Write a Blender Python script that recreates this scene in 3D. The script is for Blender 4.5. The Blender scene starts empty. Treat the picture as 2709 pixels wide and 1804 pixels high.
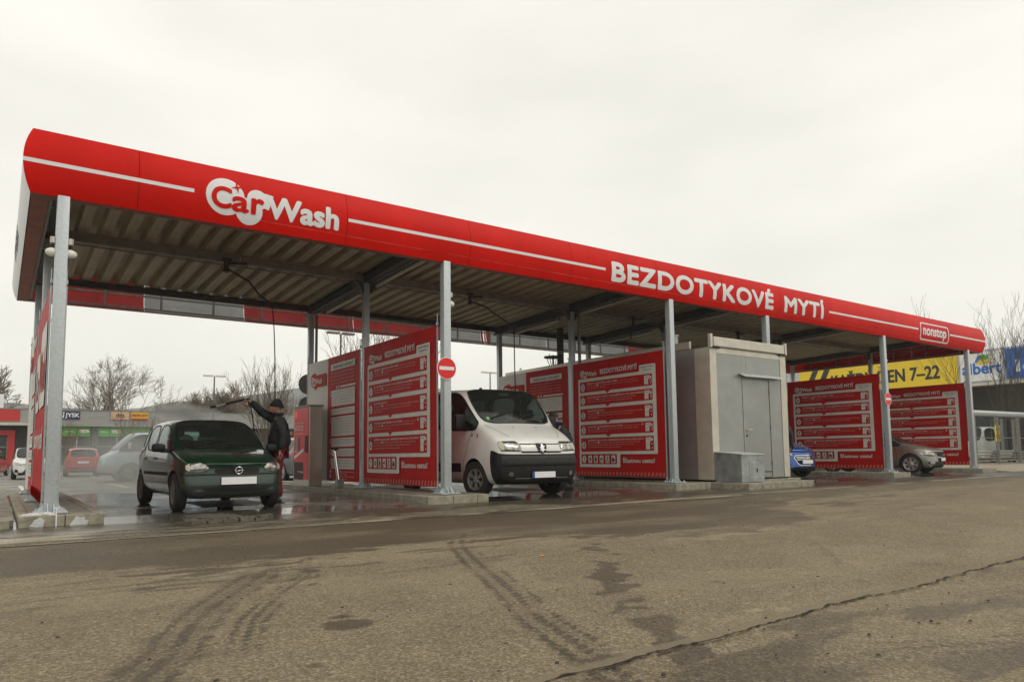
import bpy, bmesh, math, random
from math import radians as R, sin, cos, pi, sqrt, atan2
from mathutils import Vector, Matrix
from mathutils.bvhtree import BVHTree
import mathutils.geometry as mg
random.seed(7)
scene = bpy.context.scene
COL = scene.collection

# ------------------------------------------------------------------ camera
cam_d = bpy.data.cameras.new('camera'); cam = bpy.data.objects.new('camera', cam_d); COL.objects.link(cam)
YAW, PIT, ROL = R(54.517), R(5.0226), R(-0.6778)
fw = Vector((cos(YAW)*cos(PIT), sin(YAW)*cos(PIT), sin(PIT)))
rt = Vector((sin(YAW), -cos(YAW), 0)); up = rt.cross(fw)
r2 = rt*cos(ROL)+up*sin(ROL); u2 = -rt*sin(ROL)+up*cos(ROL)
cam.matrix_world = Matrix(((r2.x,u2.x,-fw.x,0),(r2.y,u2.y,-fw.y,0),(r2.z,u2.z,-fw.z,0.85),(0,0,0,1)))
cam_d.sensor_width = 36; cam_d.lens = 1887.92/2709*36
cam_d.shift_x = (1354.5-1341.04)/2709; cam_d.shift_y = (1035.49-902)/2709
cam_d.clip_start = .05; cam_d.clip_end = 4000
scene.camera = cam

# ------------------------------------------------------------------ world, sun, exposure
SUN_EL, SUN_AZ = R(48), R(145)      # high soft sun behind thick cloud
w = bpy.data.worlds.new("World"); scene.world = w; w.use_nodes = True
nt = w.node_tree; nt.nodes.clear()
def N(t, **k):
    n = nt.nodes.new(t)
    for a, b in k.items(): setattr(n, a, b)
    return n
sky = N('ShaderNodeTexSky', sky_type='NISHITA', sun_disc=False, sun_elevation=SUN_EL, sun_rotation=SUN_AZ)
sky.air_density = 1.5; sky.dust_density = 4
tc = N('ShaderNodeTexCoord'); mp = N('ShaderNodeMapping'); mp.inputs['Scale'].default_value = (1.2, 1.2, 3.6)
no = N('ShaderNodeTexNoise'); no.inputs['Scale'].default_value = 1.6; no.inputs['Detail'].default_value = 4; no.inputs['Roughness'].default_value = .45
cr = N('ShaderNodeValToRGB')
cr.color_ramp.elements[0].position = .3; cr.color_ramp.elements[0].color = (8.25, 8.05, 7.3, 1)
cr.color_ramp.elements[1].position = .7; cr.color_ramp.elements[1].color = (10.3, 10.0, 9.1, 1)
mx = N('ShaderNodeMixRGB'); mx.inputs['Fac'].default_value = .93
bg = N('ShaderNodeBackground'); bg.inputs['Strength'].default_value = .1
ou = N('ShaderNodeOutputWorld')
L = nt.links.new
L(tc.outputs['Generated'], mp.inputs[0]); L(mp.outputs[0], no.inputs['Vector']); L(no.outputs['Fac'], cr.inputs[0])
L(sky.outputs[0], mx.inputs[1]); L(cr.outputs[0], mx.inputs[2]); L(mx.outputs[0], bg.inputs[0]); L(bg.outputs[0], ou.inputs[0])
sd = bpy.data.lights.new('sun', 'SUN'); so = bpy.data.objects.new('sun', sd); COL.objects.link(so)
sd.energy = .5; sd.angle = R(25); sd.color = (1, .96, .88)
so.rotation_euler = (R(90)-SUN_EL, 0, R(215-180)); so.location = (0, 0, 30)
scene.view_settings.view_transform = 'Standard'; scene.view_settings.look = 'None'
scene.view_settings.exposure = .18; scene.view_settings.gamma = 1
scene.cycles.use_denoising = True
scene.cycles.max_bounces = 8; scene.cycles.transparent_max_bounces = 16; scene.cycles.volume_bounces = 2
scene.cycles.volume_step_rate = 1; scene.cycles.volume_max_steps = 128

# ------------------------------------------------------------------ materials
MATS = {}
def ntree(name):
    m = bpy.data.materials.new(name); m.use_nodes = True
    t = m.node_tree; b = t.nodes['Principled BSDF']; MATS[name] = m
    return m, t, b
def mat(name, col, rough=.6, metal=0, var=.06, vs=6, bump=0, bs=60, coat=0, spec=.5, emis=None, det=4, roughvar=0, stretch=None, alpha=1):
    """principled with noise-varied colour, optional bump"""
    m, t, b = ntree(name)
    b.inputs['Roughness'].default_value = rough; b.inputs['Metallic'].default_value = metal
    b.inputs['Coat Weight'].default_value = coat; b.inputs['Coat Roughness'].default_value = .05
    b.inputs['Specular IOR Level'].default_value = spec
    c = (*col, 1)
    if emis:
        b.inputs['Emission Color'].default_value = (*emis[0], 1); b.inputs['Emission Strength'].default_value = emis[1]
    tcn = t.nodes.new('ShaderNodeTexCoord')
    src = tcn.outputs['Object']
    if stretch:
        mpn = t.nodes.new('ShaderNodeMapping'); mpn.inputs['Scale'].default_value = stretch
        t.links.new(src, mpn.inputs[0]); src = mpn.outputs[0]
    if var > 0:
        n = t.nodes.new('ShaderNodeTexNoise'); n.inputs['Scale'].default_value = vs; n.inputs['Detail'].default_value = det
        n.inputs['Roughness'].default_value = .6
        r = t.nodes.new('ShaderNodeValToRGB')
        r.color_ramp.elements[0].position = .3; r.color_ramp.elements[1].position = .7
        r.color_ramp.elements[0].color = (*[max(0, x*(1-var*1.6)) for x in col], 1)
        r.color_ramp.elements[1].color = (*[min(1, x*(1+var)) for x in col], 1)
        t.links.new(src, n.inputs['Vector']); t.links.new(n.outputs['Fac'], r.inputs[0]); t.links.new(r.outputs[0], b.inputs['Base Color'])
        if roughvar:
            mr = t.nodes.new('ShaderNodeMapRange'); mr.inputs[3].default_value = rough-roughvar; mr.inputs[4].default_value = rough+roughvar
            t.links.new(n.outputs['Fac'], mr.inputs[0]); t.links.new(mr.outputs[0], b.inputs['Roughness'])
    else:
        b.inputs['Base Color'].default_value = c
    if bump:
        n2 = t.nodes.new('ShaderNodeTexNoise'); n2.inputs['Scale'].default_value = bs; n2.inputs['Detail'].default_value = 3
        bm_ = t.nodes.new('ShaderNodeBump'); bm_.inputs['Strength'].default_value = bump; bm_.inputs['Distance'].default_value = .02
        t.links.new(src, n2.inputs['Vector']); t.links.new(n2.outputs['Fac'], bm_.inputs['Height']); t.links.new(bm_.outputs[0], b.inputs['Normal'])
    return m
def glass(name, tint=(.7,.8,.75), t_=.75, rough=.02, wet=False):
    """thin tinted pane: see-through mixed with a fresnel reflection"""
    m = bpy.data.materials.new(name); m.use_nodes = True; t = m.node_tree; t.nodes.clear(); MATS[name] = m
    o = t.nodes.new('ShaderNodeOutputMaterial'); tr = t.nodes.new('ShaderNodeBsdfTransparent'); gl = t.nodes.new('ShaderNodeBsdfGlossy')
    fr = t.nodes.new('ShaderNodeFresnel'); fr.inputs['IOR'].default_value = 1.5
    mr = t.nodes.new('ShaderNodeMapRange'); mr.inputs[1].default_value = 0; mr.inputs[2].default_value = 1
    mr.inputs[3].default_value = 1-t_; mr.inputs[4].default_value = 1
    df = t.nodes.new('ShaderNodeBsdfDiffuse'); df.inputs['Color'].default_value = (.05, .06, .055, 1)
    mx0 = t.nodes.new('ShaderNodeMixShader'); mx0.inputs[0].default_value = 1-t_*.8
    tr.inputs['Color'].default_value = (*tint, 1); gl.inputs['Roughness'].default_value = rough; gl.inputs['Color'].default_value = (.9, .95, .95, 1)
    mx_ = t.nodes.new('ShaderNodeMixShader')
    t.links.new(tr.outputs[0], mx0.inputs[1]); t.links.new(df.outputs[0], mx0.inputs[2])
    t.links.new(fr.outputs[0], mx_.inputs[0]); t.links.new(mx0.outputs[0], mx_.inputs[1]); t.links.new(gl.outputs[0], mx_.inputs[2])
    t.links.new(mx_.outputs[0], o.inputs[0])
    if wet:
        c_ = t.nodes.new('ShaderNodeTexCoord'); n = t.nodes.new('ShaderNodeTexNoise'); n.inputs['Scale'].default_value = 26; n.inputs['Detail'].default_value = 4
        bp = t.nodes.new('ShaderNodeBump'); bp.inputs['Strength'].default_value = .25; bp.inputs['Distance'].default_value = .01
        t.links.new(c_.outputs['Object'], n.inputs['Vector']); t.links.new(n.outputs['Fac'], bp.inputs['Height'])
        t.links.new(bp.outputs[0], gl.inputs['Normal']); t.links.new(bp.outputs[0], fr.inputs['Normal'])
    return m
RED = mat('fascia_red', (.66, .007, .002), .42, var=.09, vs=1.0, spec=.12, bump=.04, bs=4, det=8, stretch=(1, 1, .35))
WHITE = mat('vinyl_white', (.8, .8, .8), .45, var=.02)
BRED = mat('banner_red', (.48, .006, .004), .5, spec=.12, var=.07, vs=3, bump=.06, bs=5)
BWHITE = mat('banner_white', (.7, .68, .63), .55, var=.05, vs=4)
PINK = mat('banner_hem', (.62, .13, .1), .6, var=.25, vs=9, stretch=(1, 6, .4))
GALV = mat('galvanised_steel', (.54, .58, .60), .4, .35, var=.07, vs=22, roughvar=.06)
GALVD = mat('weathered_steel', (.26, .25, .23), .5, .4, var=.18, vs=14)
DECK = mat('roof_deck', (.44, .375, .25), .5, .2, var=.13, vs=1.7, det=8)
DECKD = mat('steel_dark', (.1, .1, .095), .55, .3, var=.2, vs=8)
INRED = mat('fascia_back_red', (.5, .012, .01), .5, var=.1, vs=3)
INGREY = mat('fascia_back_grey', (.5, .52, .52), .5, var=.08, vs=3)
PANEL = mat('sandwich_panel', (.33, .335, .315), .36, .45, var=.07, vs=2, det=6, bump=.03, bs=3)
STAIN = mat('stainless', (.52, .49, .43), .3, .8, var=.1, vs=3, stretch=(1, 1, .15))
TRIM = mat('cream_trim', (.60, .56, .47), .38, .35, var=.08, vs=3)
CONC = mat('concrete', (.30, .28, .23), .8, var=.3, vs=6, bump=.4, bs=45, det=8)
CONCL = mat('concrete_light', (.33, .30, .23), .85, var=.25, vs=9, bump=.4, bs=60, det=8)
SALT = mat('salt_crust', (.62, .62, .6), .9, var=.1, vs=12, bump=.5, bs=30)
BLACK = mat('black_plastic', (.012, .012, .012), .5, var=.15, vs=20, spec=.3)
DGREY = mat('dark_grey_plastic', (.028, .028, .028), .6, var=.12, vs=16, spec=.3)
RUBBER = mat('tyre_rubber', (.022, .021, .02), .75, var=.2, vs=30, bump=.3, bs=90)
CHROME = mat('chrome', (.75, .75, .75), .12, 1, var=0)
RIM = mat('wheel_silver', (.42, .42, .42), .35, .6, var=.15, vs=20)
RIMG = mat('wheel_dirty', (.24, .23, .2), .5, .4, var=.2, vs=20)
SIGNRED = mat('sign_red', (.8, .01, .01), .35, var=0)
SIGNWHITE = mat('sign_white', (.85, .85, .85), .4, var=0)
LAMPW = mat('lamp_shade_white', (.8, .78, .7), .3, var=.02)
TUBE = mat('tube_lamp', (.55, .53, .46), .35, var=.05)
DARKIN = mat('cabin_dark', (.018, .018, .02), .8, var=.1)
SEAT = mat('seat_cloth', (.03, .032, .035), .9, var=.15, vs=30)
INK = mat('print_dark', (.04, .012, .012), .6, var=0)
ICON = mat('print_black', (.02, .02, .02), .6, var=0)
HEADL = mat('headlight_glass', (.42, .42, .38), .1, .85, var=.45, vs=11, coat=1)
PLATE = mat('number_plate', (.85, .85, .85), .35, var=.02)
BLUEP = mat('plate_blue', (.02, .06, .4), .4, var=0)
AMBER = mat('amber_lens', (.6, .2, .02), .15, var=0, coat=1)
REDL = mat('red_lens', (.45, .01, .01), .12, var=0, coat=1)
GLASS = glass('window_glass', (.75, .8, .78), .93)
GLASSD = glass('window_glass_dark', (.45, .5, .48), .78)
GLASSW = glass('window_glass_wet', (.66, .8, .72), .86, .05, wet=True)

# ------------------------------------------------------------------ helpers
def tag(o, label=None, cat=None, group=None, kind=None):
    if label: o['label'] = label
    if cat: o['category'] = cat
    if group: o['group'] = group
    if kind: o['kind'] = kind
    return o
def thing(name, label, cat, loc=(0,0,0), rz=0, group=None):
    o = bpy.data.objects.new(name, None); COL.objects.link(o)
    o.location = loc; o.rotation_euler = (0, 0, rz); o.empty_display_size = .2
    return tag(o, label, cat, group)
class MB:
    """collects shapes; build() links them as ONE mesh object"""
    def __init__(s): s.v = []; s.f = []; s.m = []
    def add(s, vs, fs, m=0):
        b = len(s.v); s.v += [tuple(p) for p in vs]; s.f += [tuple(b+i for i in f) for f in fs]; s.m += [m]*len(fs); return s
    def box(s, a, b, m=0):
        x0,y0,z0 = [min(p,q) for p,q in zip(a,b)]; x1,y1,z1 = [max(p,q) for p,q in zip(a,b)]
        return s.add([(x0,y0,z0),(x1,y0,z0),(x1,y1,z0),(x0,y1,z0),(x0,y0,z1),(x1,y0,z1),(x1,y1,z1),(x0,y1,z1)],
            [(0,3,2,1),(4,5,6,7),(0,1,5,4),(1,2,6,5),(2,3,7,6),(3,0,4,7)], m)
    def cbox(s, a, b, c=.01, m=0):
        """box with chamfered edges"""
        x0,y0,z0 = [min(p,q) for p,q in zip(a,b)]; x1,y1,z1 = [max(p,q) for p,q in zip(a,b)]
        bm = bmesh.new(); r = bmesh.ops.create_cube(bm, size=1)
        for v in bm.verts: v.co = Vector(((x0+x1)/2+v.co.x*(x1-x0), (y0+y1)/2+v.co.y*(y1-y0), (z0+z1)/2+v.co.z*(z1-z0)))
        bmesh.ops.bevel(bm, geom=bm.edges[:], offset=c, segments=2, profile=.5, affect='EDGES')
        s.addbm(bm, m); bm.free(); return s
    def addbm(s, bm, m=0, M=None):
        bm.verts.ensure_lookup_table(); bm.verts.index_update()
        return s.add([(M @ v.co if M else v.co)[:] for v in bm.verts], [[v.index for v in f.verts] for f in bm.faces], m)
    def bar(s, p, q, w_, h_, m=0, upv=(0,0,1)):
        """rectangular bar from p to q"""
        p, q = Vector(p), Vector(q); d = (q-p).normalized(); u = Vector(upv)
        if abs(d.dot(u)) > .99: u = Vector((0,1,0))
        a = d.cross(u).normalized()*w_/2; b = a.cross(d).normalized()*h_/2
        vs = [p-a-b, p+a-b, p+a+b, p-a+b, q-a-b, q+a-b, q+a+b, q-a+b]
        return s.add(vs, [(0,1,2,3),(7,6,5,4),(0,4,5,1),(1,5,6,2),(2,6,7,3),(3,7,4,0)], m)
    def tube(s, pts, r, n=10, m=0, cap=True, closed=False):
        pts = [Vector(p) for p in pts]; k = len(pts)
        rs = r if isinstance(r, (list, tuple)) else [r]*k
        rings = []; ref = None
        for i, p in enumerate(pts):
            if closed: d = pts[(i+1)%k]-pts[i-1]
            else: d = (pts[min(i+1,k-1)]-pts[max(i-1,0)])
            d.normalize()
            if ref is None:
                ref = Vector((0,0,1)) if abs(d.z) < .9 else Vector((0,1,0))
                ref = (ref - d*ref.dot(d)).normalized()
            else: ref = (ref - d*ref.dot(d)).normalized()
            b = d.cross(ref)
            rings.append([p+(ref*cos(2*pi*j/n)+b*sin(2*pi*j/n))*rs[i] for j in range(n)])
        vs = [v for rg in rings for v in rg]; fs = []
        for i in range(k if closed else k-1):
            i2 = (i+1) % k
            for j in range(n):
                j2 = (j+1) % n; fs.append((i*n+j, i*n+j2, i2*n+j2, i2*n+j))
        if cap and not closed: fs += [tuple(reversed(range(n))), tuple((k-1)*n+j for j in range(n))]
        return s.add(vs, fs, m)
    def cyl(s, p, q, r, n=16, m=0): return s.tube([p, q], r, n, m)
    def lathe(s, prof, c=(0,0,0), axis='Z', n=24, m=0):
        """profile [(r, h)...] around axis through c"""
        vs = []; k = len(prof)
        for r, h in prof:
            for j in range(n):
                a = 2*pi*j/n; x, y = r*cos(a), r*sin(a)
                p = (x, y, h) if axis == 'Z' else ((h, x, y) if axis == 'X' else (y, h, x))
                vs.append((p[0]+c[0], p[1]+c[1], p[2]+c[2]))
        fs = [(i*n+j, i*n+(j+1)%n, (i+1)*n+(j+1)%n, (i+1)*n+j) for i in range(k-1) for j in range(n)]
        if prof[0][0] > 1e-6: fs.append(tuple(reversed(range(n))))
        if prof[-1][0] > 1e-6: fs.append(tuple((k-1)*n+j for j in range(n)))
        return s.add(vs, fs, m)
    def prism(s, poly, f0, f1, m=0):
        """extrude 2D poly between two mapping functions (u,v)->xyz"""
        n = len(poly); vs = [f0(*p) for p in poly]+[f1(*p) for p in poly]
        tri = mg.tessellate_polygon([[Vector((p[0], p[1], 0)) for p in poly]])
        fs = [tuple(reversed(t)) for t in tri]+[tuple(i+n for i in t) for t in tri]
        fs += [(i, (i+1)%n, (i+1)%n+n, i+n) for i in range(n)]
        return s.add(vs, fs, m)
    def flat(s, poly, f, m=0):
        tri = mg.tessellate_polygon([[Vector((p[0], p[1], 0)) for p in poly]])
        return s.add([f(*p) for p in poly], [tuple(t) for t in tri], m)
    def build(s, name, mats, parent=None, smooth=None, local=False, origin=None, fix=True):
        me = bpy.data.meshes.new(name)
        off = Vector((0,0,0))
        if parent is not None and not local:
            q = parent
            while q is not None: off = off+q.location; q = q.parent
        if parent is None:
            if origin is None:
                xs = [v[0] for v in s.v]; ys = [v[1] for v in s.v]; zs = [v[2] for v in s.v]
                origin = ((min(xs)+max(xs))/2, (min(ys)+max(ys))/2, min(zs))
            off = Vector(origin)
        me.from_pydata([(v[0]-off.x, v[1]-off.y, v[2]-off.z) for v in s.v], [], s.f)
        mats = mats if isinstance(mats, (list, tuple)) else [mats]
        for q in mats: me.materials.append(q)
        for p, i in zip(me.polygons, s.m): p.material_index = i
        if fix:
            bm = bmesh.new(); bm.from_mesh(me); bmesh.ops.recalc_face_normals(bm, faces=bm.faces[:]); bm.to_mesh(me); bm.free()
        me.update()
        o = bpy.data.objects.new(name, me); COL.objects.link(o)
        if parent is not None: o.parent = parent
        else: o.location = off
        if smooth is not None:
            for p in me.polygons: p.use_smooth = True
            me.set_sharp_from_angle(angle=R(smooth))
        return o
def children(o): return [c for c in bpy.data.objects if c.parent == o]
def copy_tree(o, parent=None):
    c = o.copy(); COL.objects.link(c)
    if parent is not None: c.parent = parent
    for ch in list(o.children): copy_tree(ch, c)
    return c
def rrect(x0, y0, x1, y1, r, n=4, tri=None):
    """rounded rectangle outline (ccw)"""
    out = []
    for cx, cy, a0 in ((x1-r, y0+r, -90), (x1-r, y1-r, 0), (x0+r, y1-r, 90), (x0+r, y0+r, 180)):
        for i in range(n+1):
            a = R(a0+90*i/n); out.append((cx+r*cos(a), cy+r*sin(a)))
    return out
def disc(cx, cy, rx, ry=None, n=28, a0=0):
    ry = ry or rx
    return [(cx+rx*cos(2*pi*i/n+a0), cy+ry*sin(2*pi*i/n+a0)) for i in range(n)]
_tc = {}
def text2d(s, bold=.0, res=3, space=1.0):
    """text as 2D triangles: returns (verts, faces, width) at size 1, starting at x=0, baseline y=0"""
    k = (s, bold, res, space)
    if k in _tc: return _tc[k]
    cu = bpy.data.curves.new('t', 'FONT'); cu.body = s; cu.offset = bold; cu.resolution_u = res; cu.space_character = space; cu.fill_mode = 'FRONT'
    o = bpy.data.objects.new('t', cu); COL.objects.link(o)
    dg = bpy.context.evaluated_depsgraph_get()
    me = bpy.data.meshes.new_from_object(o.evaluated_get(dg))
    vs = [(v.co.x, v.co.y) for v in me.vertices]; fs = [tuple(p.vertices) for p in me.polygons]
    bpy.data.objects.remove(o); bpy.data.curves.remove(cu); bpy.data.meshes.remove(me)
    if vs:
        x0 = min(v[0] for v in vs); x1 = max(v[0] for v in vs); vs = [(v[0]-x0, v[1]) for v in vs]
    else: x0 = x1 = 0
    _tc[k] = (vs, fs, x1-x0); return _tc[k]
def put_text(mb, s, x, y, h, f, m=0, bold=.0, width=None, align='L', res=3, cuts=None, space=1.0):
    """cap height h, lower left at (x,y) in the (u,v) plane of f; width squeezes the text"""
    if bold > .021:      # heavier letters: several thin-offset copies, each on its own hair-thin layer
        W = 0; n_ = 9 if h > .2 else 5; rr_ = bold*h*1.15; res = 10 if h > .2 else 4
        def lay(k):
            def g(u, v):
                p = Vector(f(u, v)); n = (Vector(f(u+1e-3, v))-p).cross(Vector(f(u, v+1e-3))-p)
                return tuple(p+n.normalized()*.00012*k) if n.length > 0 else tuple(p)
            return g
        for k in range(n_):
            a_ = 2*pi*(k-1)/(n_-1)+pi/4*(n_ == 5); dx, dy = (0, 0) if k == 0 else (cos(a_), sin(a_))
            W = put_text(mb, s, x+dx*rr_, y+dy*rr_, h, lay(k), m, 0., width, align, res, cuts, space)
        return W
    vs, fs, wd = text2d(s, bold, res, space)
    sc = h/.727; sx = sc if width is None else width/max(wd, 1e-6)
    W = wd*sx
    x0 = x-(W if align == 'R' else W/2 if align == 'C' else 0)
    pts = [(x0+p[0]*sx, y+p[1]*sc) for p in vs]
    if cuts:
        bm = bmesh.new(); bv = [bm.verts.new((p[0], p[1], 0)) for p in pts]
        for fc in fs:
            try: bm.faces.new([bv[i] for i in fc])
            except ValueError: pass
        for c in cuts:
            bmesh.ops.bisect_plane(bm, geom=bm.verts[:]+bm.edges[:]+bm.faces[:], plane_co=(0, c, 0), plane_no=(0, 1, 0))
        bm.verts.index_update()
        mb.add([f(v.co.x, v.co.y) for v in bm.verts], [[v.index for v in q.verts] for q in bm.faces], m); bm.free()
    else: mb.add([f(*p) for p in pts], fs, m)
    return W
def put_poly(mb, poly, f, m=0, cuts=None):
    if cuts:
        bm = bmesh.new(); fc = bm.faces.new([bm.verts.new((p[0], p[1], 0)) for p in poly])
        bmesh.ops.triangulate(bm, faces=[fc])
        for c in cuts:
            bmesh.ops.bisect_plane(bm, geom=bm.verts[:]+bm.edges[:]+bm.faces[:], plane_co=(0, c, 0), plane_no=(0, 1, 0))
        bm.verts.index_update()
        mb.add([f(v.co.x, v.co.y) for v in bm.verts], [[v.index for v in q.verts] for q in bm.faces], m); bm.free()
    else: mb.flat(poly, f, m)
# ================================================================== GROUND
import numpy as np
rng = np.random.RandomState(5)
def vnoise(x, y, sx, sy, oct=4, seed=0):
    """value noise, octaves; returns 0..1"""
    r = np.random.RandomState(seed); out = np.zeros_like(x); amp = 1; tot = 0
    for o in range(oct):
        g = r.rand(512, 512); fx = x*sx*2**o+37.3*o+500; fy = y*sy*2**o+11.7*o+500
        ix = np.floor(fx).astype(int); iy = np.floor(fy).astype(int); tx = fx-ix; ty = fy-iy
        tx = tx*tx*(3-2*tx); ty = ty*ty*(3-2*ty)
        a = g[ix % 512, iy % 512]; b = g[(ix+1) % 512, iy % 512]; c = g[ix % 512, (iy+1) % 512]; d = g[(ix+1) % 512, (iy+1) % 512]
        out += amp*((a*(1-tx)+b*tx)*(1-ty)+(c*(1-tx)+d*tx)*ty); tot += amp; amp *= .5
    return out/tot
def segdist(x, y, pts):
    """distance to polyline and arclength along it"""
    best = np.full(x.shape, 1e9); s_at = np.zeros(x.shape); side = np.zeros(x.shape); s0 = 0
    for (x0, y0), (x1, y1) in zip(pts[:-1], pts[1:]):
        dx, dy = x1-x0, y1-y0; l = math.hypot(dx, dy)
        t = np.clip(((x-x0)*dx+(y-y0)*dy)/l**2, 0, 1); d = np.hypot(x-x0-t*dx, y-y0-t*dy)
        k = d < best; best[k] = d[k]; s_at[k] = (s0+t*l)[k]; side[k] = (((x-x0)*dy-(y-y0)*dx)/l)[k]; s0 += l
    return best, s_at, side
def sstep(v, a, b):
    t = np.clip((v-a)/(b-a), 0, 1); return t*t*(3-2*t)
CRACK = [(-1, 2.3), (.6, 2.2), (1.72, 2.16), (1.84, 2.17), (1.98, 2.17), (2.14, 2.17), (2.35, 2.19), (2.5, 2.19), (2.64, 2.18), (2.93, 2.19), (3.14, 2.2), (3.44, 2.21), (3.77, 2.24), (4.12, 2.26), (4.39, 2.23), (4.91, 2.22), (5.29, 2.26), (5.7, 2.26), (6.12, 2.28), (6.58, 2.29), (9, 2.4)]
EDGE = [(-3, 6.4), (.05, 6.26), (.68, 6.14), (1.27, 5.6), (1.62, 5.81), (2.19, 5.91), (3.15, 6.06), (3.98, 5.87), (4.96, 5.4), (5.78, 4.86), (6.61, 4.8), (7.81, 5.0), (8.4, 4.97), (9.48, 6.3), (11.25, 7.3), (13, 7.2), (20.4, 7.5), (40, 7.6)]
def paint(x, y):
    n1 = vnoise(x, y, .7, 1.6, 4, 1); n2 = vnoise(x, y, 5, 9, 3, 2); n3 = vnoise(x, y, 1.2, 6, 4, 3); n4 = vnoise(x, y, 22, 22, 2, 4)
    ex = np.interp(x, [p[0] for p in EDGE], [p[1] for p in EDGE])
    st = sstep(y-ex+(n2-.5)*.7+(n3-.5)*1.5, -.3, .45)*(.66+.8*(n1-.45))
    st *= np.where(x > 10, 1-.4*sstep(x, 10, 16), 1)
    # thin streaks blown along the road below the band
    st = np.maximum(st, sstep(n3, .60, .68)*sstep(y, 3.8, 5.4)*.6)
    st = np.maximum(st, sstep(n3, .56, .64)*sstep(x, 9, 13)*sstep(y, 4.5, 6)*.45)
    # tyre tracks: broken lugs either side of each wheel path
    for pts, wd, a in (([(1.75, 5.7), (1.62, 5.42), (1.29, 4.85), (1.01, 4.36), (.77, 3.82), (.63, 3.43), (.47, 3.16), (.2, 2.6)], .15, 1.35),
                       ([(2.15, 5.9), (1.85, 5.1), (1.5, 4.6), (1.12, 3.9), (.9, 3.3)], .09, .9),
                       ([(4.1, 6.6), (3.59, 5.86), (2.98, 4.52), (2.57, 3.56), (2.3, 2.97), (2.09, 2.35), (1.95, 1.9), (1.7, 1.3)], .14, 1),
                       ([(3.95, 5.5), (3.3, 4.3), (2.85, 3.4)], .05, .6),
                       ([(4.9, 5.6), (4.79, 5.32), (4.2, 4.5), (3.94, 4.18), (3.42, 3.61), (2.95, 2.98), (2.69, 2.53), (2.48, 2.24)], .09, 1.01),
                       ([(6.2, 3.8), (5.84, 3.49), (5.08, 2.91), (4.53, 2.42)], .05, .8),
                       ([(2.3, 1.96), (2.44, 1.8), (3.2, 1.6), (3.8, 1.3)], .14, .7), ([(4.6, 1.9), (5.4, 1.75), (6.5, 1.5)], .1, .6)):
        d, s, sd = segdist(x, y, pts)
        lug = .5+.5*np.sin(s*75+np.abs(sd)*70+n2*2); strand = .35+.65*sstep(np.cos(sd/wd*pi*2.6+n1*2), -.3, .6)
        br = .5+.5*sstep(vnoise(x, y, 2.2, 2.2, 3, 9), .34, .54)
        m = sstep(wd+(n2-.5)*.16-d, -.03, .05)*(.35+.65*lug)*strand*br*a*1.5
        soft = sstep(wd*1.25+(n2-.5)*.2-d, -.05, .1)*.3*a*(.5+n1)
        if a == 1.01: m = sstep(wd*1.3+(n2-.5)*.3-d, -.03, .06)*sstep(vnoise(x, y, 3.2, 3.2, 3, 19), .33, .47)*.85
        st = np.maximum(st, np.maximum(m*.85, soft))
    for cx, cy, r in ((1.53, 3.68, .05), (1.48, 3.5, .11), (1.44, 3.42, .07), (1.93, 5.29, .1), (1.75, 4.7, .08), (.8, 5.25, .12), (1.1, 2.9, .04), (3.9, 3.1, .04), (1.9, 3.1, .04)):
        st = np.maximum(st, .85*sstep(r+(n2-.5)*.16-np.hypot((x-cx), (y-cy)), -.02, .05))
    d, s, sd = segdist(x, y, [(.1, 5.23), (.48, 5.27), (.85, 5.3), (1.4, 5.25)]); st = np.maximum(st, .6*sstep(.05+(n2-.5)*.12-d, -.02, .05))
    # sealed bitumen patches by the crack
    for pl in ([(2.03, 2.31), (2.19, 2.27), (2.15, 2.16), (1.97, 2.17)], [(2.42, 2.32), (2.60, 2.26), (2.64, 2.16), (2.3, 2.16)], [(2.36, 2.15), (2.62, 2.15), (2.5, 2.02), (2.28, 2.03)]):
        ins = np.zeros(x.shape, bool); q = len(pl); j = q-1; xx = x+(n2-.5)*.06; yy = y+(n4-.5)*.02
        for i in range(q):
            xi, yi = pl[i]; xj, yj = pl[j]
            ins ^= ((yi > yy) != (yj > yy)) & (xx < (xj-xi)*(yy-yi)/(yj-yi+1e-9)+xi); j = i
        st = np.where(ins, .97, st)
    # near side of the crack is an older, darker surface
    cy = np.interp(x, [p[0] for p in CRACK], [p[1] for p in CRACK]); old = sstep(cy-y, -.01, .02)
    st = np.maximum(st, old*(.16+.5*sstep(vnoise(x, y, 1.2, 3.2, 4, 12), .5, .66)))
    smooth = sstep(.09+(n1-.5)*.08-(y-cy), 0, .02)*(y > cy)        # smooth lip of the newer surface
    # dried light silt
    li = sstep(n1, .5, .7)*.35*(1-st)
    li = np.maximum(li, sstep(.09+(n3-.5)*.35-np.abs(y-(8.52+.022*x+(n1-.5)*.25)), 0, .12)*sstep(vnoise(x, y, .8, .8, 3, 21), .3, .5))
    li = np.maximum(li, .8*sstep(y-ex+(n2-.5)*.5, -.35, -.1)*(1-sstep(y-ex+(n2-.5)*.5, -.1, .05))*sstep(n3, .42, .56))
    for cx, cy2, r in ((3.35, 2.44, .04), (3.5, 2.36, .045), (2.7, 2.1, .02), (3.9, 2.6, .03)):
        li = np.maximum(li, sstep(r+(n4-.5)*.03-np.hypot((x-cx)*.6, y-cy2), -.005, .01))
    return np.clip(st, 0, 1), np.clip(li, 0, 1), np.clip(smooth, 0, 1)
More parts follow.
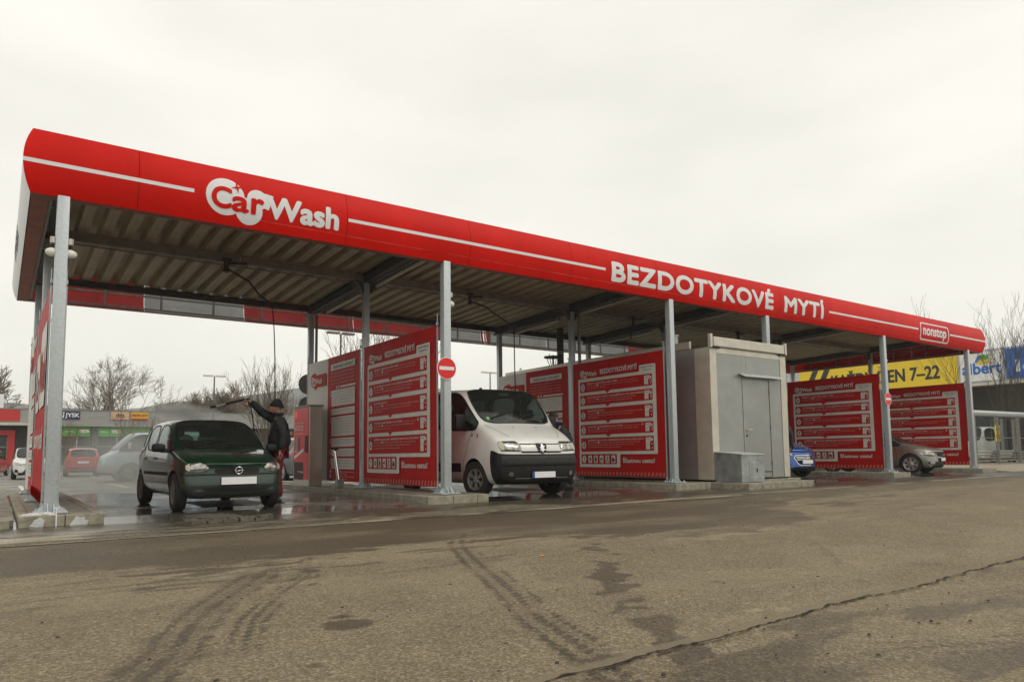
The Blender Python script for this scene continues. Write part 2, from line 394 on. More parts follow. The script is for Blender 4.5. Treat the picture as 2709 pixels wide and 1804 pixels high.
def grid_mesh(name, patches, mats, z=0, paintf=None, zf=None):
    V = []; F = []; base = 0; A = []
    for x0, x1, y0, y1, h in patches:
        nx = int((x1-x0)/h)+1; ny = int((y1-y0)/h)+1
        X, Y = np.meshgrid(np.linspace(x0, x1, nx), np.linspace(y0, y1, ny)); X = X.ravel(); Y = Y.ravel()
        Z = np.full(X.shape, float(z)) if zf is None else zf(X, Y)
        V.append(np.stack([X, Y, Z], 1)); i = np.arange((nx-1)*(ny-1)); c = i % (nx-1); r = i//(nx-1); a = base+r*nx+c
        F.append(np.stack([a, a+1, a+nx+1, a+nx], 1)); base += len(X)
        if paintf: A.append(np.stack(paintf(X, Y), 1))
    V = np.concatenate(V); F = np.concatenate(F); me = bpy.data.meshes.new(name)
    me.vertices.add(len(V)); me.vertices.foreach_set('co', V.ravel().astype(np.float32))
    me.loops.add(F.size); me.loops.foreach_set('vertex_index', F.ravel().astype(np.int32))
    me.polygons.add(len(F)); me.polygons.foreach_set('loop_start', (np.arange(len(F))*4).astype(np.int32)); me.polygons.foreach_set('loop_total', np.full(len(F), 4, np.int32))
    me.update(calc_edges=True)
    if paintf:
        A = np.concatenate(A); at = me.attributes.new('wear', 'FLOAT_COLOR', 'POINT')
        at.data.foreach_set('color', np.concatenate([A, np.ones((len(A), 1))], 1).ravel().astype(np.float32))
    me.materials.append(mats); o = bpy.data.objects.new(name, me); COL.objects.link(o); return o
def nn(t, ty, **k):
    n = t.nodes.new(ty)
    for a, b in k.items():
        if a.startswith('i_'): n.inputs[a[2:].replace('_', ' ')].default_value = b
        else: setattr(n, a, b)
    return n
def ramp(t, src, stops):
    r = t.nodes.new('ShaderNodeValToRGB'); e = r.color_ramp.elements
    while len(e) < len(stops): e.new(.5)
    for q, (p, c) in zip(e, stops): q.position = p; q.color = (*c, 1) if len(c) == 3 else c
    t.links.new(src, r.inputs[0]); return r.outputs[0]
def mixc(t, fac, a, b, mode='MIX'):
    m = t.nodes.new('ShaderNodeMixRGB'); m.blend_type = mode
    for s, q in ((0, fac), (1, a), (2, b)):
        if hasattr(q, 'links'): t.links.new(q, m.inputs[s])
        else: m.inputs[s].default_value = q if not isinstance(q, tuple) else (*q, 1)
    return m.outputs[0]
def mth(t, op, a, b=None, clamp=False):
    m = t.nodes.new('ShaderNodeMath'); m.operation = op; m.use_clamp = clamp
    for s, q in ((0, a), (1, b)):
        if q is None: continue
        if hasattr(q, 'links'): t.links.new(q, m.inputs[s])
        else: m.inputs[s].default_value = q
    return m.outputs[0]
# --- asphalt
def asphalt_mat(name, attr=True):
    m, t, b = ntree(name); tcn = nn(t, 'ShaderNodeTexCoord'); P = tcn.outputs['Object']
    def noise(sc, det=3, ro=.6):
        n = nn(t, 'ShaderNodeTexNoise', i_Scale=sc, i_Detail=det, i_Roughness=ro); t.links.new(P, n.inputs['Vector']); return n.outputs['Fac']
    vo = nn(t, 'ShaderNodeTexVoronoi', i_Scale=95.0); t.links.new(P, vo.inputs['Vector'])
    hsv = nn(t, 'ShaderNodeSeparateColor'); t.links.new(vo.outputs['Color'], hsv.inputs[0])
    grain = ramp(t, hsv.outputs[0], [(.0, (.06, .048, .032)), (.3, (.160, .127, .080)), (.7, (.245, .197, .128)), (1, (.45, .38, .28))])
    base = mixc(t, mth(t, 'MULTIPLY', noise(210, 2), .9, True), grain, (.185, .148, .094))
    base = mixc(t, .6, base, ramp(t, noise(2.2, 5), [(.3, (.72, .72, .72)), (.7, (1.12, 1.1, 1.06))]), 'MULTIPLY')
    pit = ramp(t, noise(38, 3, .7), [(.27, (.3, .3, .3)), (.36, (1, 1, 1))]); base = mixc(t, .7, base, pit, 'MULTIPLY')
    ro = .82
    if attr:
        at = nn(t, 'ShaderNodeAttribute', attribute_name='wear'); sp = nn(t, 'ShaderNodeSeparateColor'); t.links.new(at.outputs['Color'], sp.inputs[0])
        brk = mth(t, 'ADD', sp.outputs[0], mth(t, 'MULTIPLY', mth(t, 'SUBTRACT', noise(26, 4, .65), .5), .9))
        st = ramp(t, brk, [(.22, (0, 0, 0)), (.75, (1, 1, 1))]); st = mth(t, 'MULTIPLY', st, ramp(t, sp.outputs[0], [(.02, (0, 0, 0)), (.15, (1, 1, 1))]))
        wetc = mixc(t, .5, (.060, .045, .026), mixc(t, 1, grain, (.36, .35, .33), 'MULTIPLY'))
        wetc = mixc(t, .7, wetc, ramp(t, noise(1.3, 5), [(.3, (.75, .75, .77)), (.7, (1.3, 1.22, 1.12))]), 'MULTIPLY')
        base = mixc(t, mth(t, 'MULTIPLY', st, .92), base, wetc)
        lf = mth(t, 'MULTIPLY', sp.outputs[1], ramp(t, noise(17, 4), [(.3, (.2, .2, .2)), (.6, (1, 1, 1))]))
        base = mixc(t, mth(t, 'MULTIPLY', lf, .75), base, (.34, .28, .18))
        base = mixc(t, mth(t, 'MULTIPLY', sp.outputs[2], .75), base, (.20, .16, .105))
        ro = mth(t, 'SUBTRACT', .85, mth(t, 'MULTIPLY', st, .33))
        t.links.new(ro, b.inputs['Roughness'])
    else: b.inputs['Roughness'].default_value = .75
    t.links.new(base, b.inputs['Base Color']); b.inputs['Specular IOR Level'].default_value = .3
    bp = nn(t, 'ShaderNodeBump', i_Strength=.55, i_Distance=.006); t.links.new(mth(t, 'ADD', vo.outputs['Distance'], noise(60, 3)), bp.inputs['Height']); t.links.new(bp.outputs[0], b.inputs['Normal'])
    return m
ROADM = asphalt_mat('asphalt_worn')
def zr(X, Y):   # the older surface lies a little lower than the newer one, with a ragged lip
    cy = np.interp(X, [p[0] for p in CRACK], [p[1] for p in CRACK])+(vnoise(X, Y, 9, 9, 3, 31)-.5)*.05
    return np.where(Y < cy, -.008, 0.)+(vnoise(X, Y, .5, .5, 3, 33)-.5)*.006*np.clip((8-Y)/2, 0, 1)
road = grid_mesh('road', [(-.6, 7, .6, 6.3, .021), (-.6, 7, 6.3, 9.3, .035), (7, 12, .6, 9.3, .035), (12, 34, .6, 9.7, .08), (-14, -.6, .6, 9.3, .25)], ROADM, zf=zr, paintf=paint)
tag(road, kind='structure')
# far ground and parking place: one big sheet
GRM, t, b = ntree('parking_asphalt'); tcn = nn(t, 'ShaderNodeTexCoord')
def gn(sc, det=4):
    n = nn(t, 'ShaderNodeTexNoise', i_Scale=sc, i_Detail=float(det)); t.links.new(tcn.outputs['Object'], n.inputs['Vector']); return n.outputs['Fac']
c_ = ramp(t, gn(.35, 5), [(.3, (.12, .115, .10)), (.7, (.22, .205, .17))]); c_ = mixc(t, .5, c_, ramp(t, gn(45), [(.3, (.6, .6, .6)), (.7, (1.2, 1.2, 1.2))]), 'MULTIPLY')
t.links.new(c_, b.inputs['Base Color']); t.links.new(ramp(t, gn(.5), [(.35, (.3, .3, .3)), (.65, (.75, .75, .75))]), b.inputs['Roughness'])
g = MB().flat([(-740, -290), (740, -290), (740, 790), (-740, 790)], lambda x, y: (x, y, -.02)).build('ground', GRM, origin=(0, 0, -.02)); tag(g, kind='structure')
# crack between the two surfaces
mb = MB(); random.seed(3)
def crackline(mb, pts, w0, w1, jit, step=.03, z=.004, oz=0):
    P = [Vector((*p, 0)) for p in pts]; out = []
    for a, c in zip(P[:-1], P[1:]):
        k = max(1, int((c-a).length/step))
        for i in range(k): out.append(a.lerp(c, i/k))
    L_, R_ = [], []; o = 0
    for i, p in enumerate(out):
        o = o*.75+random.uniform(-jit, jit); d = (out[min(i+1, len(out)-1)]-out[max(i-1, 0)]).normalized(); n = Vector((-d.y, d.x, 0)); hw = random.uniform(w0, w1)/2
        L_.append(p+n*(o+hw)); R_.append(p+n*(o-hw))
    n = len(out); mb.add([(q.x, q.y, z) for q in L_+R_], [(i, i+1, n+i+1, n+i) for i in range(n-1)])
crackline(mb, CRACK[1:], .005, .022, .012); crackline(mb, [(1.72, 2.155), (1.3, 2.0)], .003, .012, .01)
CRK = mat('crack_shadow_dirt', (.014, .012, .009), .95, var=.2)
tag(mb.build('pavement_crack', CRK, fix=False), kind='structure')
# --- paved strip in front of the wash
PAVM, t, b = ntree('paving_blocks'); tcn = nn(t, 'ShaderNodeTexCoord')
br = nn(t, 'ShaderNodeTexBrick', i_Scale=1.0, i_Mortar_Size=.007, i_Mortar_Smooth=.3, i_Bias=0.0, i_Brick_Width=.2, i_Row_Height=.165)
nz = nn(t, 'ShaderNodeTexNoise', i_Scale=5.0, i_Detail=5.0); t.links.new(tcn.outputs['Object'], nz.inputs['Vector'])
dist = nn(t, 'ShaderNodeVectorMath', operation='ADD'); sc_ = nn(t, 'ShaderNodeVectorMath', operation='SCALE'); sc_.inputs['Scale'].default_value = .02
wv = nn(t, 'ShaderNodeTexWave', i_Scale=4.8, wave_type='BANDS'); t.links.new(tcn.outputs['Object'], wv.inputs['Vector'])
t.links.new(nz.outputs['Color'], sc_.inputs[0]); t.links.new(tcn.outputs['Object'], dist.inputs[0]); t.links.new(sc_.outputs[0], dist.inputs[1]); t.links.new(dist.outputs[0], br.inputs['Vector'])
br.inputs['Color1'].default_value = (.18, .15, .10, 1); br.inputs['Color2'].default_value = (.125, .105, .07, 1); br.inputs['Mortar'].default_value = (.075, .065, .045, 1)
at = nn(t, 'ShaderNodeAttribute', attribute_name='wear'); sp = nn(t, 'ShaderNodeSeparateColor'); t.links.new(at.outputs['Color'], sp.inputs[0])
nf = nn(t, 'ShaderNodeTexNoise', i_Scale=30.0, i_Detail=5.0); t.links.new(tcn.outputs['Object'], nf.inputs['Vector'])
col = mixc(t, .7, br.outputs['Color'], ramp(t, nf.outputs['Fac'], [(.3, (.6, .6, .6)), (.7, (1.25, 1.22, 1.15))]), 'MULTIPLY')
wet = ramp(t, mth(t, 'ADD', sp.outputs[0], mth(t, 'MULTIPLY', mth(t, 'SUBTRACT', nf.outputs['Fac'], .5), .5)), [(.3, (0, 0, 0)), (.65, (1, 1, 1))])
col = mixc(t, mth(t, 'MULTIPLY', wet, .8), col, mixc(t, 1, col, (.34, .33, .31), 'MULTIPLY'))
col = mixc(t, mth(t, 'MULTIPLY', sp.outputs[1], .85), col, (.42, .36, .25))
t.links.new(col, b.inputs['Base Color']); t.links.new(mth(t, 'SUBTRACT', .8, mth(t, 'MULTIPLY', wet, .5)), b.inputs['Roughness'])
bp = nn(t, 'ShaderNodeBump', i_Strength=.8, i_Distance=.01, invert=True); t.links.new(br.outputs['Fac'], bp.inputs['Height']); t.links.new(bp.outputs[0], b.inputs['Normal'])
def paint_pave(x, y):
    n1 = vnoise(x, y, .7, 1.2, 4, 41); n2 = vnoise(x, y, 6, 9, 3, 42); n3 = vnoise(x, y, .9, 5, 4, 43)
    wet = sstep(y+(n1-.5)*1.6+(n2-.5)*.4, 9.2, 10.0)*np.where((x > 1.2) & (x < 5.9), 1, .85)
    wet = np.maximum(wet, sstep(n3, .5, .62)*.6)
    wet = np.maximum(wet, sstep(x, 6, 8)*sstep(y+(n1-.5)*2, 8.8, 9.5)*.8)
    li = sstep(.16+(n3-.5)*.5-np.abs(y-(8.62+.022*x+(n1-.5)*.3)), 0, .15)*sstep(vnoise(x, y, .6, .6, 3, 44), .35, .55)
    li = np.maximum(li, sstep(n2, .62, .7)*sstep(n1, .5, .6)*.7)
    li = np.maximum(li, sstep(1.4-x+(n1-.5)*1.4, 0, .6)*sstep(n3, .42, .6)*.8*(1-sstep(y, 9.4, 10.2)))
    return wet, li, li*0
pv = grid_mesh('paving', [(-.6, 12, 8.62, 10.68, .045), (12, 34, 8.9, 10.68, .09), (-9, -.6, 8.62, 12, .2)], PAVM, z=.006, paintf=paint_pave); tag(pv, kind='structure')
# dried gap between paving and wash slab: heaved blocks by the drain
mb = MB(); random.seed(11)
for i in range(3):
    for j in range(5):
        x = 2.15+j*.205+(i % 2)*.1+random.uniform(-.01, .01); y = 9.95+i*.17; zt = .03+random.uniform(0, .03); a = R(random.uniform(-4, 4))
        q = [(-.09, -.075), (.02, -.075), (.035, -.06), (.09, -.07), (.09, .07), (.03, .075), (.015, .06), (-.09, .07)]
        pl = [(x+u*cos(a)-v*sin(a), y+u*sin(a)+v*cos(a)) for u, v in q]; tx = random.uniform(-.1, .1); ty = random.uniform(-.1, .1)
        mb.prism(pl, lambda u, v: (u, v, 0), lambda u, v: (u, v, zt+(u-x)*tx+(v-y)*ty))
LOOSE = mat('loose_paving_block', (.13, .115, .085), .5, var=.25, vs=10, bump=.4, bs=50)
tag(mb.build('heaved_paving', LOOSE), kind='structure')
# --- wash bay slab, rising gently and shining wet
BAYM, t, b = ntree('wet_concrete'); tcn = nn(t, 'ShaderNodeTexCoord')
def bn(sc, det=4., ro=.55):
    n = nn(t, 'ShaderNodeTexNoise', i_Scale=sc, i_Detail=det, i_Roughness=ro); t.links.new(tcn.outputs['Object'], n.inputs['Vector']); return n.outputs['Fac']
pud = ramp(t, bn(.55, 4.), [(.38, (0, 0, 0)), (.52, (1, 1, 1))])
col = mixc(t, pud, ramp(t, bn(4, 6.), [(.3, (.10, .09, .075)), (.7, (.19, .17, .14))]), ramp(t, bn(3, 5.), [(.3, (.05, .045, .038)), (.7, (.10, .09, .075))]))
br = nn(t, 'ShaderNodeTexBrick', i_Scale=1.0, i_Mortar_Size=.008, i_Mortar_Smooth=.1, i_Brick_Width=2.02, i_Row_Height=2.9, offset=0.0); t.links.new(tcn.outputs['Object'], br.inputs['Vector'])
br.inputs['Color1'].default_value = br.inputs['Color2'].default_value = (1, 1, 1, 1); br.inputs['Mortar'].default_value = (.25, .24, .22, 1)
col = mixc(t, 1, col, br.outputs['Color'], 'MULTIPLY')
t.links.new(col, b.inputs['Base Color']); t.links.new(ramp(t, mth(t, 'ADD', mth(t, 'MULTIPLY', pud, .6), mth(t, 'MULTIPLY', bn(9), .4)), [(.2, (.42, .42, .42)), (.7, (.06, .06, .06))]), b.inputs['Roughness'])
bp = nn(t, 'ShaderNodeBump', i_Strength=.12, i_Distance=.01); t.links.new(bn(14, 5.), bp.inputs['Height']); t.links.new(bp.outputs[0], b.inputs['Normal'])
mb = MB(); prof = [(10.62, .0065), (11.35, .05), (19.6, .05), (19.9, .0)]
mb.add([(x, y, z) for y, z in prof for x in (-.1, 30.2)], [(0, 1, 3, 2), (2, 3, 5, 4), (4, 5, 7, 6)]); mb.add([(-.1, 10.62, -.1), (30.2, 10.62, -.1)], [])
tag(mb.build('wash_floor', BAYM, fix=False), kind='structure')
FLOOR = .05
# drain grates
for i, x in enumerate((3.35, 9.5, 19.9, 25.9)):
    mb = MB()
    for k in range(14): mb.box((x-.55+k*.08, 12.5, FLOOR-.02), (x-.55+k*.08+.035, 14.1, FLOOR+.006))
    mb.box((x-.6, 12.44, FLOOR-.02), (x+.6, 12.5, FLOOR+.008)); mb.box((x-.6, 14.1, FLOOR-.02), (x+.6, 14.16, FLOOR+.008))
    o = mb.build('drain_grate', DECKD); tag(o, ['dark steel drain grate under the green hatchback', 'dark steel drain grate in the floor under the white van', 'dark steel drain grate in the floor by the blue car', 'dark steel drain grate in the floor under the beige car'][i], 'drain grate', 'drain grates in the wash bays')
# --- kerb islands: kerbstones round a filled middle
def kerb(x0, x1, y0, y1, h=.15, name='kerb_island', zb=-.01, stones=.5, rz=0):
    mb = MB(); mb.box((x0+.11, y0+.11, zb), (x1-.11, y1-.11, h-.012), 1)
    x = x0
    while x < x1-.01:
        xe = min(x+stones, x1)
        for ya, yb in ((y0, y0+.12), (y1-.12, y1)): mb.cbox((x+.004, ya, zb), (xe-.004, yb, h+random.uniform(-.004, .004)), .012)
        x = xe
    y = y0+.12
    while y < y1-.13:
        ye = min(y+1.0, y1-.12)
        for xa, xb in ((x0, x0+.12), (x1-.12, x1)): mb.cbox((xa, y+.004, zb), (xb, ye-.004, h+random.uniform(-.004, .004)), .012)
        y = ye
    o = mb.build(name, [CONCL, CONC]); tag(o, kind='structure'); return o
kerb(.24, 1.18, 10.78, 19.3); kerb(5.98, 7.22, 10.72, 19.3); kerb(12.2, 13.4, 10.75, 19.3)
kerb(13.41, 17.25, 10.92, 20.3); kerb(13.41, 15.95, 9.75, 10.91); kerb(22.05, 23.1, 10.88, 19.3); kerb(28.2, 29.35, 10.85, 19.3)
kerb(-6, .16, 10.75, 10.95, .12, 'kerb_line'); 
mb = MB(); mb.box((-6, 10.96, -.01), (.2, 26, .1)); tag(mb.build('gravel_bed', CONC), kind='structure')
# snow and salt crusts melting on the first kerb
random.seed(21)
def lump(mb, x, y, z, r, h, n=9, m=0):
    pr = [(r*(.7+.5*random.random()), 2*pi*i/n) for i in range(n)]
    vs = [(x+a*cos(t_), y+a*sin(t_)*.7, z) for a, t_ in pr]+[(x+a*.6*cos(t_), y+a*.42*sin(t_), z+h*random.uniform(.6, 1)) for a, t_ in pr]+[(x, y, z+h)]
    fs = [(i, (i+1) % n, n+(i+1) % n, n+i) for i in range(n)]+[(n+i, n+(i+1) % n, 2*n) for i in range(n)]
    mb.add(vs, fs, m)
mb = MB()
for i in range(16): lump(mb, random.uniform(.3, .62), random.uniform(10.84, 11.1), .148, random.uniform(.03, .08), random.uniform(.01, .035))
mb.add([(.8+.0*i, 10.775, .02) for i in range(1)], [])
pl = [(.78, .01), (.98, .01), (1.0, .06), (.96, .07), (.95, .11), (.9, .1), (.86, .13), (.82, .06)]
mb.prism(pl, lambda u, v: (u, 10.781, v), lambda u, v: (u, 10.765, v))
pl = [(.36, .02), (.5, .01), (.52, .09), (.47, .13), (.41, .1)]
mb.prism(pl, lambda u, v: (u, 10.781, v), lambda u, v: (u, 10.768, v))
tag(mb.build('melting_snow_crust', SALT, smooth=50), kind='stuff')
# cigarette end and loose grit on the road
mb = MB().cyl((3.70, 4.75, .006), (3.76, 4.77, .006), .006, 8); BUTT = mat('cigarette_paper', (.6, .3, .12), .8, var=.1)
tag(mb.build('cigarette_butt', BUTT), 'tiny orange cigarette end lying on the road', 'litter')
mb = MB(); random.seed(8)
for i in range(170):
    y = 1.6+8*random.random()**1.6; x = random.uniform(0, 1)*y*2.6+.1
    lump(mb, x, y, -.001, random.uniform(.005, .016), random.uniform(.004, .01), 6)
tag(mb.build('road_grit', mat('grit', (.06, .05, .04), .9, var=.3)), kind='stuff')
# white parking lines beyond the wash
LINE = mat('road_paint', (.62, .6, .52), .7, var=.15, vs=9)
mb = MB()
for k in range(7): mb.box((-1.5+k*2.6, 36, -.016), (-1.38+k*2.6, 41, -.012))
for k in range(6): mb.box((-2+k*2.6, 24.5, -.016), (-1.88+k*2.6, 29.3, -.012))
mb.box((-3, 33, -.016), (16, 33.12, -.012))
tag(mb.build('parking_lines', LINE), kind='structure')
# dried beige concrete on the right beyond the wash
mb = MB().flat([(30.3, 8.6), (120, 11), (120, 60), (30.3, 60)], lambda x, y: (x, y, -.010)); tag(mb.build('forecourt', mat('pale_concrete', (.30, .255, .18), .8, var=.2, vs=1.5, det=6)), kind='structure')
# ================================================================== CANOPY
CX = [.6, 6.68, 12.8, 16.56, 22.68, 28.71]; YF, YM, YR = 11.31, 14.85, 18.34
FL, FR_, FF, FB = .215, 29.88, 11.245, 19.25; ZB, ZT = 4.42, 5.31
def bulge(z, s=.10):
    h = (ZT-ZB)/2; t = (z-(ZB+ZT)/2)/h; return s*max(0, 1-t*t)
def deckz(y): return 5.09-(y-YF)*.0345       # underside of the roof deck
can = thing('car_wash_canopy', 'long red and steel car wash canopy on galvanised columns with curved fascia and white lettering', 'canopy', (15, 15, 0))
NZ = 14; ZS = [ZB+(ZT-ZB)*i/NZ for i in range(NZ+1)]
def fF(off): return lambda x, z: (x, FF-bulge(z)-off, z)
SEAMS = [1.5, 4.67, 7.14, 9.66, 12.25, 14.62, 17.05, 19.5, 22, 24.45, 26.95]
mb = MB(); xs = [None]+SEAMS+[None]
for i in range(len(xs)-1):
    cols = []
    for z in ZS:
        xa = FL-bulge(z) if xs[i] is None else xs[i]+.004; xb = FR_+bulge(z) if xs[i+1] is None else xs[i+1]-.004
        cols.append((xa, xb, FF-bulge(z), z))
    vs = []
    for xa, xb, y, z in cols: vs += [(xa, y, z), (xb, y, z)]
    k = len(vs); vs += [(x, y+.012, z) for x, y, z in vs]
    fs = [(2*j, 2*j+1, 2*j+3, 2*j+2) for j in range(NZ)]+[(k+2*j, k+2*j+2, k+2*j+3, k+2*j+1) for j in range(NZ)]
    fs += [(2*j, 2*j+2, k+2*j+2, k+2*j) for j in range(NZ)]+[(2*j+1, k+2*j+1, k+2*j+3, 2*j+3) for j in range(NZ)]+[(0, k, k+1, 1), (2*NZ, 2*NZ+1, k+2*NZ+1, k+2*NZ)]
    mb.add(vs, fs)
front = mb.build('fascia', RED, can, smooth=40); front['label'] = 'front fascia of glossy red curved panels'
for x in SEAMS:
    mb = MB()
    for j in range(NZ): mb.add([(x-.02, FF-bulge(ZS[j])+.02, ZS[j]), (x+.02, FF-bulge(ZS[j])+.02, ZS[j]), (x+.02, FF-bulge(ZS[j+1])+.02, ZS[j+1]), (x-.02, FF-bulge(ZS[j+1])+.02, ZS[j+1])], [(0, 1, 2, 3)])
    mb.build('panel_joint', BLACK, front)
# side fascias and rear fascia
def side(x0, sgn, name, m, seams):
    mb = MB(); ys = [None]+seams+[None]
    for i in range(len(ys)-1):
        vs = []
        for z in ZS:
            b_ = bulge(z); ya = FF-b_ if ys[i] is None else ys[i]+.004; yb = FB+b_ if ys[i+1] is None else ys[i+1]-.004
            vs += [(x0+sgn*b_, ya+(.013 if ys[i] is None else 0), z), (x0+sgn*b_, yb, z)]
        k = len(vs); vs += [(x-sgn*.012, y, z) for x, y, z in vs]
        fs = [(2*j, 2*j+1, 2*j+3, 2*j+2) for j in range(NZ)]+[(k+2*j, k+2*j+2, k+2*j+3, k+2*j+1) for j in range(NZ)]+[(0, k, k+1, 1), (2*NZ, 2*NZ+1, k+2*NZ+1, k+2*NZ), ]
        mb.add(vs, fs)
    return mb.build(name, m, can, smooth=40)
o = side(FL, -1, 'fascia', [WHITE], [13.3, 16.2]); o['label'] = 'white left end fascia with dark lettering'
mb = MB(); put_text(mb, 'Wash', 0, 4.62, .42, lambda u, v: (FL-bulge(v)-.006, 16.6-u, v), 0, .02, 2.2, cuts=ZS)
mb.build('lettering', BLACK, o)
o = side(FR_, 1, 'fascia', [RED], [13.8, 16.4])
mb = MB()
def rear(xa, xb, m):
    vs = []
    for z in ZS:
        b_ = bulge(z)
        x0 = FL-b_ if xa is None else xa+.004; x1 = FR_+b_ if xb is None else xb-.004
        vs += [(x0, FB+b_, z), (x1, FB+b_, z)]
    mb.add(vs, [(2*j, 2*j+1, 2*j+3, 2*j+2) for j in range(NZ)], m)
for a, b_, m in ((None, 2.8, 0), (2.8, 5.2, 1), (5.2, 8.3, 0), (8.3, 11.3, 0), (11.3, 12.75, 1), (12.75, 12.85, 0), (12.87, 12.96, 1), (12.96, 13.1, 0), (13.1, 15.5, 1), (15.5, 17.7, 1), (17.7, 19.5, 1), (19.5, 22.4, 0), (22.4, 25.4, 0), (25.4, None, 0)): rear(a, b_, m)
mb.build('fascia', [INRED, INGREY], can, smooth=40)
# returns under and over the fascia edge
mb = MB()
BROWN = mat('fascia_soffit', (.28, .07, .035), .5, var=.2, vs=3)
for z, m in ((ZB, 0), (ZT-.01, 0)):
    for a, c in (((FL, FF, z), (FR_, FF+.16, z+.008)), ((FL, FB-.16, z), (FR_, FB, z+.008)), ((FL, FF+.162, z), (FL+.22, FB-.162, z+.008)), ((FR_-.22, FF+.162, z), (FR_, FB-.162, z+.008))): mb.box(a, c, m)
mb.build('soffit', BROWN, can)
# steel sub-frame behind fascias
mb = MB()
for y in (FF+.19, FB-.19):
    s = 1 if y < 15 else -1
    for z in (4.47, 4.78, 5.2): mb.box((FL+.24, y-.02, z-.02), (FR_-.24, y+.02, z+.02))
    x = .7
    while x < 29.6: mb.box((x-.025, y+s*.021, 4.45), (x+.025, y+s*.05, 5.25)); x += 1.22
for x in (FL+.25, FR_-.25):
    s = 1 if x < 15 else -1
    for z in (4.47, 4.78, 5.2): mb.box((x-.02, FF+.24, z-.018), (x+.02, FB-.24, z+.018))
    y = 11.9
    while y < 19: mb.box((x+s*.021, y-.025, 4.45), (x+s*.05, y+.025, 5.25)); y += 1.22
mb.build('fascia_frame', GALVD, can)
# --- stripe
for a, c in ((None, 2.24), (4.69, 10.62), (19.41, 24.76), (27.05, None)):
    z0, z1 = 4.805, 4.86
    if a is None: a = FL-bulge(z0)
    if c is None: c = FR_+bulge(z0)
    f = fF(.003); MB().add([f(a, z0), f(c, z0), f(c, z1), f(a, z1)], [(0, 1, 2, 3)]).build('stripe', WHITE, front)
# --- logo and letters on the curved front
CUT = [ZB+.03*i for i in range(1, 30)]
mb = MB()
put_poly(mb, disc(2.69, 4.84, .285, n=40), fF(.004), 0, CUT); put_poly(mb, disc(3.05, 4.675, .205, n=36), fF(.005), 0, CUT)
put_poly(mb, disc(3.17, 4.875, .16, n=32), fF(.006), 0, CUT); put_poly(mb, [(3.1, 4.8), (3.35, 4.74), (3.42, 4.98), (3.3, 5.0), (3.15, 4.99)], fF(.007), 0, CUT)
put_text(mb, 'Wash', 3.33, 4.64, .35, fF(.009), 0, .05, 1.17, cuts=CUT)
put_text(mb, 'C', 2.50, 4.665, .325, fF(.010), 1, .04, .27, cuts=CUT, res=6)
put_text(mb, 'a', 2.80, 4.65, .33, fF(.011), 1, .04, .23, cuts=CUT, res=6)
put_text(mb, 'r', 3.09, 4.65, .36, fF(.012), 1, .04, .17, cuts=CUT, res=6)
st = []
for i in range(8):
    a = R(45*i+12); r_ = .1 if i % 2 == 0 else .022; st.append((2.86+r_*cos(a), 5.01+r_*sin(a)))
put_poly(mb, st, fF(.013), 1, CUT)
mb.build('logo', [WHITE, RED], front, fix=False)
mb = MB(); put_text(mb, 'BEZDOTYKOVÉ', 10.83, 4.625, .42, fF(.005), 0, .052, 5.88, cuts=CUT, res=5, space=1.08)
mb.build('lettering', WHITE, front, fix=False); mb = MB()
put_text(mb, 'MYTÍ', 17.25, 4.625, .42, fF(.005), 0, .052, 1.9, cuts=CUT, res=5, space=1.08)
mb.build('lettering', WHITE, front, fix=False)
for a, c in ((3.0, 12.2), (12.3, 22), (22.1, 29.6)):   # shallow fold line low on the panels
    f = fF(.002); MB().add([f(a, 4.565), f(c, 4.565), f(c, 4.569), f(a, 4.569)], [(0, 1, 2, 3)]).build('fold_line', MATS.get('fold') or mat('fold', (.8, .2, .13), .5, var=.8, vs=3), front, fix=False)
mb = MB(); o_ = rrect(24.9, 4.50, 26.98, 5.09, .13, 5); i_ = rrect(24.95, 4.545, 26.93, 5.045, .09, 5); n = len(o_); f = fF(.005)
for j in range(n):
    a, b_, c, d = o_[j], o_[(j+1) % n], i_[(j+1) % n], i_[j]
    for k in range(8):
        la = lambda p, q, t: (p[0]+(q[0]-p[0])*t, p[1]+(q[1]-p[1])*t)
        mb.add([f(*la(a, b_, k/8)), f(*la(a, b_, (k+1)/8)), f(*la(d, c, (k+1)/8)), f(*la(d, c, k/8))], [(0, 1, 2, 3)])
mb.build('border', WHITE, front, fix=False); mb = MB()
put_text(mb, 'nonstop', 25.1, 4.69, .33, fF(.006), 0, .05, 1.66, cuts=CUT, res=5)
mb.build('lettering', WHITE, front, fix=False)
# --- corrugated roof deck
mb = MB(); P_ = .36; prof = []
x = .3
while x < 29.8:
    prof += [(x, 0), (x+.17, 0), (x+.205, .135), (x+.325, .135)]; x += P_
ys = [11.42, 13.1, 14.85, 16.6, 18.62]; n = len(prof)
vs = [(px, y, deckz(y)+pz) for y in ys for px, pz in prof]
mb.add(vs, [(j*n+i, j*n+i+1, (j+1)*n+i+1, (j+1)*n+i) for j in range(len(ys)-1) for i in range(n-1)])
dk = mb.build('roof_deck', DECK, can, fix=False); md = dk.modifiers.new('s', 'SOLIDIFY'); md.thickness = .006; md.offset = 1
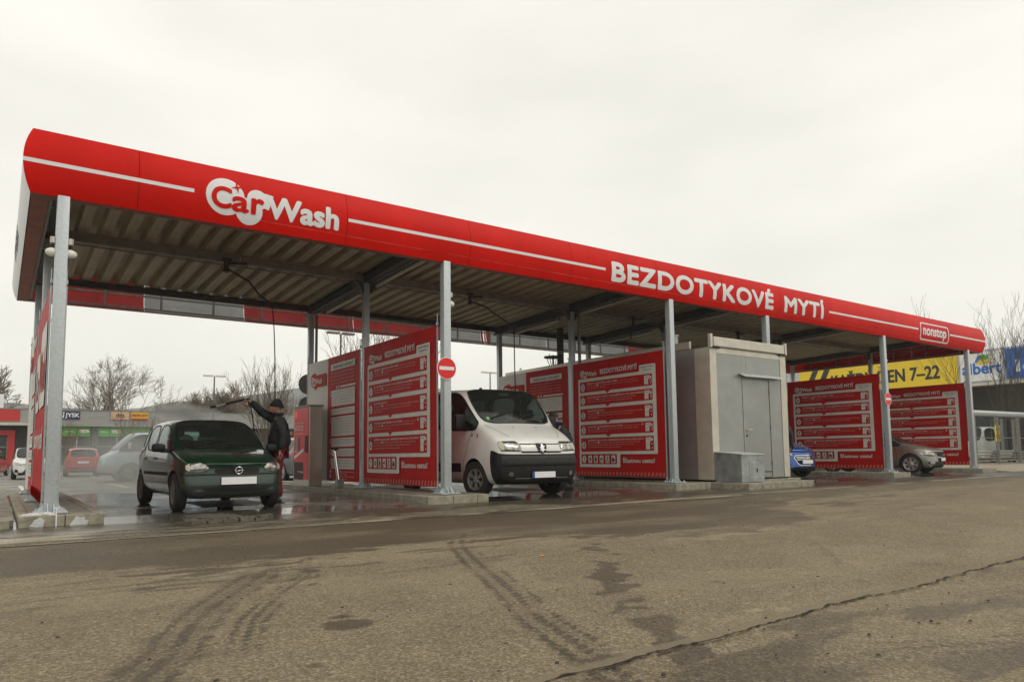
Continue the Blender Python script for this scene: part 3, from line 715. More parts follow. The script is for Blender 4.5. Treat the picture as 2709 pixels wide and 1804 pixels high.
# small stiffening swages between ribs, sheet laps
mb = MB(); x = .3
while x < 29.7:
    mb.add([(x+.07, 11.45, deckz(11.45)-.002), (x+.085, 11.45, deckz(11.45)-.008), (x+.1, 11.45, deckz(11.45)-.002), (x+.07, 18.6, deckz(18.6)-.002), (x+.085, 18.6, deckz(18.6)-.008), (x+.1, 18.6, deckz(18.6)-.002)], [(0, 1, 4, 3), (1, 2, 5, 4)]); x += P_
mb.build('deck_swage', DECK, can, fix=False)
mb = MB().box((.3, 11.27, 5.0), (29.8, 11.44, 5.04)).box((.3, 18.72, 5.0), (29.8, 18.8, 5.2)); mb.build('gutter_and_filler', GALVD, can)  # front box is added to shut out sky between deck and fascia
# --- beams
def ibeam(mb, p, q, w_=.12, h_=.18, tf=.012):
    p, q = Vector(p), Vector(q)
    mb.bar(p+Vector((0, 0, h_/2-tf/2)), q+Vector((0, 0, h_/2-tf/2)), w_, tf); mb.bar(p-Vector((0, 0, h_/2-tf/2)), q-Vector((0, 0, h_/2-tf/2)), w_, tf)
    mb.bar(p, q, .01, h_-2*tf)
for x in CX:
    mb = MB(); ibeam(mb, (x, 11.42, deckz(11.42)-.11), (x, 18.6, deckz(18.6)-.11), .14, .21); mb.build('cross_beam', DECKD, can)
for y, h_, m in ((YF, .18, DECKD), (YM, .17, GALVD), (YR, .15, DECKD)):
    for i in range(5):
        mb = MB(); x0, x1 = CX[i]+.09, CX[i+1]-.09; z = deckz(y)-.004
        if y == YM:   # C purlin, open side away from the road
            if i == 0: mb.box((x0, y-.06, z-.18), (3.88, y+.06, z)); mb.box((3.9, y-.05, z-.165), (x1, y-.04, z-.01)); mb.box((3.9, y-.04, z-.165), (x1, y+.04, z-.155)); mb.box((3.9, y-.04, z-.02), (x1, y+.04, z-.01))
            else: mb.box((x0, y-.05, z-.165), (x1, y-.04, z)); mb.box((x0, y-.04, z-.165), (x1, y+.04, z-.155)); mb.box((x0, y-.04, z-.01), (x1, y+.04, z))
            o = mb.build('long_beam', mat('beam_tan', (.27, .23, .21), .5, .2, var=.15, vs=6) if 'beam_tan' not in MATS else MATS['beam_tan'], can)
        else: ibeam(mb, (x0, y, z-h_/2), (x1, y, z-h_/2), .1, h_); mb.build('long_beam', m, can)
# --- columns with base plates and gussets
def column(x, y, z0, z1, w_=.075):
    mb = MB(); mb.cbox((x-w_, y-w_, z0), (x+w_, y+w_, z1), .012); 
    mb.box((x-w_-.03, y-w_-.03, z1), (x+w_+.03, y+w_+.03, z1+.012))
    c = mb.build('column', GALV, can, smooth=30)
    mb = MB().box((x-.19, y-.19, z0-.015), (x+.19, y+.19, z0+.006))
    for dx, dy in ((1, 0), (-1, 0), (0, 1), (0, -1)):
        for s in (-.035, .035):
            if dx: a, b_, c_ = (x+dx*(w_+.002), y+s, z0+.006), (x+dx*(w_+.09), y+s, z0+.006), (x+dx*(w_+.002), y+s, z0+.11)
            else: a, b_, c_ = (x+s, y+dy*(w_+.002), z0+.006), (x+s, y+dy*(w_+.09), z0+.006), (x+s, y+dy*(w_+.002), z0+.11)
            n_ = Vector((dy, dx, 0))*.005; vs = [Vector(p)+n_ for p in (a, b_, c_)]+[Vector(p)-n_ for p in (a, b_, c_)]
            mb.add(vs, [(0, 1, 2), (5, 4, 3), (0, 3, 4, 1), (1, 4, 5, 2), (2, 5, 3, 0)])
    for dx in (-.15, .15):
        for dy in (-.15, .15): mb.cyl((x+dx, y+dy, z0), (x+dx, y+dy, z0+.045), .011, 8); mb.cyl((x+dx, y+dy, z0+.006), (x+dx, y+dy, z0+.022), .02, 6)
    mb.build('base_plate', GALV, c)
for i, x in enumerate(CX):
    for y in (YF, YM, YR):
        z0 = .165 if i != 3 else 3.37
        column(x, y, z0, deckz(y)-.235, .075 if y == YF else .068)
for x in CX:
    for s in (-1, 1):
        z = deckz(YM)-.18; MB().prism([(0, 0), (.2, 0), (0, -.28)], lambda u, v: (x+s*(.078+u), YM-.05, z+v), lambda u, v: (x+s*(.078+u), YM+.05, z+v)).build('haunch', DECKD, can)
mb = MB().tube([(12.95, 14.7, .17), (12.95, 14.7, 4.7), (12.95, 15.1, 4.86)], .045, 12).tube([(6.8, 18.25, .17), (6.8, 18.25, 4.6)], .035, 10)
mb.build('downpipe', GALVD, can, smooth=40)
# cable tray and conduits below the beams
mb = MB()
for i in range(5): mb.tube([(CX[i]+.1, YM+.12, deckz(YM)-.2), (CX[i+1]-.1, YM+.12, deckz(YM)-.2)], .016, 8)
for x in CX[1:5]: mb.tube([(x+.09, 11.5, deckz(11.5)-.24), (x+.09, 18.3, deckz(18.3)-.24)], .014, 8)
mb.build('conduit', GALVD, can, smooth=40)

# ------------------------------------------------------------------ tube lights under the beams
def tube_light(p, q, label):
    p, q = Vector(p), Vector(q); c = (p+q)/2; t_ = thing('tube_light', label, 'light', c[:], 0, 'tube lights under the canopy')
    d = (q-p)/2; mb = MB().bar(-d+Vector((0, 0, .03)), d+Vector((0, 0, .03)), .1, .05); mb.build('housing', GALVD, t_, local=True)
    mb = MB().tube([-d*.985, d*.985], .042, 10); mb.build('diffuser', TUBE, t_, smooth=40, local=True)
names = {1: 'above the first red panels', 2: 'above the second red panels', 3: 'over the grey booth', 4: 'above the blue car panels'}
for i in (1, 2, 3, 4):
    x = CX[i]+.2
    for ya, yb, w_ in ((11.7, 13.3, 'front'), (13.35, 14.7, 'middle'), (15.6, 17.7, 'rear')):
        tube_light((x, ya, deckz(ya)-.27), (x, yb, deckz(yb)-.27), 'tube lamp on the roof beam '+names[i]+', '+w_+' one')
for i, (xa, xb) in enumerate(((8.2, 10.2), (21.0, 22.2), (24.0, 26.6))):
    tube_light((xa, 18.1, 4.62), (xb, 18.1, 4.62), ['tube lamp along the rear beam behind the white van bay', 'tube lamp along the rear beam left of the last red panel pair', 'tube lamp along the rear beam over the beige car'][i])
# ------------------------------------------------------------------ oval lamps on the columns
def oval(x, s, label):
    t_ = thing('oval_lamp', label, 'lamp', (x, YF, 3.66), 0, 'white oval lamps on the front columns')
    mb = MB(); mb.lathe([(0, .115), (.03, .105), (.052, .075), (.062, .04), (.058, 0), (.0, 0)], axis='X', n=20)
    for k in range(len(mb.v)): v = mb.v[k]; mb.v[k] = (s*v[0], v[1]*1.0, v[2]*1.0)
    mb.build('lamp_shade', LAMPW, t_, smooth=60, local=True)
    mb = MB().cbox((s*.0, -.04, .12), (s*.05, .04, .21), .008).cbox((s*.05, -.045, .122), (s*.06, .045, .208), .004); mb.build('junction_box', TRIM, t_, local=True)
    mb = MB().tube([(s*.03, 0, .05), (s*.03, 0, .13)], .012, 8); mb.build('cable', BLACK, t_, local=True)
oval(.6-.075, -1, 'white oval lamp on the left face of the leftmost column'); oval(.6+.075, 1, 'white oval lamp on the right face of the leftmost column')
oval(6.68+.075, 1, 'white oval lamp on the column above the nearer no entry sign'); oval(22.68+.075, 1, 'white oval lamp on the column above the farther no entry sign')
# ------------------------------------------------------------------ no entry signs
for x, lb in ((6.64, 'round no entry sign on the column between the green car and the van'), (22.62, 'round no entry sign on the column left of the beige car')):
    t_ = thing('no_entry_sign', lb, 'road sign', (x, YF-.1, 2.43), 0, 'no entry signs on the columns')
    f0 = lambda u, v: (u, .0, v); f1 = lambda u, v: (u, -.006, v)
    MB().prism(disc(0, 0, .205, n=40), f0, f1).build('rim', SIGNWHITE, t_, local=True)
    MB().prism(disc(0, 0, .192, n=40), lambda u, v: (u, -.007, v), lambda u, v: (u, -.009, v)).build('sign_face', SIGNRED, t_, local=True)
    MB().prism([(-.155, -.032), (.155, -.032), (.155, .032), (-.155, .032)], lambda u, v: (u, -.010, v), lambda u, v: (u, -.012, v)).cyl((0, -.011, 0), (0, -.016, 0), .006, 8, 0).build('bar', SIGNWHITE, t_, local=True)
    MB().box((-.1, .001, -.02), (.1, .022, .02)).build('clamp', GALV, t_, local=True)
# ------------------------------------------------------------------ swing booms with hoses
def boom(piv, kinks, hose, label, ds=None):
    t_ = thing('swing_boom', label, 'boom arm', piv, 0, 'swing booms under the canopy beam')
    P = Vector(piv); pts = [Vector(k)-P for k in kinks]
    mb = MB().cyl((0, 0, -.16), (0, 0, .06), .045, 14).cyl((0, 0, -.2), (0, 0, -.14), .06, 14).box((-.09, -.06, .05), (.09, .06, .075))
    mb.bar((0, 0, -.02), (.42, .1, .05), .05, .05); mb.build('pivot', mat('boom_brown', (.07, .045, .035), .5, .3, var=.2) if 'boom_brown' not in MATS else MATS['boom_brown'], t_, smooth=40, local=True)
    MB().tube([Vector((0, 0, -.12))]+pts, .021, 10).build('arm', MATS['boom_brown'], t_, smooth=40, local=True)
    if hose:
        hp = [Vector(h)-P for h in hose]; MB().tube(hp, .014, 8).build('hose', BLACK, t_, smooth=60, local=True)
HOSE = [(4.75, 15.5, 4.16), (4.74, 15.3, 3.6), (4.7, 14.6, 2.7), (4.62, 13.7, 2.0), (4.55, 13.25, 1.6), (4.5, 13.1, 1.1), (4.42, 13.3, .3), (4.3, 13.8, .1), (4.0, 14.0, .1), (3.93, 13.95, .5), (3.9, 13.7, 1.3), (3.86, 13.3, 1.9), (3.79, 12.95, 2.02)]
boom((3.6, 14.72, 4.76), [(4.1, 14.9, 4.47), (4.22, 15.0, 4.38), (4.4, 15.2, 4.28), (4.75, 15.5, 4.18)], None, 'brown swing boom carrying the black hose over the green hatchback')
boom((9.4, 14.72, 4.76), [(9.8, 14.6, 4.52), (9.95, 14.55, 4.4), (10.8, 14.8, 4.14)], [(10.8, 14.8, 4.14), (10.82, 14.82, 3.0), (10.87, 14.85, 2.0), (10.9, 14.9, 1.1), (10.8, 15.2, .3)], 'brown swing boom with thin hose hanging down beside the white van')
boom((15.1, 14.72, 4.76), [(15.1, 14.8, 4.5), (15.15, 14.9, 4.2)], None, 'short swing boom folded down above the grey booth')
boom((20.0, 14.72, 4.76), [(20.05, 14.7, 4.55), (19.6, 15.4, 4.42), (19.3, 16.1, 4.25)], [(19.3, 16.1, 4.25), (19.3, 16.1, 3.0), (19.3, 16.15, 1.6)], 'swing boom under the beam right of the booth with hose down to blue car')
# ================================================================== BANNERS
INSTR = ['PŘEDMYTÍ - HORKÁ ŠPÍNA, MUŠKY A HMYZ', 'HLAVNÍ BEZDOTYKOVÉ MYTÍ - HORKÁ ZMĚKČENÁ VODA S MIKROPRÁŠKEM', 'OPLACH ČISTOU VODOU', 'VOSKOVÁNÍ - HORKÁ ZMĚKČENÁ VODA S VOSKEM', 'ZÁVĚREČNÝ OPLACH, LESK - DEMINERALIZOVANÁ VODA SE SUŠÍCÍ LÁTKOU']
BODY = [['Stiskněte tlačítko 0 a začněte nanášet aktivní šampon na celý povrch vozu', 'a nechte jej krátce působit.'],
        ['Stiskněte tlačítko 1 a myjte vůz odspodu nahoru tak, aby se nečistoty', 'uvolňovaly postupně. Mikroprášek uvolní i silně ulpělé nečistoty.'],
        ['Stiskněte tlačítko 2 a oplachujte vůz, dokud nezmizí všechny zbytky prostředku', 'a nečistoty z celé karoserie a kol. Doporučujeme postupovat shora', 'dolů a pečlivě.'],
        ['Stiskněte tlačítko 3 a naneste na vůz ochranný vosk, který lakem chrání', 'vůz před vlivem počasí i solí.'],
        ['Stiskněte tlačítko 4 a vůz naposledy opláchněte čistou vodou bez minerálů', 'Vůz oschne beze skvrn. Trysku držte ve stejné vzdálenosti od vozu', 'a nedotýkejte se laku. Tento program se nestírá.']]
BW, BH = 3.24, 3.0
def logo(mb, x, y, s, f, fr=None, mW=0, mR=1):
    """lettered cloud mark; s = cap height of the white word"""
    g = lambda o: f(o) 
    put_poly(mb, disc(x+.75*s, y+.6*s, .82*s, n=24), g(.0012), mW); put_poly(mb, disc(x+1.7*s, y+.15*s, .58*s, n=24), g(.0016), mW)
    put_poly(mb, disc(x+2.1*s, y+.68*s, .46*s, n=20), g(.002), mW)
    put_text(mb, 'C', x+.25*s, y+.1*s, .93*s, g(.0026), mR, .05, .8*s); put_text(mb, 'a', x+1.1*s, y+.05*s, .93*s, g(.003), mR, .035, .68*s)
    put_text(mb, 'r', x+1.88*s, y+.05*s, 1*s, g(.0034), mR, .035, .5*s); put_text(mb, 'Wash', x+2.55*s, y, s, g(.0038), mW, .05, 3.0*s)
def instr_panel():
    """printed side of an instruction banner; u to the right, v up, out of the cloth along +w"""
    mb = MB(); F_ = lambda o: (lambda u, v: (u, v, o))
    U = lambda u: u*BW; V = lambda v: (1-v)*BH
    # white frame with tab and foot
    pl = []
    def rr(pts, r):
        out = []; n = len(pts)
        for i in range(n):
            p0, p1, p2 = Vector(pts[i-1]), Vector(pts[i]), Vector(pts[(i+1) % n]); a = (p0-p1).normalized()*r; b_ = (p2-p1).normalized()*r
            for k in range(4):
                t_ = k/3; q = (p1+a)*(1-t_)**2+p1*2*t_*(1-t_)+(p1+b_)*t_**2; out.append((q.x, q.y))
        return out
    fr = [(U(.068), V(.145)), (U(.068), V(.925)), (U(.54), V(.925)), (U(.54), V(.815)), (U(.93), V(.815)), (U(.93), V(.094)), (U(.765), V(.094)), (U(.765), V(.145))]
    put_poly(mb, rr(fr, .035), F_(.002), 0)
    logo(mb, U(.095), V(.125), .115, lambda o: F_(o+.003))
    put_text(mb, 'BEZDOTYKOVÉ MYTÍ', U(.335), V(.118), .12, F_(.003), 0, .045, U(.405))
    put_text(mb, 'Optimální vzdálenost', U(.848), V(.118), .035, F_(.004), 2, .02, U(.135), 'C'); put_text(mb, 'trysky od vozu', U(.848), V(.14), .035, F_(.004), 2, .02, U(.09), 'C')
    rows = [(.172, .268), (.293, .385), (.413, .525), (.553, .645), (.67, .79)]
    for i, (a, b_) in enumerate(rows):
        put_poly(mb, rrect(U(.09), V(b_), U(.895), V(a), .03), F_(.004), 1)
        if i < 4:
            put_poly(mb, [(U(.385), V(b_)+.002), (U(.415), V(b_+.024)), (U(.445), V(b_)+.002)], F_(.0042), 1)
        cy = V((a+b_)/2+.004); put_poly(mb, disc(U(.125), cy, .078, .095, 28), F_(.006), 0); put_text(mb, str(i), U(.125), cy-.055, .115, F_(.008), 2, .03, None, 'C')
        put_text(mb, 'program', U(.125), V(a+.012), .014, F_(.006), 0, .01, None, 'C')
        hy = V(a+.028); wd = [.36, .63, .2, .40, .62][i]
        put_text(mb, INSTR[i], U(.175), hy, .036, F_(.006), 0, .02, U(wd), res=1)
        if i == 0: put_text(mb, 'odstraní po zimě kameny', U(.55), hy, .026, F_(.006), 3, .0, U(.2), res=1)
        if i == 3: put_text(mb, 'nanášení vždy s programem', U(.59), hy, .026, F_(.006), 3, .0, U(.17), res=1); put_poly(mb, disc(U(.785), hy+.02, .028, n=14), F_(.006), 0); put_poly(mb, disc(U(.785), hy+.02, .014, n=10), F_(.008), 1)
        for k, s in enumerate(BODY[i]):
            put_text(mb, s, U(.175), hy-.058*(k+1), .029, F_(.006), 3, .008, U(.0079*len(s)), res=1)
        put_poly(mb, disc(U(.302), hy-.042, .024, .03, 12), F_(.0075), 0)
        # small card with bent outline, gauge marks beside it
        x0 = U(.815); y0 = V(b_-.012); y1 = V(a+.012)
        put_poly(mb, [(x0, y0), (x0+.13, y0), (x0+.125, y0+.5*(y1-y0)), (x0+.2, y1), (x0, y1)], F_(.006), 0)
        put_poly(mb, [(x0+.02, y1-.03), (x0+.16, y1-.012), (x0+.10, y1-.07)], F_(.008), 3); put_text(mb, 'stisk', x0+.06, (y0+y1)/2-.03, .02, F_(.008), 2, .01, None, 'C')
        put_poly(mb, [(x0+.18, y1-.045), (x0+.235, y1-.02), (x0+.235, y1-.08), (x0+.17, y1-.085)], F_(.006), 0)
        put_poly(mb, disc(x0+.18, (y0+y1)/2-.01, .014, n=10), F_(.006), 0); put_poly(mb, [(x0+.225, (y0+y1)/2-.05), (x0+.235, (y0+y1)/2-.05), (x0+.235, (y0+y1)/2+.03), (x0+.225, (y0+y1)/2+.03)], F_(.006), 0)
        put_poly(mb, disc(x0+.21, y0+.035, .019, n=10), F_(.006), 0)
    put_poly(mb, rrect(U(.09), V(.898), U(.505), V(.812), .03), F_(.004), 1)
    cy = V(.856); put_poly(mb, disc(U(.125), cy, .078, .1, 28), F_(.006), 0); put_text(mb, '!', U(.125), cy-.055, .12, F_(.008), 2, .04, None, 'C')
    for k in range(5):
        x = U(.175+.067*k); x1_ = x+.14; y0 = cy-.095; y1 = cy+.095; q = lambda u, v: (x+u*.14, y0+v*.19)
        put_poly(mb, rrect(x, y0, x1_, y1, .012), F_(.006), 0)
        sh = [[[(.2, .15), (.5, .35), (.8, .15), (.7, .5), (.8, .85), (.5, .62), (.25, .85), (.35, .5)]],
              [[(.28, .12), (.72, .12), (.78, .7), (.22, .7)], [(.3, .75), (.7, .75), (.62, .92), (.38, .92)]],
              [[(.1, .4), (.5, .45), (.9, .2), (.7, .5), (.9, .8), (.5, .62), (.1, .6)], [(.1, .1), (.35, .1), (.3, .3), (.12, .3)]],
              [[(.4, .85), (.6, .85), (.6, .97), (.4, .97)], [(.35, .4), (.6, .45), (.62, .8), (.4, .8)], [(.15, .1), (.3, .1), (.5, .42), (.35, .45)], [(.5, .45), (.62, .42), (.85, .15), (.7, .08)], [(.58, .7), (.85, .6), (.85, .68), (.6, .8)]],
              [[(.1, .25), (.85, .2), (.9, .5), (.6, .55), (.5, .8), (.2, .7)], disc(.3, .2, .12, n=10), disc(.7, .2, .12, n=10)]][k]
        for j, s in enumerate(sh): put_poly(mb, [q(*p) for p in s], F_(.008+.0003*j), 2)
    put_text(mb, 'Šťastnou cestu!', U(.57), V(.885), .105, F_(.003), 0, .04, U(.325))
    return mb
PR_ = instr_panel()
PRINT = mat('print_soft', (.64, .40, .36), .6, var=0)
def cloth(mb, w_, h_, m=0, zsplit=None, msplit=0, nx=36, nz=30, seed=0, d=.0):
    """slightly wavy cloth in u,v,w"""
    r = random.Random(seed); ph = [r.uniform(0, 6) for _ in range(4)]
    def wv(u, v): 
        e = min(u, w_-u)/w_*2
        return -.006+.004*sin(u*7+ph[0])+.004*sin(u*3+v*1.4+ph[1])-.004
    vs = [(w_*i/nx, h_*j/nz, wv(w_*i/nx, h_*j/nz)) for j in range(nz+1) for i in range(nx+1)]
    k = len(vs); vs += [(a, b_, c-.004) for a, b_, c in vs]
    f = []; mi = []
    q = nx+1
    for j in range(nz):
        for i in range(nx):
            f.append((j*q+i, j*q+i+1, (j+1)*q+i+1, (j+1)*q+i)); f.append((k+j*q+i, k+(j+1)*q+i, k+(j+1)*q+i+1, k+j*q+i+1))
            mm = (msplit if zsplit and (i+.5)/nx*w_ < zsplit else m); mi += [mm, mm]
    for i in range(nx): f.append((i, k+i, k+i+1, i+1)); mi.append(m); b0 = nz*q; f.append((b0+i, b0+i+1, k+b0+i+1, k+b0+i)); mi.append(m)
    base = len(mb.v); mb.v += vs; mb.f += [tuple(base+a for a in t_) for t_ in f]; mb.m += mi
def frame_parts(t_, w_, h_, T):
    """clamps, eyelet rods and rope ties at the ends"""
    for u in (-.035, w_+.035):
        mb = MB()
        mb.bar((u, .02, -.01), (u, h_-.02, -.01), .022, .022)
        for v in (h_+.02, .0): mb.bar((u-.03, v, -.01), (u+.03, v, -.01), .03, .03)
        mb.cyl((u, h_+.02, -.01), (u, h_+.2, -.01), .008, 8); mb.bar((u-.05, h_+.2, -.01), (u+.05, h_+.2, -.01), .02, .012); mb.bar((u, h_+.0, -.01), (u, h_+.07, -.01), .04, .03)
        mb.bar((u, -.1, -.01), (u, .0, -.01), .04, .04)
        transf(mb, T); mb.build('clamp_frame', GALV, t_, local=True)
def transf(mb, T): mb.v = [T(*v) for v in mb.v]; return mb
TL_ = lambda u, v, w_: (-w_, -u, v)      # cloth facing -X; u runs towards the road (-Y)
def banner_front(loc, label, group='red instruction banners'):
    t_ = thing('instruction_banner', label, 'banner', loc, 0, group)
    mb = MB(); cloth(mb, BW, BH, seed=int(loc[0]))
    transf(mb, TL_); mb.build('cloth', BRED, t_, smooth=60, local=True, fix=False)
    mb = MB(); mb.v = list(PR_.v); mb.f = list(PR_.f); mb.m = list(PR_.m); transf(mb, TL_); mb.build('print', [BWHITE, BRED, INK, PRINT], t_, local=True, fix=False)
    mb = MB(); cloth_ = [(0, .0, .004), (BW, .0, .004), (BW, .13, .003), (0, .13, .003)]; mb.add(cloth_, [(0, 1, 2, 3)]); mb.add([(0, BH-.1, .003), (BW, BH-.1, .003), (BW, BH, .004), (0, BH, .004)], [(0, 1, 2, 3)])
    mb = MB()
    for j in range(27): mb.add([(.02+j*.12, .015, .001), (.09+j*.12, .02, .005), (.11+j*.12, .115, .004), (.05+j*.12, .11, .001)], [(0, 1, 2, 3)])
    transf(mb, TL_); mb.build('hem', PINK if loc[0] < 7 else BRED, t_, local=True, fix=False)
    frame_parts(t_, BW, BH, TL_)
    return t_
b1 = banner_front((6.59, 14.75, .265), 'large red instruction banner between the green hatchback and the white van')
labs = [((12.735, 14.75, .265), 'large red instruction banner right of the white van, beside the grey booth'),
        ((22.70, 14.75, .265), 'large red instruction banner behind the blue car'), ((28.82, 14.75, .265), 'rightmost red instruction banner, behind the beige car')]
for l, s in labs: c = copy_tree(b1); c.location = l; c['label'] = s
# rear banner: white strip with mark, then red part with white text boxes
def banner_rear(loc, label):
    t_ = thing('guide_banner', label, 'banner', loc, 0, 'white and red guide banners'); w_ = 3.3; mb = MB(); cloth(mb, w_, BH, 0, 1.4, 1, seed=9)
    transf(mb, TL_); mb.build('cloth', [BRED, BWHITE], t_, smooth=60, local=True, fix=False)
    mb = MB(); F_ = lambda o: (lambda u, v: (u, v, o)); V = lambda v: (1-v)*BH
    put_poly(mb, rrect(.45, V(.22), 1.3, V(.115), .04), F_(.003), 1)
    for cx, cy, r in ((.38, .155, .17), (.57, .195, .13), (.5, .13, .12)): put_poly(mb, disc(cx, V(cy), r, n=22), F_(.0034+cx*.0005), 1)
    logo(mb, .26, V(.19), .135, lambda o: F_(o+.005))
    X0, X1 = 1.66, 3.05
    put_poly(mb, rrect(1.6, V(.112), X1, V(.06), .02), F_(.003), 0); put_text(mb, 'STRUČNÝ NÁVOD - POSTUP MYTÍ', 2.33, V(.1), .07, F_(.005), 2, .02, 1.2, 'C')
    for k in range(4): put_text(mb, 'Vážení zákazníci, vjeďte prosím vozidlem do mycího boxu a zaparkujte', 1.6, V(.14+.028*k), .03, F_(.003), 3, .01, 1.4, res=1)
    put_poly(mb, [(2.2, V(.262)), (3.08, V(.262)), (3.08, V(.248)), (2.2, V(.248))], F_(.003), 0)
    for x in (1.98, 2.1): put_poly(mb, disc(x, V(.255), .04, n=12), F_(.003), 0); put_poly(mb, disc(x, V(.255), .018, n=8), F_(.005), 1)
    rows = [(.275, .405, 5), (.425, .475, 1), (.49, .645, 6), (.66, .73, 2), (.745, .805, 2), (.82, .905, 3)]
    tx = ['Vhoďte mince nebo vložte klíč do terminálu a zvolte program', 'Sejměte pistoli z držáku a držte ji pevně oběma rukama', 'Program můžete kdykoli změnit nebo přerušit tlačítkem STOP']
    for i, (a, b_, n_) in enumerate(rows):
        put_poly(mb, rrect(X0, V(b_), X1, V(a), .02), F_(.003), 0); put_poly(mb, disc(X0-.03, V(a+.025), .06, n=16), F_(.0035), 0); put_poly(mb, disc(X0-.03, V(a+.025), .04, n=14), F_(.005), 1)
        for k in range(n_): put_text(mb, tx[(i+k) % 3], X0+.07, V(a+.022+.0215*k), .032, F_(.005), 4, .012, (X1-X0-.15)*(.0175*len(tx[(i+k) % 3])), res=1)
    for i, a in enumerate((.925, .962)):
        put_poly(mb, disc(X0-.03, V(a), .055, n=16), F_(.003), 0)
        for k in range(2): put_text(mb, tx[k], X0+.07, V(a+.004+.018*k), .03, F_(.003), 0, .01, (X1-X0-.1)*(1-.3*k), res=1)
    transf(mb, TL_); mb.build('print', [BWHITE, BRED, INK, PRINT, mat('print_grey', (.36, .3, .28), .6, var=0) if 'print_grey' not in MATS else MATS['print_grey']], t_, local=True, fix=False)
    frame_parts(t_, w_, BH, TL_); return t_
r1 = banner_rear((6.59, 18.27, .265), 'white and red text banner behind the payment terminal')
c = copy_tree(r1); c.location = (12.735, 18.27, .265); c['label'] = 'white and red text banner partly hidden behind the white van roof'
# first divider: both faces of the left column row
t_ = thing('advert_banner', 'red banner on the left end seen almost edge-on', 'banner', (.50, 14.78, .265))  # cloth has the same red as the other banners
mb = MB(); cloth(mb, BW, BH, seed=4); transf(mb, TL_); mb.build('cloth', BRED, t_, smooth=60, local=True, fix=False)
mb = MB(); F_ = lambda o: (lambda u, v: (u, v, o))
put_poly(mb, rrect(1.5, 1.35, 3.0, 2.55, .15), F_(.003), 0); put_poly(mb, rrect(.25, 1.35, 1.35, 2.3, .2), F_(.003), 0)
put_text(mb, 'Car', .4, 1.55, .5, F_(.006), 1, .04, .85); put_text(mb, 'Wash', 1.55, 1.6, .62, F_(.006), 1, .04, 1.35)
put_text(mb, 'bezdotykové', .3, .78, .3, F_(.003), 0, .02, 1.2); put_text(mb, 'mytí vozidel', 1.6, .75, .32, F_(.003), 0, .02, 1.25)
transf(mb, TL_); mb.build('print', [BWHITE, BRED], t_, local=True, fix=False)
mb = MB()
for j in range(27): mb.add([(.02+j*.12, .005, .001), (.09+j*.12, .0, .012), (.11+j*.12, .15, .010), (.05+j*.12, .16, .001)], [(0, 1, 2, 3)])
transf(mb, TL_); mb.build('hem', PINK, t_, local=True, fix=False); frame_parts(t_, BW, BH, TL_)
c = copy_tree(b1); c.location = (.70, 11.51, .265); c.rotation_euler = (0, 0, pi); c['label'] = 'instruction banner behind the leftmost column, printed side turned to the green hatchback'
t_ = copy_tree(r1); t_.location = (.50, 18.27, .265); t_['label'] = 'white and red text banner at the far left rear of the wash'
# ================================================================== BOOTH AND SMALL FITTINGS
bo = thing('technical_booth', 'tall grey metal booth with cream roof rail and plain door in the middle bay', 'booth', (15.3, 15.2, .15))
X0, X1, Y0, Y1, ZA, ZC = 13.76, 16.83, 10.95, 19.5, .19, 3.34
PW = .3
def wall(mb, a, b_, **k): mb.box(a, b_, **k)
MB().box((X0+.012, Y0+.47, ZA), (X0+.06, Y1-.3, ZC)).build('side_wall', PANEL, bo)
MB().box((X1-.06, Y0+.47, ZA), (X1-.012, Y1-.3, ZC)).build('side_wall', PANEL, bo)
MB().box((X0+.3, Y1-.06, ZA), (X1-.3, Y1-.012, ZC)).build('rear_wall', PANEL, bo)
mb = MB()          # front wall in panels with fine joints, doorway left open
D0, D1, DZ = 15.0, 16.08, 2.65
mb.box((X0+.245, Y0+.014, ZA), (D0-.03, Y0+.06, ZC-.12)); mb.box((D0-.026, Y0+.014, DZ+.04), (15.15, Y0+.06, ZC-.12)); mb.box((15.156, Y0+.014, DZ+.04), (X1-.245, Y0+.06, ZC-.12)); mb.box((D1+.03, Y0+.014, ZA), (X1-.245, Y0+.06, DZ+.036))
mb.build('front_wall', PANEL, bo)
MB().box((X0+.245, Y0+.005, ZC-.118), (X1-.245, Y0+.06, ZC)).build('head_trim', TRIM, bo)
for xa, xb in ((X0, X0+.24), (X1-.24, X1)):
    mb = MB().box((xa, Y0, ZA), (xb, Y0+.05, ZC)); xs_ = X0 if xa == X0 else X1-.05; mb.box((xs_, Y0+.05, ZA), (xs_+.05, Y0+.46, ZC)); mb.build('corner_post', TRIM, bo)
    mb = MB().box((xs_, Y1-.3, ZA), (xs_+.05, Y1, ZC)); mb.build('corner_post', TRIM, bo)
# roof with cream gutter rails on all sides and short end posts
mb = MB().box((X0+.02, Y0+.02, ZC), (X1-.02, Y1-.02, ZC+.03)); mb.build('roof', PANEL, bo)
mb = MB().cbox((X0+.11, Y0-.05, ZC+.032), (X1-.09, Y0+.04, ZC+.27), .02); mb.build('roof_rail', TRIM, bo)
mb = MB().cbox((X0+.0, Y0+.6, ZC+.032), (X0+.08, Y1-.1, ZC+.22), .02); mb.build('roof_rail', TRIM, bo)
mb = MB().cbox((X1-.08, Y0+.3, ZC+.032), (X1, Y1-.1, ZC+.22), .02); mb.build('roof_rail', TRIM, bo)
mb = MB().box((X0-.01, Y0-.05, ZC+.0), (X0+.07, Y0+.03, ZC+.33)); mb.build('rail_post', TRIM, bo)
mb = MB().box((X1-.07, Y0-.05, ZC+.0), (X1+.01, Y0+.03, ZC+.33)); mb.build('rail_post', TRIM, bo)
mb = MB().box((X0+.04, Y0-.055, ZC-.01), (X0+.34, Y0-.0, ZC+.028)); mb.build('rail_bracket', BLACK, bo)
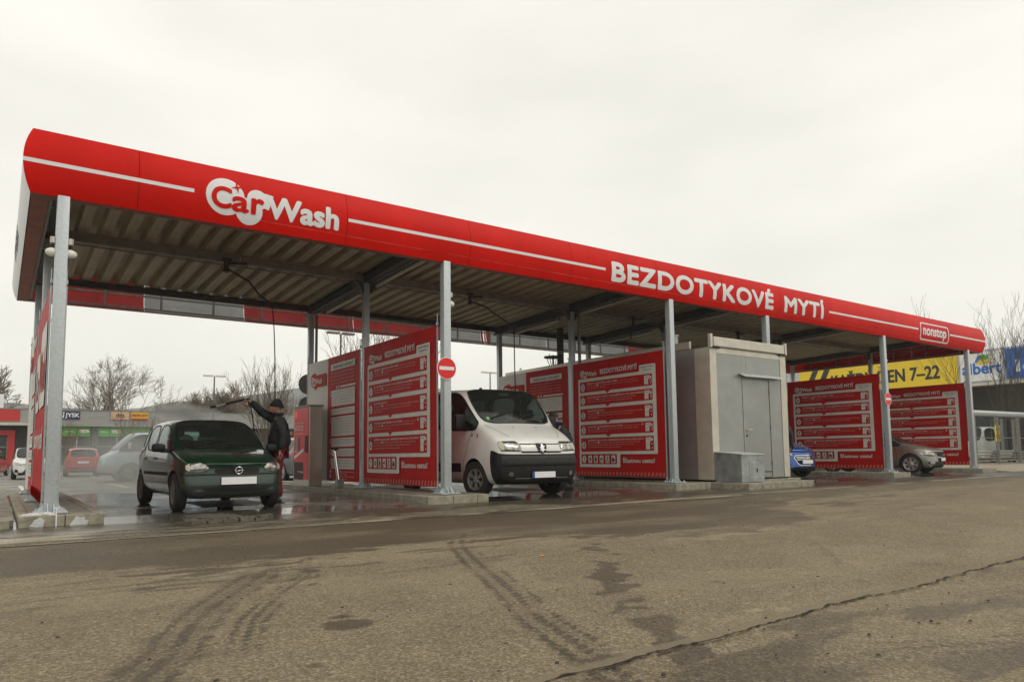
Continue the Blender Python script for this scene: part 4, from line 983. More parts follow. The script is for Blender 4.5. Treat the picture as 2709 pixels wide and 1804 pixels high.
mb = MB().box((X1-.3, Y0-.055, ZC-.01), (X1-.02, Y0-.0, ZC+.028)); mb.build('rail_bracket', BLACK, bo)
MB().lathe([(.13, 0), (.13, .45), (.15, .46), (.15, .5), (0, .52)], (14.15, 12.4, ZC+.03), n=18).build('roof_vent', GALV, bo, smooth=40)
MB().tube([(13.85, 18.7, ZC+.2), (13.84, 18.65, ZC+.3), (13.83, 18.6, ZC+.3), (13.82, 18.55, ZC+.2)], .012, 8).build('lifting_ring', BLACK, bo)
# door with frame, handle, cylinder lock, rain hood
mb = MB(); mb.box((D0-.026, Y0+.002, ZA), (D0+.0, Y0+.06, DZ+.036)); mb.box((D1, Y0+.002, ZA), (D1+.026, Y0+.06, DZ+.036)); mb.box((D0, Y0+.002, DZ), (D1, Y0+.06, DZ+.034)); fr = mb.build('door_frame', PANEL, bo)
dr = MB().box((D0+.006, Y0+.018, ZA+.02), (D1-.006, Y0+.05, DZ-.008)).box((D0+.001, Y0+.052, ZA), (D1-.001, Y0+.058, DZ)).build('door', PANEL, bo)
MB().cyl((D0+.1, Y0+.018, 1.38), (D0+.1, Y0-.035, 1.38), .02, 10).tube([(D0+.1, Y0-.035, 1.38), (D0+.26, Y0-.04, 1.385)], .012, 8).build('handle', TRIM, dr, smooth=40)
MB().cyl((D0+.1, Y0+.018, 1.24), (D0+.1, Y0+.004, 1.24), .024, 12).build('lock', BLACK, dr)
MB().add([(D0-.14, Y0-.16, DZ+.05), (X1-.25, Y0-.16, DZ+.05), (X1-.25, Y0+.012, DZ+.13), (D0-.14, Y0+.012, DZ+.13), (D0-.14, Y0-.16, DZ+.035), (X1-.25, Y0-.16, DZ+.035), (X1-.25, Y0+.012, DZ+.115), (D0-.14, Y0+.012, DZ+.115)], [(0, 1, 2, 3), (7, 6, 5, 4), (0, 4, 5, 1), (1, 5, 6, 2), (3, 2, 6, 7), (0, 3, 7, 4)]).build('rain_hood', GALV, bo)
for z in (.55, 1.45, 2.35): MB().cyl((D1-.002, Y0+.0, z-.05), (D1-.002, Y0+.0, z+.05), .012, 8).build('hinge', GALVD, dr)
mb = MB(); random.seed(31)
for k in range(60): x = random.uniform(X0+.02, X1-.02); h_ = random.uniform(.01, .05)*random.random(); mb.box((x, Y0-.002, ZA), (x+random.uniform(.01, .05), Y0-.001, ZA+h_))
mb.build('splash_dirt', CONC, bo)['kind'] = 'stuff'
MB().box((D1-.3, Y0+.004, .33), (D1-.02, Y0+.016, .35)).build('door_vent', BLACK, dr)
MB().box((X0+.03, Y0+.06, .151), (X1-.03, Y1-.05, .188)).build('base_frame', BLACK, bo)
mb = MB()
for k in range(9): mb.cyl((X0+.012, 12.2+k*.8, .21), (X0+.0, 12.2+k*.8, .21), .012, 6)
for k in range(3): mb.cyl((X0+.5+k*.5, Y0+.014, .21), (X0+.5+k*.5, Y0, .21), .012, 6)
mb.build('rivet', BLACK, bo)['kind'] = 'stuff'
# dark flue rising from the booth roof
fl = thing('flue_pipe', 'dark flue pipe with clamp bands rising from the booth roof to the canopy', 'pipe', (14.6, 17.5, 3.37))
MB().tube([(14.6, 17.5, 3.37), (14.6, 17.5, 4.86)], .11, 18).build('pipe', DECKD, fl, smooth=40)
for z in (4.02, 4.08): MB().tube([(14.6, 17.5, z), (14.6, 17.5, z+.02)], .116, 18).build('band', TRIM, fl, smooth=40)
# galvanised meter cabinet against the booth
ca = thing('metal_cabinet', 'low galvanised steel cabinet with sloping lid standing before the grey booth', 'cabinet', (14.2, 10.6, .15))
a0, a1, b0, b1 = 13.8, 14.64, 10.2, 10.93
mb = MB(); z0, zf, zr_ = .15, .77, .83
mb.add([(a0, b0, z0), (a1, b0, z0), (a1, b1, z0), (a0, b1, z0), (a0, b0, zf), (a1, b0, zf), (a1, b1, zr_), (a0, b1, zr_)], [(0, 3, 2, 1), (4, 5, 6, 7), (0, 1, 5, 4), (1, 2, 6, 5), (2, 3, 7, 6), (3, 0, 4, 7)])
CAB = mat('galvanised_sheet', (.36, .385, .38), .4, .5, var=.22, vs=3.5, det=6, roughvar=.1)
mb.build('body', CAB, ca)
MB().add([(a0-.02, b0-.03, zf+.002), (a1+.02, b0-.03, zf+.002), (a1+.02, b1, zr_+.006), (a0-.02, b1, zr_+.006), (a0-.02, b0-.03, zf+.02), (a1+.02, b0-.03, zf+.02), (a1+.02, b1, zr_+.024), (a0-.02, b1, zr_+.024)], [(0, 3, 2, 1), (4, 5, 6, 7), (0, 1, 5, 4), (1, 2, 6, 5), (2, 3, 7, 6), (3, 0, 4, 7)]).build('lid', GALV, ca)
MB().box((a0+.3, b0-.006, .27), (a0+.6, b0-.001, .6)).build('door', CAB, ca)
mb = MB(); 
for p in (((a0+.29, .26), (a0+.61, .27)), ((a0+.29, .6), (a0+.61, .61)), ((a0+.29, .27), (a0+.3, .6)), ((a0+.6, .27), (a0+.61, .6))): mb.box((p[0][0], b0-.008, p[0][1]), (p[1][0], b0-.002, p[1][1]))
mb.build('door_edge', GALV, ca)
MB().cyl((a0+.56, b0-.006, .44), (a0+.56, b0-.02, .44), .018, 10).box((a0+.55, b0-.022, .37), (a0+.57, b0-.008, .44)).build('latch', BLACK, ca)
# ------------------------------------------------------------------ payment terminal
te = thing('payment_terminal', 'red and stainless wash payment terminal standing on the first kerb island', 'terminal', (6.2, 17.1, .15))
x0, x1, y0, y1, zt = 6.0, 6.36, 16.6, 17.7, 2.09
MB().cbox((x0+.04, y0, .15), (x1, y0+.05, zt-.04), .006).cbox((x0+.04, y1-.05, .15), (x1, y1, zt-.04), .006).box((x0+.045, y0+.051, .15), (x1-.01, y1-.051, zt-.05)).build('housing', STAIN, te)
mb = MB().box((x0+.02, y0-.02, zt-.038), (x1+.03, y1+.02, zt)); mb.build('cap', GALVD, te)
f = lambda o: (lambda u, v: (x0+.045-o, y1-.06-u, v)); W_ = y1-y0-.12
fp = MB(); fp.box((x0+.03, y0+.055, .3), (x0+.043, y1-.055, zt-.06)); pa = fp.build('front_panel', SIGNRED, te)
DSP = mat('digit_display', (.5, .02, .02), .3, var=0, emis=((1, .05, .03), .35))
MB().box((x0+.024, y1-.28, 1.82), (x0+.029, y1-.12, 1.96)).build('display', DSP, te)
for k in range(6):
    mb = MB(); mb.flat(disc(.07+k*.11, 1.55, .04, .065, 16), f(.018)); b_ = mb.build('button', SIGNWHITE, te)
    mb = MB(); mb.flat(disc(.07+k*.11, 1.55, .02, .04, 12), f(.020)); mb.build('button_face', SIGNRED, b_)
mb = MB(); 
for k in range(6): put_text(mb, 'voda', .04+k*.11, 1.66, .03, f(.018), 0, .01); put_text(mb, 'mytí', .04+k*.11, 1.4, .03, f(.018), 0, .01)
put_text(mb, 'STOP', .08, .95, .05, f(.018), 0, .02)
mb.build('lettering', SIGNWHITE, te, fix=False)
MB().box((x0+.014, y1-.42, 1.02), (x0+.029, y1-.22, 1.32)).build('coin_slot', GALVD, te); MB().box((x0+.02, y0+.08, .95), (x0+.029, y0+.26, 1.35)).build('card_reader', BLACK, te)
mb = MB().flat([(.02, .78), (.68, .98), (.68, 1.06), (.02, .86)], f(.018)); mb.build('sticker', SIGNWHITE, te)
mb = MB().flat([(.02, .3), (.68, .3), (.68, .72), (.02, .72)], f(.017)); mb.build('service_door', INK, te)
MB().flat([(.2, .5), (.66, .45), (.66, .5)], f(.019)).build('sticker', AMBER, te)
# lance holder: leaning stainless tube in a cast foot
ho = thing('lance_holder', 'leaning stainless lance holder tube in front of the red text banner', 'lance holder', (6.25, 15.35, .15))
MB().tube([(6.25, 15.25, .2), (6.2, 15.42, 1.0)], .04, 14).build('tube', CHROME, ho, smooth=40)
MB().cbox((6.17, 15.17, .15), (6.33, 15.33, .34), .01).build('foot', GALVD, ho); MB().tube([(6.2, 15.36, 1.0), (6.2, 15.5, 1.03)], .03, 10).tube([(6.12, 15.42, 1.02), (6.28, 15.42, 1.02)], .02, 8).build('clip', BLACK, ho, smooth=40)
# two round discs behind the banner
for z, lb in ((2.78, 'upper grey round disc fixed behind the white banner'), (2.18, 'lower grey round disc fixed behind the white banner')):
    t_ = thing('round_disc', lb, 'disc', (6.72, 18.62, z), 0, 'round discs behind the banner')
    MB().prism(disc(0, 0, .27, n=32), lambda u, v: (u*.95, 0, v), lambda u, v: (u*.95, .02, v)).build('plate', GALVD, t_, local=True)
    MB().box((.0, .022, -.03), (.25, .06, .03)).build('bracket', GALV, t_, local=True)
# thin white marker rod at first kerb
MB().tube([(.64, 10.74, .01), (.64, 10.74, .24)], .008, 8).tube([(.61, 10.74, .24), (.67, 10.74, .24)], .007, 6).build('marker_rod', SIGNWHITE)
o = bpy.data.objects['marker_rod']; tag(o, 'short thin white rod standing against the first kerb stone', 'rod')
# ================================================================== VEHICLES
# local frame: nose at x=0, tail at x=L, wheels on z=0; the car drives towards local -x
def shell_rings(P):
    w, L_, zb = P['w'], P['L'], P['zb']; zn, zc, xc = P['z_nose'], P['z_cowl'], P['x_cowl']; xh, zh = P['x_hdr'], P['z_hdr']
    wr, zr_ = P['wr'], P['z_roof']; xe, ze = P['x_rend'], P['z_rend']; xt, zt = P['x_tb'], P['z_tb']; hb = P['belt']; q = P.get('nosecurve', .28)
    R_ = []
    def low(x, f, zs=0, zbelt=None, fb=1.0, dx=0):
        zbelt = zbelt or hb
        return [(x, 0, zb+zs), (x, w*f*.82, zb+zs), (x, w*f*.955, zb+.09+zs*.6), (x, w*f*1.0, zb+(zbelt-zb)*.45), (x, w*f*.985, zb+(zbelt-zb)*.78), (x+dx, w*f*.94*fb, zbelt)]
    def hood(x, f, z, cr=.035, e=P.get('hoode', .9)):
        return [(x, w*f*.86*e, z+.012), (x, w*f*.72*e, z+.022), (x, w*f*.5*e, z+cr*.8), (x, w*f*.26*e, z+cr*.95), (x, 0, z+cr)]
    def bend(r, k): return [(x+k*(y/w)**2, y, z) for x, y, z in r]
    pf = P.get('noseprof', [.06, .06, .02, 0, .035, .06, .07, .075, .08, .08, .08])
    R_.append([(a+k, b, c) for (a, b, c), k in zip(bend(low(0, .86, .05, zn-.03)+hood(0, .86, zn-.01, .02), q), pf)])
    R_.append(bend(low(.1, .935, .0, zn)+hood(.17, .93, zn+.025), q*.95))
    R_.append(bend(low(.3, .975, .0, zn+(zc-zn)*.3)+hood(.34, .96, zn+(zc-zn)*.42), q*.6))
    xm = (.34+xc)/2+.05
    R_.append(bend(low(xm, 1., .0, zn+(zc-zn)*.72)+hood(xm, .97, zn+(zc-zn)*.80), q*.15))
    cw = w*P.get('cwf', .92)
    R_.append(low(xc+.02, 1., 0, hb-.015)+[(xc+.02, cw*.965, zc-.0), (xc+.0, cw*.93, zc+.008), (xc-.04, cw*.86, zc+.012), (xc-.08, cw*.45, zc+.025), (xc-.1, 0, zc+.03)])
    t = .5; xm = xc+(xh-xc)*t; zm = zc+(zh-zc)*t
    wm = cw*(1-t)+wr*t
    R_.append(low(xm+.03, 1., 0, hb)+[(xm+.04, w*.935, hb+(zm-hb)*.35), (xm+.02, wm*.985+.01, zm-.01), (xm-.02, wm*.91, zm+.015), (xm-.06, wm*.48, zm+.035), (xm-.08, 0, zm+.04)])
    def cab(x, zt_, k=1., zmul=1., dxt=0, hbz=None):
        hz = hbz or hb
        return low(x, k, 0, hz)+[(x+dxt*.4, w*k*.94-(w*k*.94-wr*k)*.42, hz+(zt_-hz)*.5), (x+dxt*.9, wr*k, zt_-.075), (x+dxt, wr*k*.915, zt_-.02), (x+dxt, wr*k*.5, zt_), (x+dxt, 0, zt_+.008)]
    R_.append(cab(xh+.03, zh+.02, dxt=-.03))
    for i, x in enumerate(P['pillars']):
        u = (x-xh)/(xe-xh); z = zh+(zr_-zh)*sin(min(1, u*1.8)*pi/2) if u < .55 else ze+(zr_-ze)*max(0, cos((u-.55)/.45*pi/2))**.8
        R_.append(cab(x, z, 1. if u < .8 else .99, hbz=hb+P.get('beltrise', .03)*max(0, u)))
    hr = hb+P.get('beltrise', .03)
    R_.append(cab(xe, ze, .975, hbz=hr))
    # tail: belt ring under the rear window
    R_.append(low(xt, .955, .02, min(hr, zt-.0))+[(xt, w*.93*.93, zt-.03+.0), (xt, w*.955*.88, zt-.005), (xt+.01, w*.955*.74, zt+.0), (xt+.02, w*.955*.4, zt+.01), (xt+.02, 0, zt+.012)])
    R_.append([(x+.0, y, z) for x, y, z in bend(low(L_-.02, .9, .06, min(hr, zt)-.05), -P.get('tailcurve', .15))]+[(a-P.get('tailcurve', .15)*(b/w)**2, b, c-.045) for a, b, c in [(L_-.03, w*.9*.9, zt-.03), (L_-.03, w*.9*.82, zt-.01), (L_-.03, w*.9*.7, zt), (L_-.03, w*.9*.36, zt), (L_-.03, 0, zt)]])
    return R_
def make_shell(P, level=2):
    L_ = P['L']
    rings = shell_rings(P); n = 20; vs = []; fs = []; mi = []
    for r in rings: vs += r+[(x, -y, z) for x, y, z in r[9:0:-1]]
    nr = len(rings); np_ = len(P['pillars']); iH = 6
    glassseg = set()      # (ring, row) on one side
    for a in (4, 5): glassseg |= {(a, 'ws'), (a, 'side')}
    gp = P['glass']       # which cabin segments carry side glass
    for k, g_ in enumerate(gp):
        if g_: glassseg.add((iH+k, 'side'))
    iE = iH+np_+1
    if P.get('rearglass', True): glassseg.add((iE, 'rear'))
    for i in range(nr-1):
        for j in range(n):
            j2 = (j+1) % n; row = j if j < 10 else 19-j
            m = 0
            if row in (8, 9) and (i, 'ws') in glassseg: m = 1
            if row in (5, 6) and (i, 'side') in glassseg: m = 1
            if row in (8, 9) and (i, 'rear') in glassseg: m = 1
            if row in (0, 1) : m = 2 if row == 0 else (2 if P.get('blacksill') else 0)
            if i <= P.get('bumperseg', -1) and row <= P.get('bumperrow', 2): m = 2
            fs.append((i*n+j, (i+1)*n+j, (i+1)*n+j2, i*n+j2)); mi.append(m)
    def cap(base, xc_, flip, mats_):
        c = []
        for i in range(11):
            a = vs[base+i]
            if i in (0, 1, 6, 7, 8, 9, 10): c.append(base+i)
            else: vs.append((xc_(i), 0, a[2])); c.append(len(vs)-1)
        for i in range(10):
            r0, r1 = base+i, base+i+1; l0, l1 = base+(20-i) % 20, base+19-i
            if i == 0: q = [(base, base+1, base+2, c[2]), (base, c[2], base+18, base+19)]
            elif i == 5: q = [(c[5], base+5, base+6, base+7), (c[5], base+7, base+8, base+9), (c[5], base+9, base+10, base+11), (c[5], base+11, base+12, base+13), (c[5], base+13, base+14, base+15)]
            elif i == 1 or i > 5: q = []
            else: q = [(r0, r1, c[i+1], c[i]), (c[i], c[i+1], l1, l0)]
            for t_ in q: fs.append(t_ if not flip else tuple(reversed(t_))); mi.append(mats_(i))
    pf = P.get('noseprof', [.06, .06, .02, 0, .035, .06, .07, .075, .08, .08, .08])
    cap(0, lambda i: pf[i], False, lambda i: 2 if i <= P.get('bumperrow', 0) else 0)
    cap((nr-1)*n, lambda i: L_-(0 if i < 6 else .02), True, lambda i: 2 if i == 0 else 0)
    me = bpy.data.meshes.new('b'); me.from_pydata(vs, [], fs)
    for q in range(4): me.materials.append(P['mats'][q])
    for p, m in zip(me.polygons, mi): p.material_index = m
    bm = bmesh.new(); bm.from_mesh(me); bmesh.ops.recalc_face_normals(bm, faces=bm.faces[:])
    cl = bm.edges.layers.float.get('crease_edge') or bm.edges.layers.float.new('crease_edge')
    for e in bm.edges:
        ms = {f.material_index for f in e.link_faces}
        if ms == {0, 1}: e[cl] = P.get('wcrease', .8)
        elif ms == {0, 2}: e[cl] = .45
    bm.to_mesh(me); bm.free()
    o = bpy.data.objects.new('b', me); COL.objects.link(o)
    s = o.modifiers.new('s', 'SUBSURF'); s.levels = level; s.render_levels = level
    cut = []
    for ax in P['axles']:
        mb = MB(); r = P['arch']
        for sy in (-1, 1): 
            c_ = MB().tube([(ax, sy*(w_i := P['w']*.62), P['wr_']), (ax, sy*P['w']*1.3, P['wr_'])], r, 40)
            co = c_.build('cut', P['mats'][3], local=True, origin=(0, 0, 0)); cut.append(co)
            bl = o.modifiers.new('c', 'BOOLEAN'); bl.operation = 'DIFFERENCE'; bl.solver = 'EXACT'; bl.object = co
    dg = bpy.context.evaluated_depsgraph_get(); dg.update()
    r_ = bpy.data.meshes.new_from_object(o.evaluated_get(dg))
    for c_ in cut: bpy.data.objects.remove(c_)
    bpy.data.objects.remove(o)
    return r_
class Car: pass
def car(name, label, cat, P, loc, rz, group=None, detail=True):
    t_ = thing(name, label, cat, loc, rz, group); me = make_shell(P, P.get('level', 2))
    bm = bmesh.new(); bm.from_mesh(me); bm.normal_update()
    for f in bm.faces:
        c_ = f.calc_center_median()
        for ax in P['axles']:
            if math.hypot(c_.x-ax, c_.z-P['wr_']) < P['arch']*1.004 and abs(f.normal.y) < .9 or (math.hypot(c_.x-ax, c_.z-P['wr_']) < P['arch']*.98 and abs(c_.y) < P['w']*.66): f.material_index = 3
    bv = BVHTree.FromBMesh(bm)
    C = Car(); C.t = t_; C.bvh = bv; C.P = P
    # glass panes: connected islands become parts of their own
    gf = [f for f in bm.faces if f.material_index == 1]; seen = set(); islands = []
    for f in gf:
        if f in seen: continue
        st = [f]; seen.add(f); isl = []
        while st:
            a = st.pop(); isl.append(a)
            for e in a.edges:
                for g_ in e.link_faces:
                    if g_.material_index == 1 and g_ not in seen: seen.add(g_); st.append(g_)
        islands.append(isl)
    bord = [e for e in bm.edges if len({f.material_index == 1 for f in e.link_faces}) == 2]
    for isl in islands:
        vm = {}; vv = []; ff = []
        for f in isl:
            ids = []
            for v in f.verts:
                if v not in vm: vm[v] = len(vv); vv.append(v.co[:])
                ids.append(vm[v])
            ff.append(ids)
        cy = sum(v[1] for v in vv)/len(vv); cx = sum(v[0] for v in vv)/len(vv)
        nm = 'side_window' if abs(cy) > .3 else ('windscreen' if cx < P['x_hdr']+.3 else 'rear_window')
        mb = MB().add(vv, ff); pane_ = mb.build(nm, P['glassm'] if nm != 'windscreen' else P.get('wsm', P['glassm']), t_, smooth=60, local=True, fix=False)
        mb = MB(); si = set(isl)
        for e in bord:
            if any(f in si for f in e.link_faces):
                a, b_ = e.verts; n_ = (a.normal+b_.normal).normalized(); mb.bar(a.co+n_*.002, b_.co+n_*.002, P.get('seal', .022), .006, upv=n_)
        mb.build('window_seal', BLACK, pane_, local=True, fix=False)
    # window seals
    bmesh.ops.delete(bm, geom=gf, context='FACES')
    vb = MB(); vb.addbm(bm); vb.m = [f.material_index for f in bm.faces]
    body = vb.build('body', P['mats'], t_, smooth=P.get('sm', 38), local=True, fix=False); C.body = body
    lv = MB(); bm.normal_update()
    lv.v = [(v.co-v.normal*.035)[:] for v in bm.verts]; lv.f = [tuple(reversed([v.index for v in f.verts])) for f in bm.faces if f.material_index != 3]; lv.m = [0]*len(lv.f)
    lv.build('cabin_lining', DARKIN, t_, smooth=60, local=True, fix=False)
    bm.free(); bpy.data.meshes.remove(me)
    # wheels
    for ax in P['axles']:
        for sy in (-1, 1):
            wheel(t_, P, ax, sy, steer=P.get('steer', 0) if ax == P['axles'][0] else 0)
    # cabin
    if detail:
        zf = P.get('seatz', .5); xs = P['seatx']
        for x in xs:
            for y in ((-.36, .36) if x == xs[0] else (0,)):
                hw = .24 if x == xs[0] else P['w']*.7
                mb = MB().cbox((x, y-hw, zf-.2), (x+.5, y+hw, zf), .05)
                bmx = MB().cbox((0, -hw, 0), (.13, hw, .58), .05); mb.add([(x+.45+v[0]+v[2]*.2, y+v[1], zf+v[2]) for v in bmx.v], bmx.f)
                for yy in ((0,) if hw < .3 else (-.35, .35)):
                    hd = MB().cbox((0, -.13, 0), (.09, .13, .18), .035); mb.add([(x+.6+v[0], y+yy+v[1], zf+.63+v[2]) for v in hd.v], hd.f)
                    for s in (-.05, .05): mb.cyl((x+.6, y+yy+s, zf+.5), (x+.64, y+yy+s, zf+.66), .008, 6)
                mb.build('seat', SEAT, t_, smooth=50, local=True)
        xd = P['x_cowl']+.12; zd = P['z_cowl']-.02
        MB().cbox((xd-.1, -P['w']*.86, zd-.3), (xd+.3, P['w']*.86, zd+.0), .05).build('dashboard', DARKIN, t_, smooth=50, local=True)
        a = P.get('wheelside', -.36); mb = MB(); cx, cz = xd+.45, zd-.02
        mb.tube([(cx+.07*sin(q), a+.18*cos(q), cz+.17*sin(q)) for q in [2*pi*i/24 for i in range(24)]], .014, 8, closed=True); mb.cyl((cx-.15, a, cz-.06), (cx, a, cz), .03, 10); mb.bar((cx, a-.17, cz), (cx, a+.17, cz), .02, .05)
        mb.build('steering_wheel', BLACK, t_, smooth=50, local=True)
        MB().cbox((P['x_hdr']-.14, -.12, P['z_hdr']-.12), (P['x_hdr']-.11, .12, P['z_hdr']-.055), .01).build('interior_mirror', BLACK, t_, local=True)
    return C
def wheel(t_, P, ax, sy, steer=0):
    r = P['wr_']; rr = P.get('rimr', r*.66); tw = P.get('tw', .18); yc = sy*(P['w']-tw/2-.015)
    def tr(v):
        x, y, z = v; y = y*sy
        return (ax+x*cos(steer)-y*sin(steer), yc+x*sin(steer)+y*cos(steer), r+z)
    mb = MB(); h = tw/2; pr = [(rr*.97, -h*.8), (rr*1.05, -h*.98), (r*.93, -h), (r*.985, -h*.86), (r, -h*.6), (r*.996, -h*.2), (r*.996, h*.2), (r, h*.6), (r*.985, h*.86), (r*.93, h), (rr*1.05, h*.98), (rr*.97, h*.8)]
    mb.lathe(pr, axis='Y', n=40); mb.f = mb.f[:-2]; mb.m = mb.m[:-2]
    if P.get('tread', True):
        for k in range(48):
            a = 2*pi*k/48
            for hh in (-.45, .1, .62): 
                c_, s = cos(a), sin(a); b = len(mb.v); 
                pts = [(r*1.001, a-.03, h*(hh-.22)), (r*1.001, a+.03, h*(hh-.18)), (r*1.001, a+.03, h*(hh+.2)), (r*1.001, a-.03, h*(hh+.16)), (r*1.012, a-.025, h*(hh-.2)), (r*1.012, a+.025, h*(hh-.16)), (r*1.012, a+.025, h*(hh+.18)), (r*1.012, a-.025, h*(hh+.14))]
                mb.add([(q[0]*sin(q[1]), q[2], q[0]*cos(q[1])) for q in pts], [(4, 5, 6, 7), (0, 1, 5, 4), (1, 2, 6, 5), (2, 3, 7, 6), (3, 0, 4, 7)])
    mb.v = [tr(v) for v in mb.v]; wo = mb.build('wheel', RUBBER, t_, smooth=35, local=True); 
    # rim / wheel cover with openings
    mb = MB(); ns = P.get('spokes', 7); y0 = h*.78
    mb.lathe([(rr*.99, -h*.7), (rr*.9, -h*.5), (rr*.88, h*.45), (rr*.95, h*.72), (rr*1.01, h*.9), (rr*.97, h*.93), (rr*.88, h*.75)], axis='Y', n=40, m=0); mb.f = mb.f[:-2]; mb.m = mb.m[:-2]
    for k in range(ns):
        a0 = 2*pi*k/ns; wd = P.get('spokew', .55)*pi/ns
        for (ra, rb, wa, wb) in ((rr*.18, rr*.92, wd*1.35, wd),):
            n_ = 5; vs = []
            for q in range(n_+1):
                rad = ra+(rb-ra)*q/n_; ww = (wa+(wb-wa)*q/n_)
                if P.get('spokew', .55) < .4: ww = P['spokew']*.22*rr/rad*(1+.25*q/n_)
                yy = y0-.012*sin(q/n_*pi)+(.01 if q < 2 else 0)
                for da in (-ww, 0, ww): vs.append((rad*sin(a0+da), yy+(.008 if da == 0 else 0), rad*cos(a0+da)))
            m_ = len(vs); vs += [(x, y-.02, z) for x, y, z in vs]
            fs = []
            for q in range(n_):
                for c_ in range(2): fs.append((q*3+c_, q*3+c_+1, q*3+c_+4, q*3+c_+3))
                fs += [(q*3, q*3+3, m_+q*3+3, m_+q*3), (q*3+2, m_+q*3+2, m_+q*3+5, q*3+5)]
            mb.add(vs, fs)
    mb.lathe([(rr*.3, y0-.03), (rr*.29, y0+.004), (rr*.2, y0+.014), (0, y0+.016)], axis='Y', n=20)
    mb.v = [tr(v) for v in mb.v]; mb.build('rim', P.get('rimm', RIM), wo, smooth=35, local=True)
    mb = MB(); mb.lathe([(rr*.88, -h*.3), (rr*.88, 0.), (0, 0.)], axis='Y', n=30); mb.v = [tr(v) for v in mb.v]; mb.build('brake_backing', DARKIN, wo, local=True)
# projected trim --------------------------------------------------
def cast(C, view, a, b, sy=1):
    if view == 'front': o, d = Vector((-2, a, b)), Vector((1, 0, 0))
    elif view == 'rear': o, d = Vector((C.P['L']+2, a, b)), Vector((-1, 0, 0))
    elif view == 'side': o, d = Vector((a, sy*3, b)), Vector((0, -sy, 0))
    else: o, d = Vector((a, b, 5)), Vector((0, 0, -1))
    h = C.bvh.ray_cast(o, d)
    if h[0] is None:
        q = o+d*2.6; h = C.bvh.find_nearest(q)
    n = h[1]
    if n.dot(d) > 0: n = -n
    return h[0], n
def patch(C, name, poly, view, m, off=.004, sy=1, parent=None, dome=0, fine=.05, thick=0):
    bm = bmesh.new(); f = bm.faces.new([bm.verts.new((p[0], p[1], 0)) for p in poly]); bmesh.ops.triangulate(bm, faces=[f])
    for it in range(4):
        es = [e for e in bm.edges if e.calc_length() > fine]
        if not es: break
        bmesh.ops.subdivide_edges(bm, edges=es, cuts=1); bmesh.ops.triangulate(bm, faces=bm.faces[:])
    def bd(x, y):
        best = 9
        for i in range(len(poly)):
            x0, y0 = poly[i-1]; x1, y1 = poly[i]; l2 = (x1-x0)**2+(y1-y0)**2+1e-12; t = max(0, min(1, ((x-x0)*(x1-x0)+(y-y0)*(y1-y0))/l2)); best = min(best, math.hypot(x-x0-t*(x1-x0), y-y0-t*(y1-y0)))
        return best
    vs = []
    for v in bm.verts:
        p, n = cast(C, view, v.co.x, v.co.y, sy); k = off+(dome*min(1, bd(v.co.x, v.co.y)/.04)**.5 if dome else 0)
        vs.append(p+n*k)
    fs = [[v.index for v in q.verts] for q in bm.faces]; bm.verts.index_update(); fs = [[v.index for v in q.verts] for q in bm.faces]; bm.free()
    mb = MB().add([v[:] for v in vs], fs)
    return mb.build(name, m, parent or C.t, smooth=89, local=True)
def line(C, name, pts, view, m, wd=.008, off=.0015, sy=1, parent=None, step=.04, closed=False, mb=None):
    pts = list(pts)+([pts[0]] if closed else []); out = []
    for p, q in zip(pts[:-1], pts[1:]):
        k = max(1, int(math.hypot(q[0]-p[0], q[1]-p[1])/step))
        for i in range(k): out.append((p[0]+(q[0]-p[0])*i/k, p[1]+(q[1]-p[1])*i/k))
    out.append(pts[-1]); A = [cast(C, view, *p, sy) for p in out]
    own = mb is None; mb = mb or MB(); L_, R__ = [], []
    for i, (p, n) in enumerate(A):
        d = (A[min(i+1, len(A)-1)][0]-A[max(i-1, 0)][0]); d.normalize(); s = d.cross(n).normalized()*wd/2; L_.append(p+n*off+s); R__.append(p+n*off-s)
    k = len(A); mb.add([v[:] for v in L_+R__], [(i, i+1, k+i+1, k+i) for i in range(k-1)])
    if own: return mb.build(name, m, parent or C.t, local=True)
def mirror_part(C, s, x, z, m, size=(.12, .11, .16), arm=True):
    w_ = C.P['w']; a, b, c = size; y0 = s*(w_-.06)
    mb = MB(); bx = MB().cbox((0, 0, 0), (a, b*1.6, c), .035); mb.add([(x+v[0]*(1-.15*v[1]/b), y0+s*(.06+v[1]), z+v[2]) for v in bx.v], bx.f)
    mb.bar((x+.04, y0, z+.02), (x+.05, y0+s*.09, z+.04), .05, .04)
    o = mb.build('wing_mirror', m, C.t, smooth=50, local=True)
    MB().flat([(y0+s*(.08), z+.02), (y0+s*(.04+b*1.5), z+.02), (y0+s*(.04+b*1.5), z+c-.02), (y0+s*.08, z+c-.02)], lambda u, v: (x+a*.86+.02, u, v)).build('mirror_glass', CHROME, o, local=True)
def plate(C, z, y=0, view='front', tilt=0, m=PLATE, frame=True, blue=True, w_=.52, hh=.11):
    # plates bolt on flat: take the outermost point under them
    xs = [cast(C, view, y+a, z+b)[0].x for a in (-.2, 0, .2) for b in (-.04, .04)]; s = -1 if view == 'front' else 1; x = (min(xs) if s < 0 else max(xs))+s*.012
    o = MB().cbox((x-.006, y-w_/2-.008, z-hh/2-.012), (x+.006, y+w_/2+.008, z+hh/2+.008), .003).build('plate_holder', BLACK, C.t, local=True)
    MB().box((x+s*.007, y-w_/2, z-hh/2), (x+s*.010, y+w_/2, z+hh/2)).build('number_plate', m, o, local=True)
    if blue: 
        yy = y+(w_/2 if view == 'front' else -w_/2)
        MB().box((x+s*.0105, yy-(.045 if view == 'front' else 0), z-hh/2), (x+s*.0115, yy+(0 if view == 'front' else .045), z+hh/2)).build('plate_band', BLUEP, o, local=True)
    return o
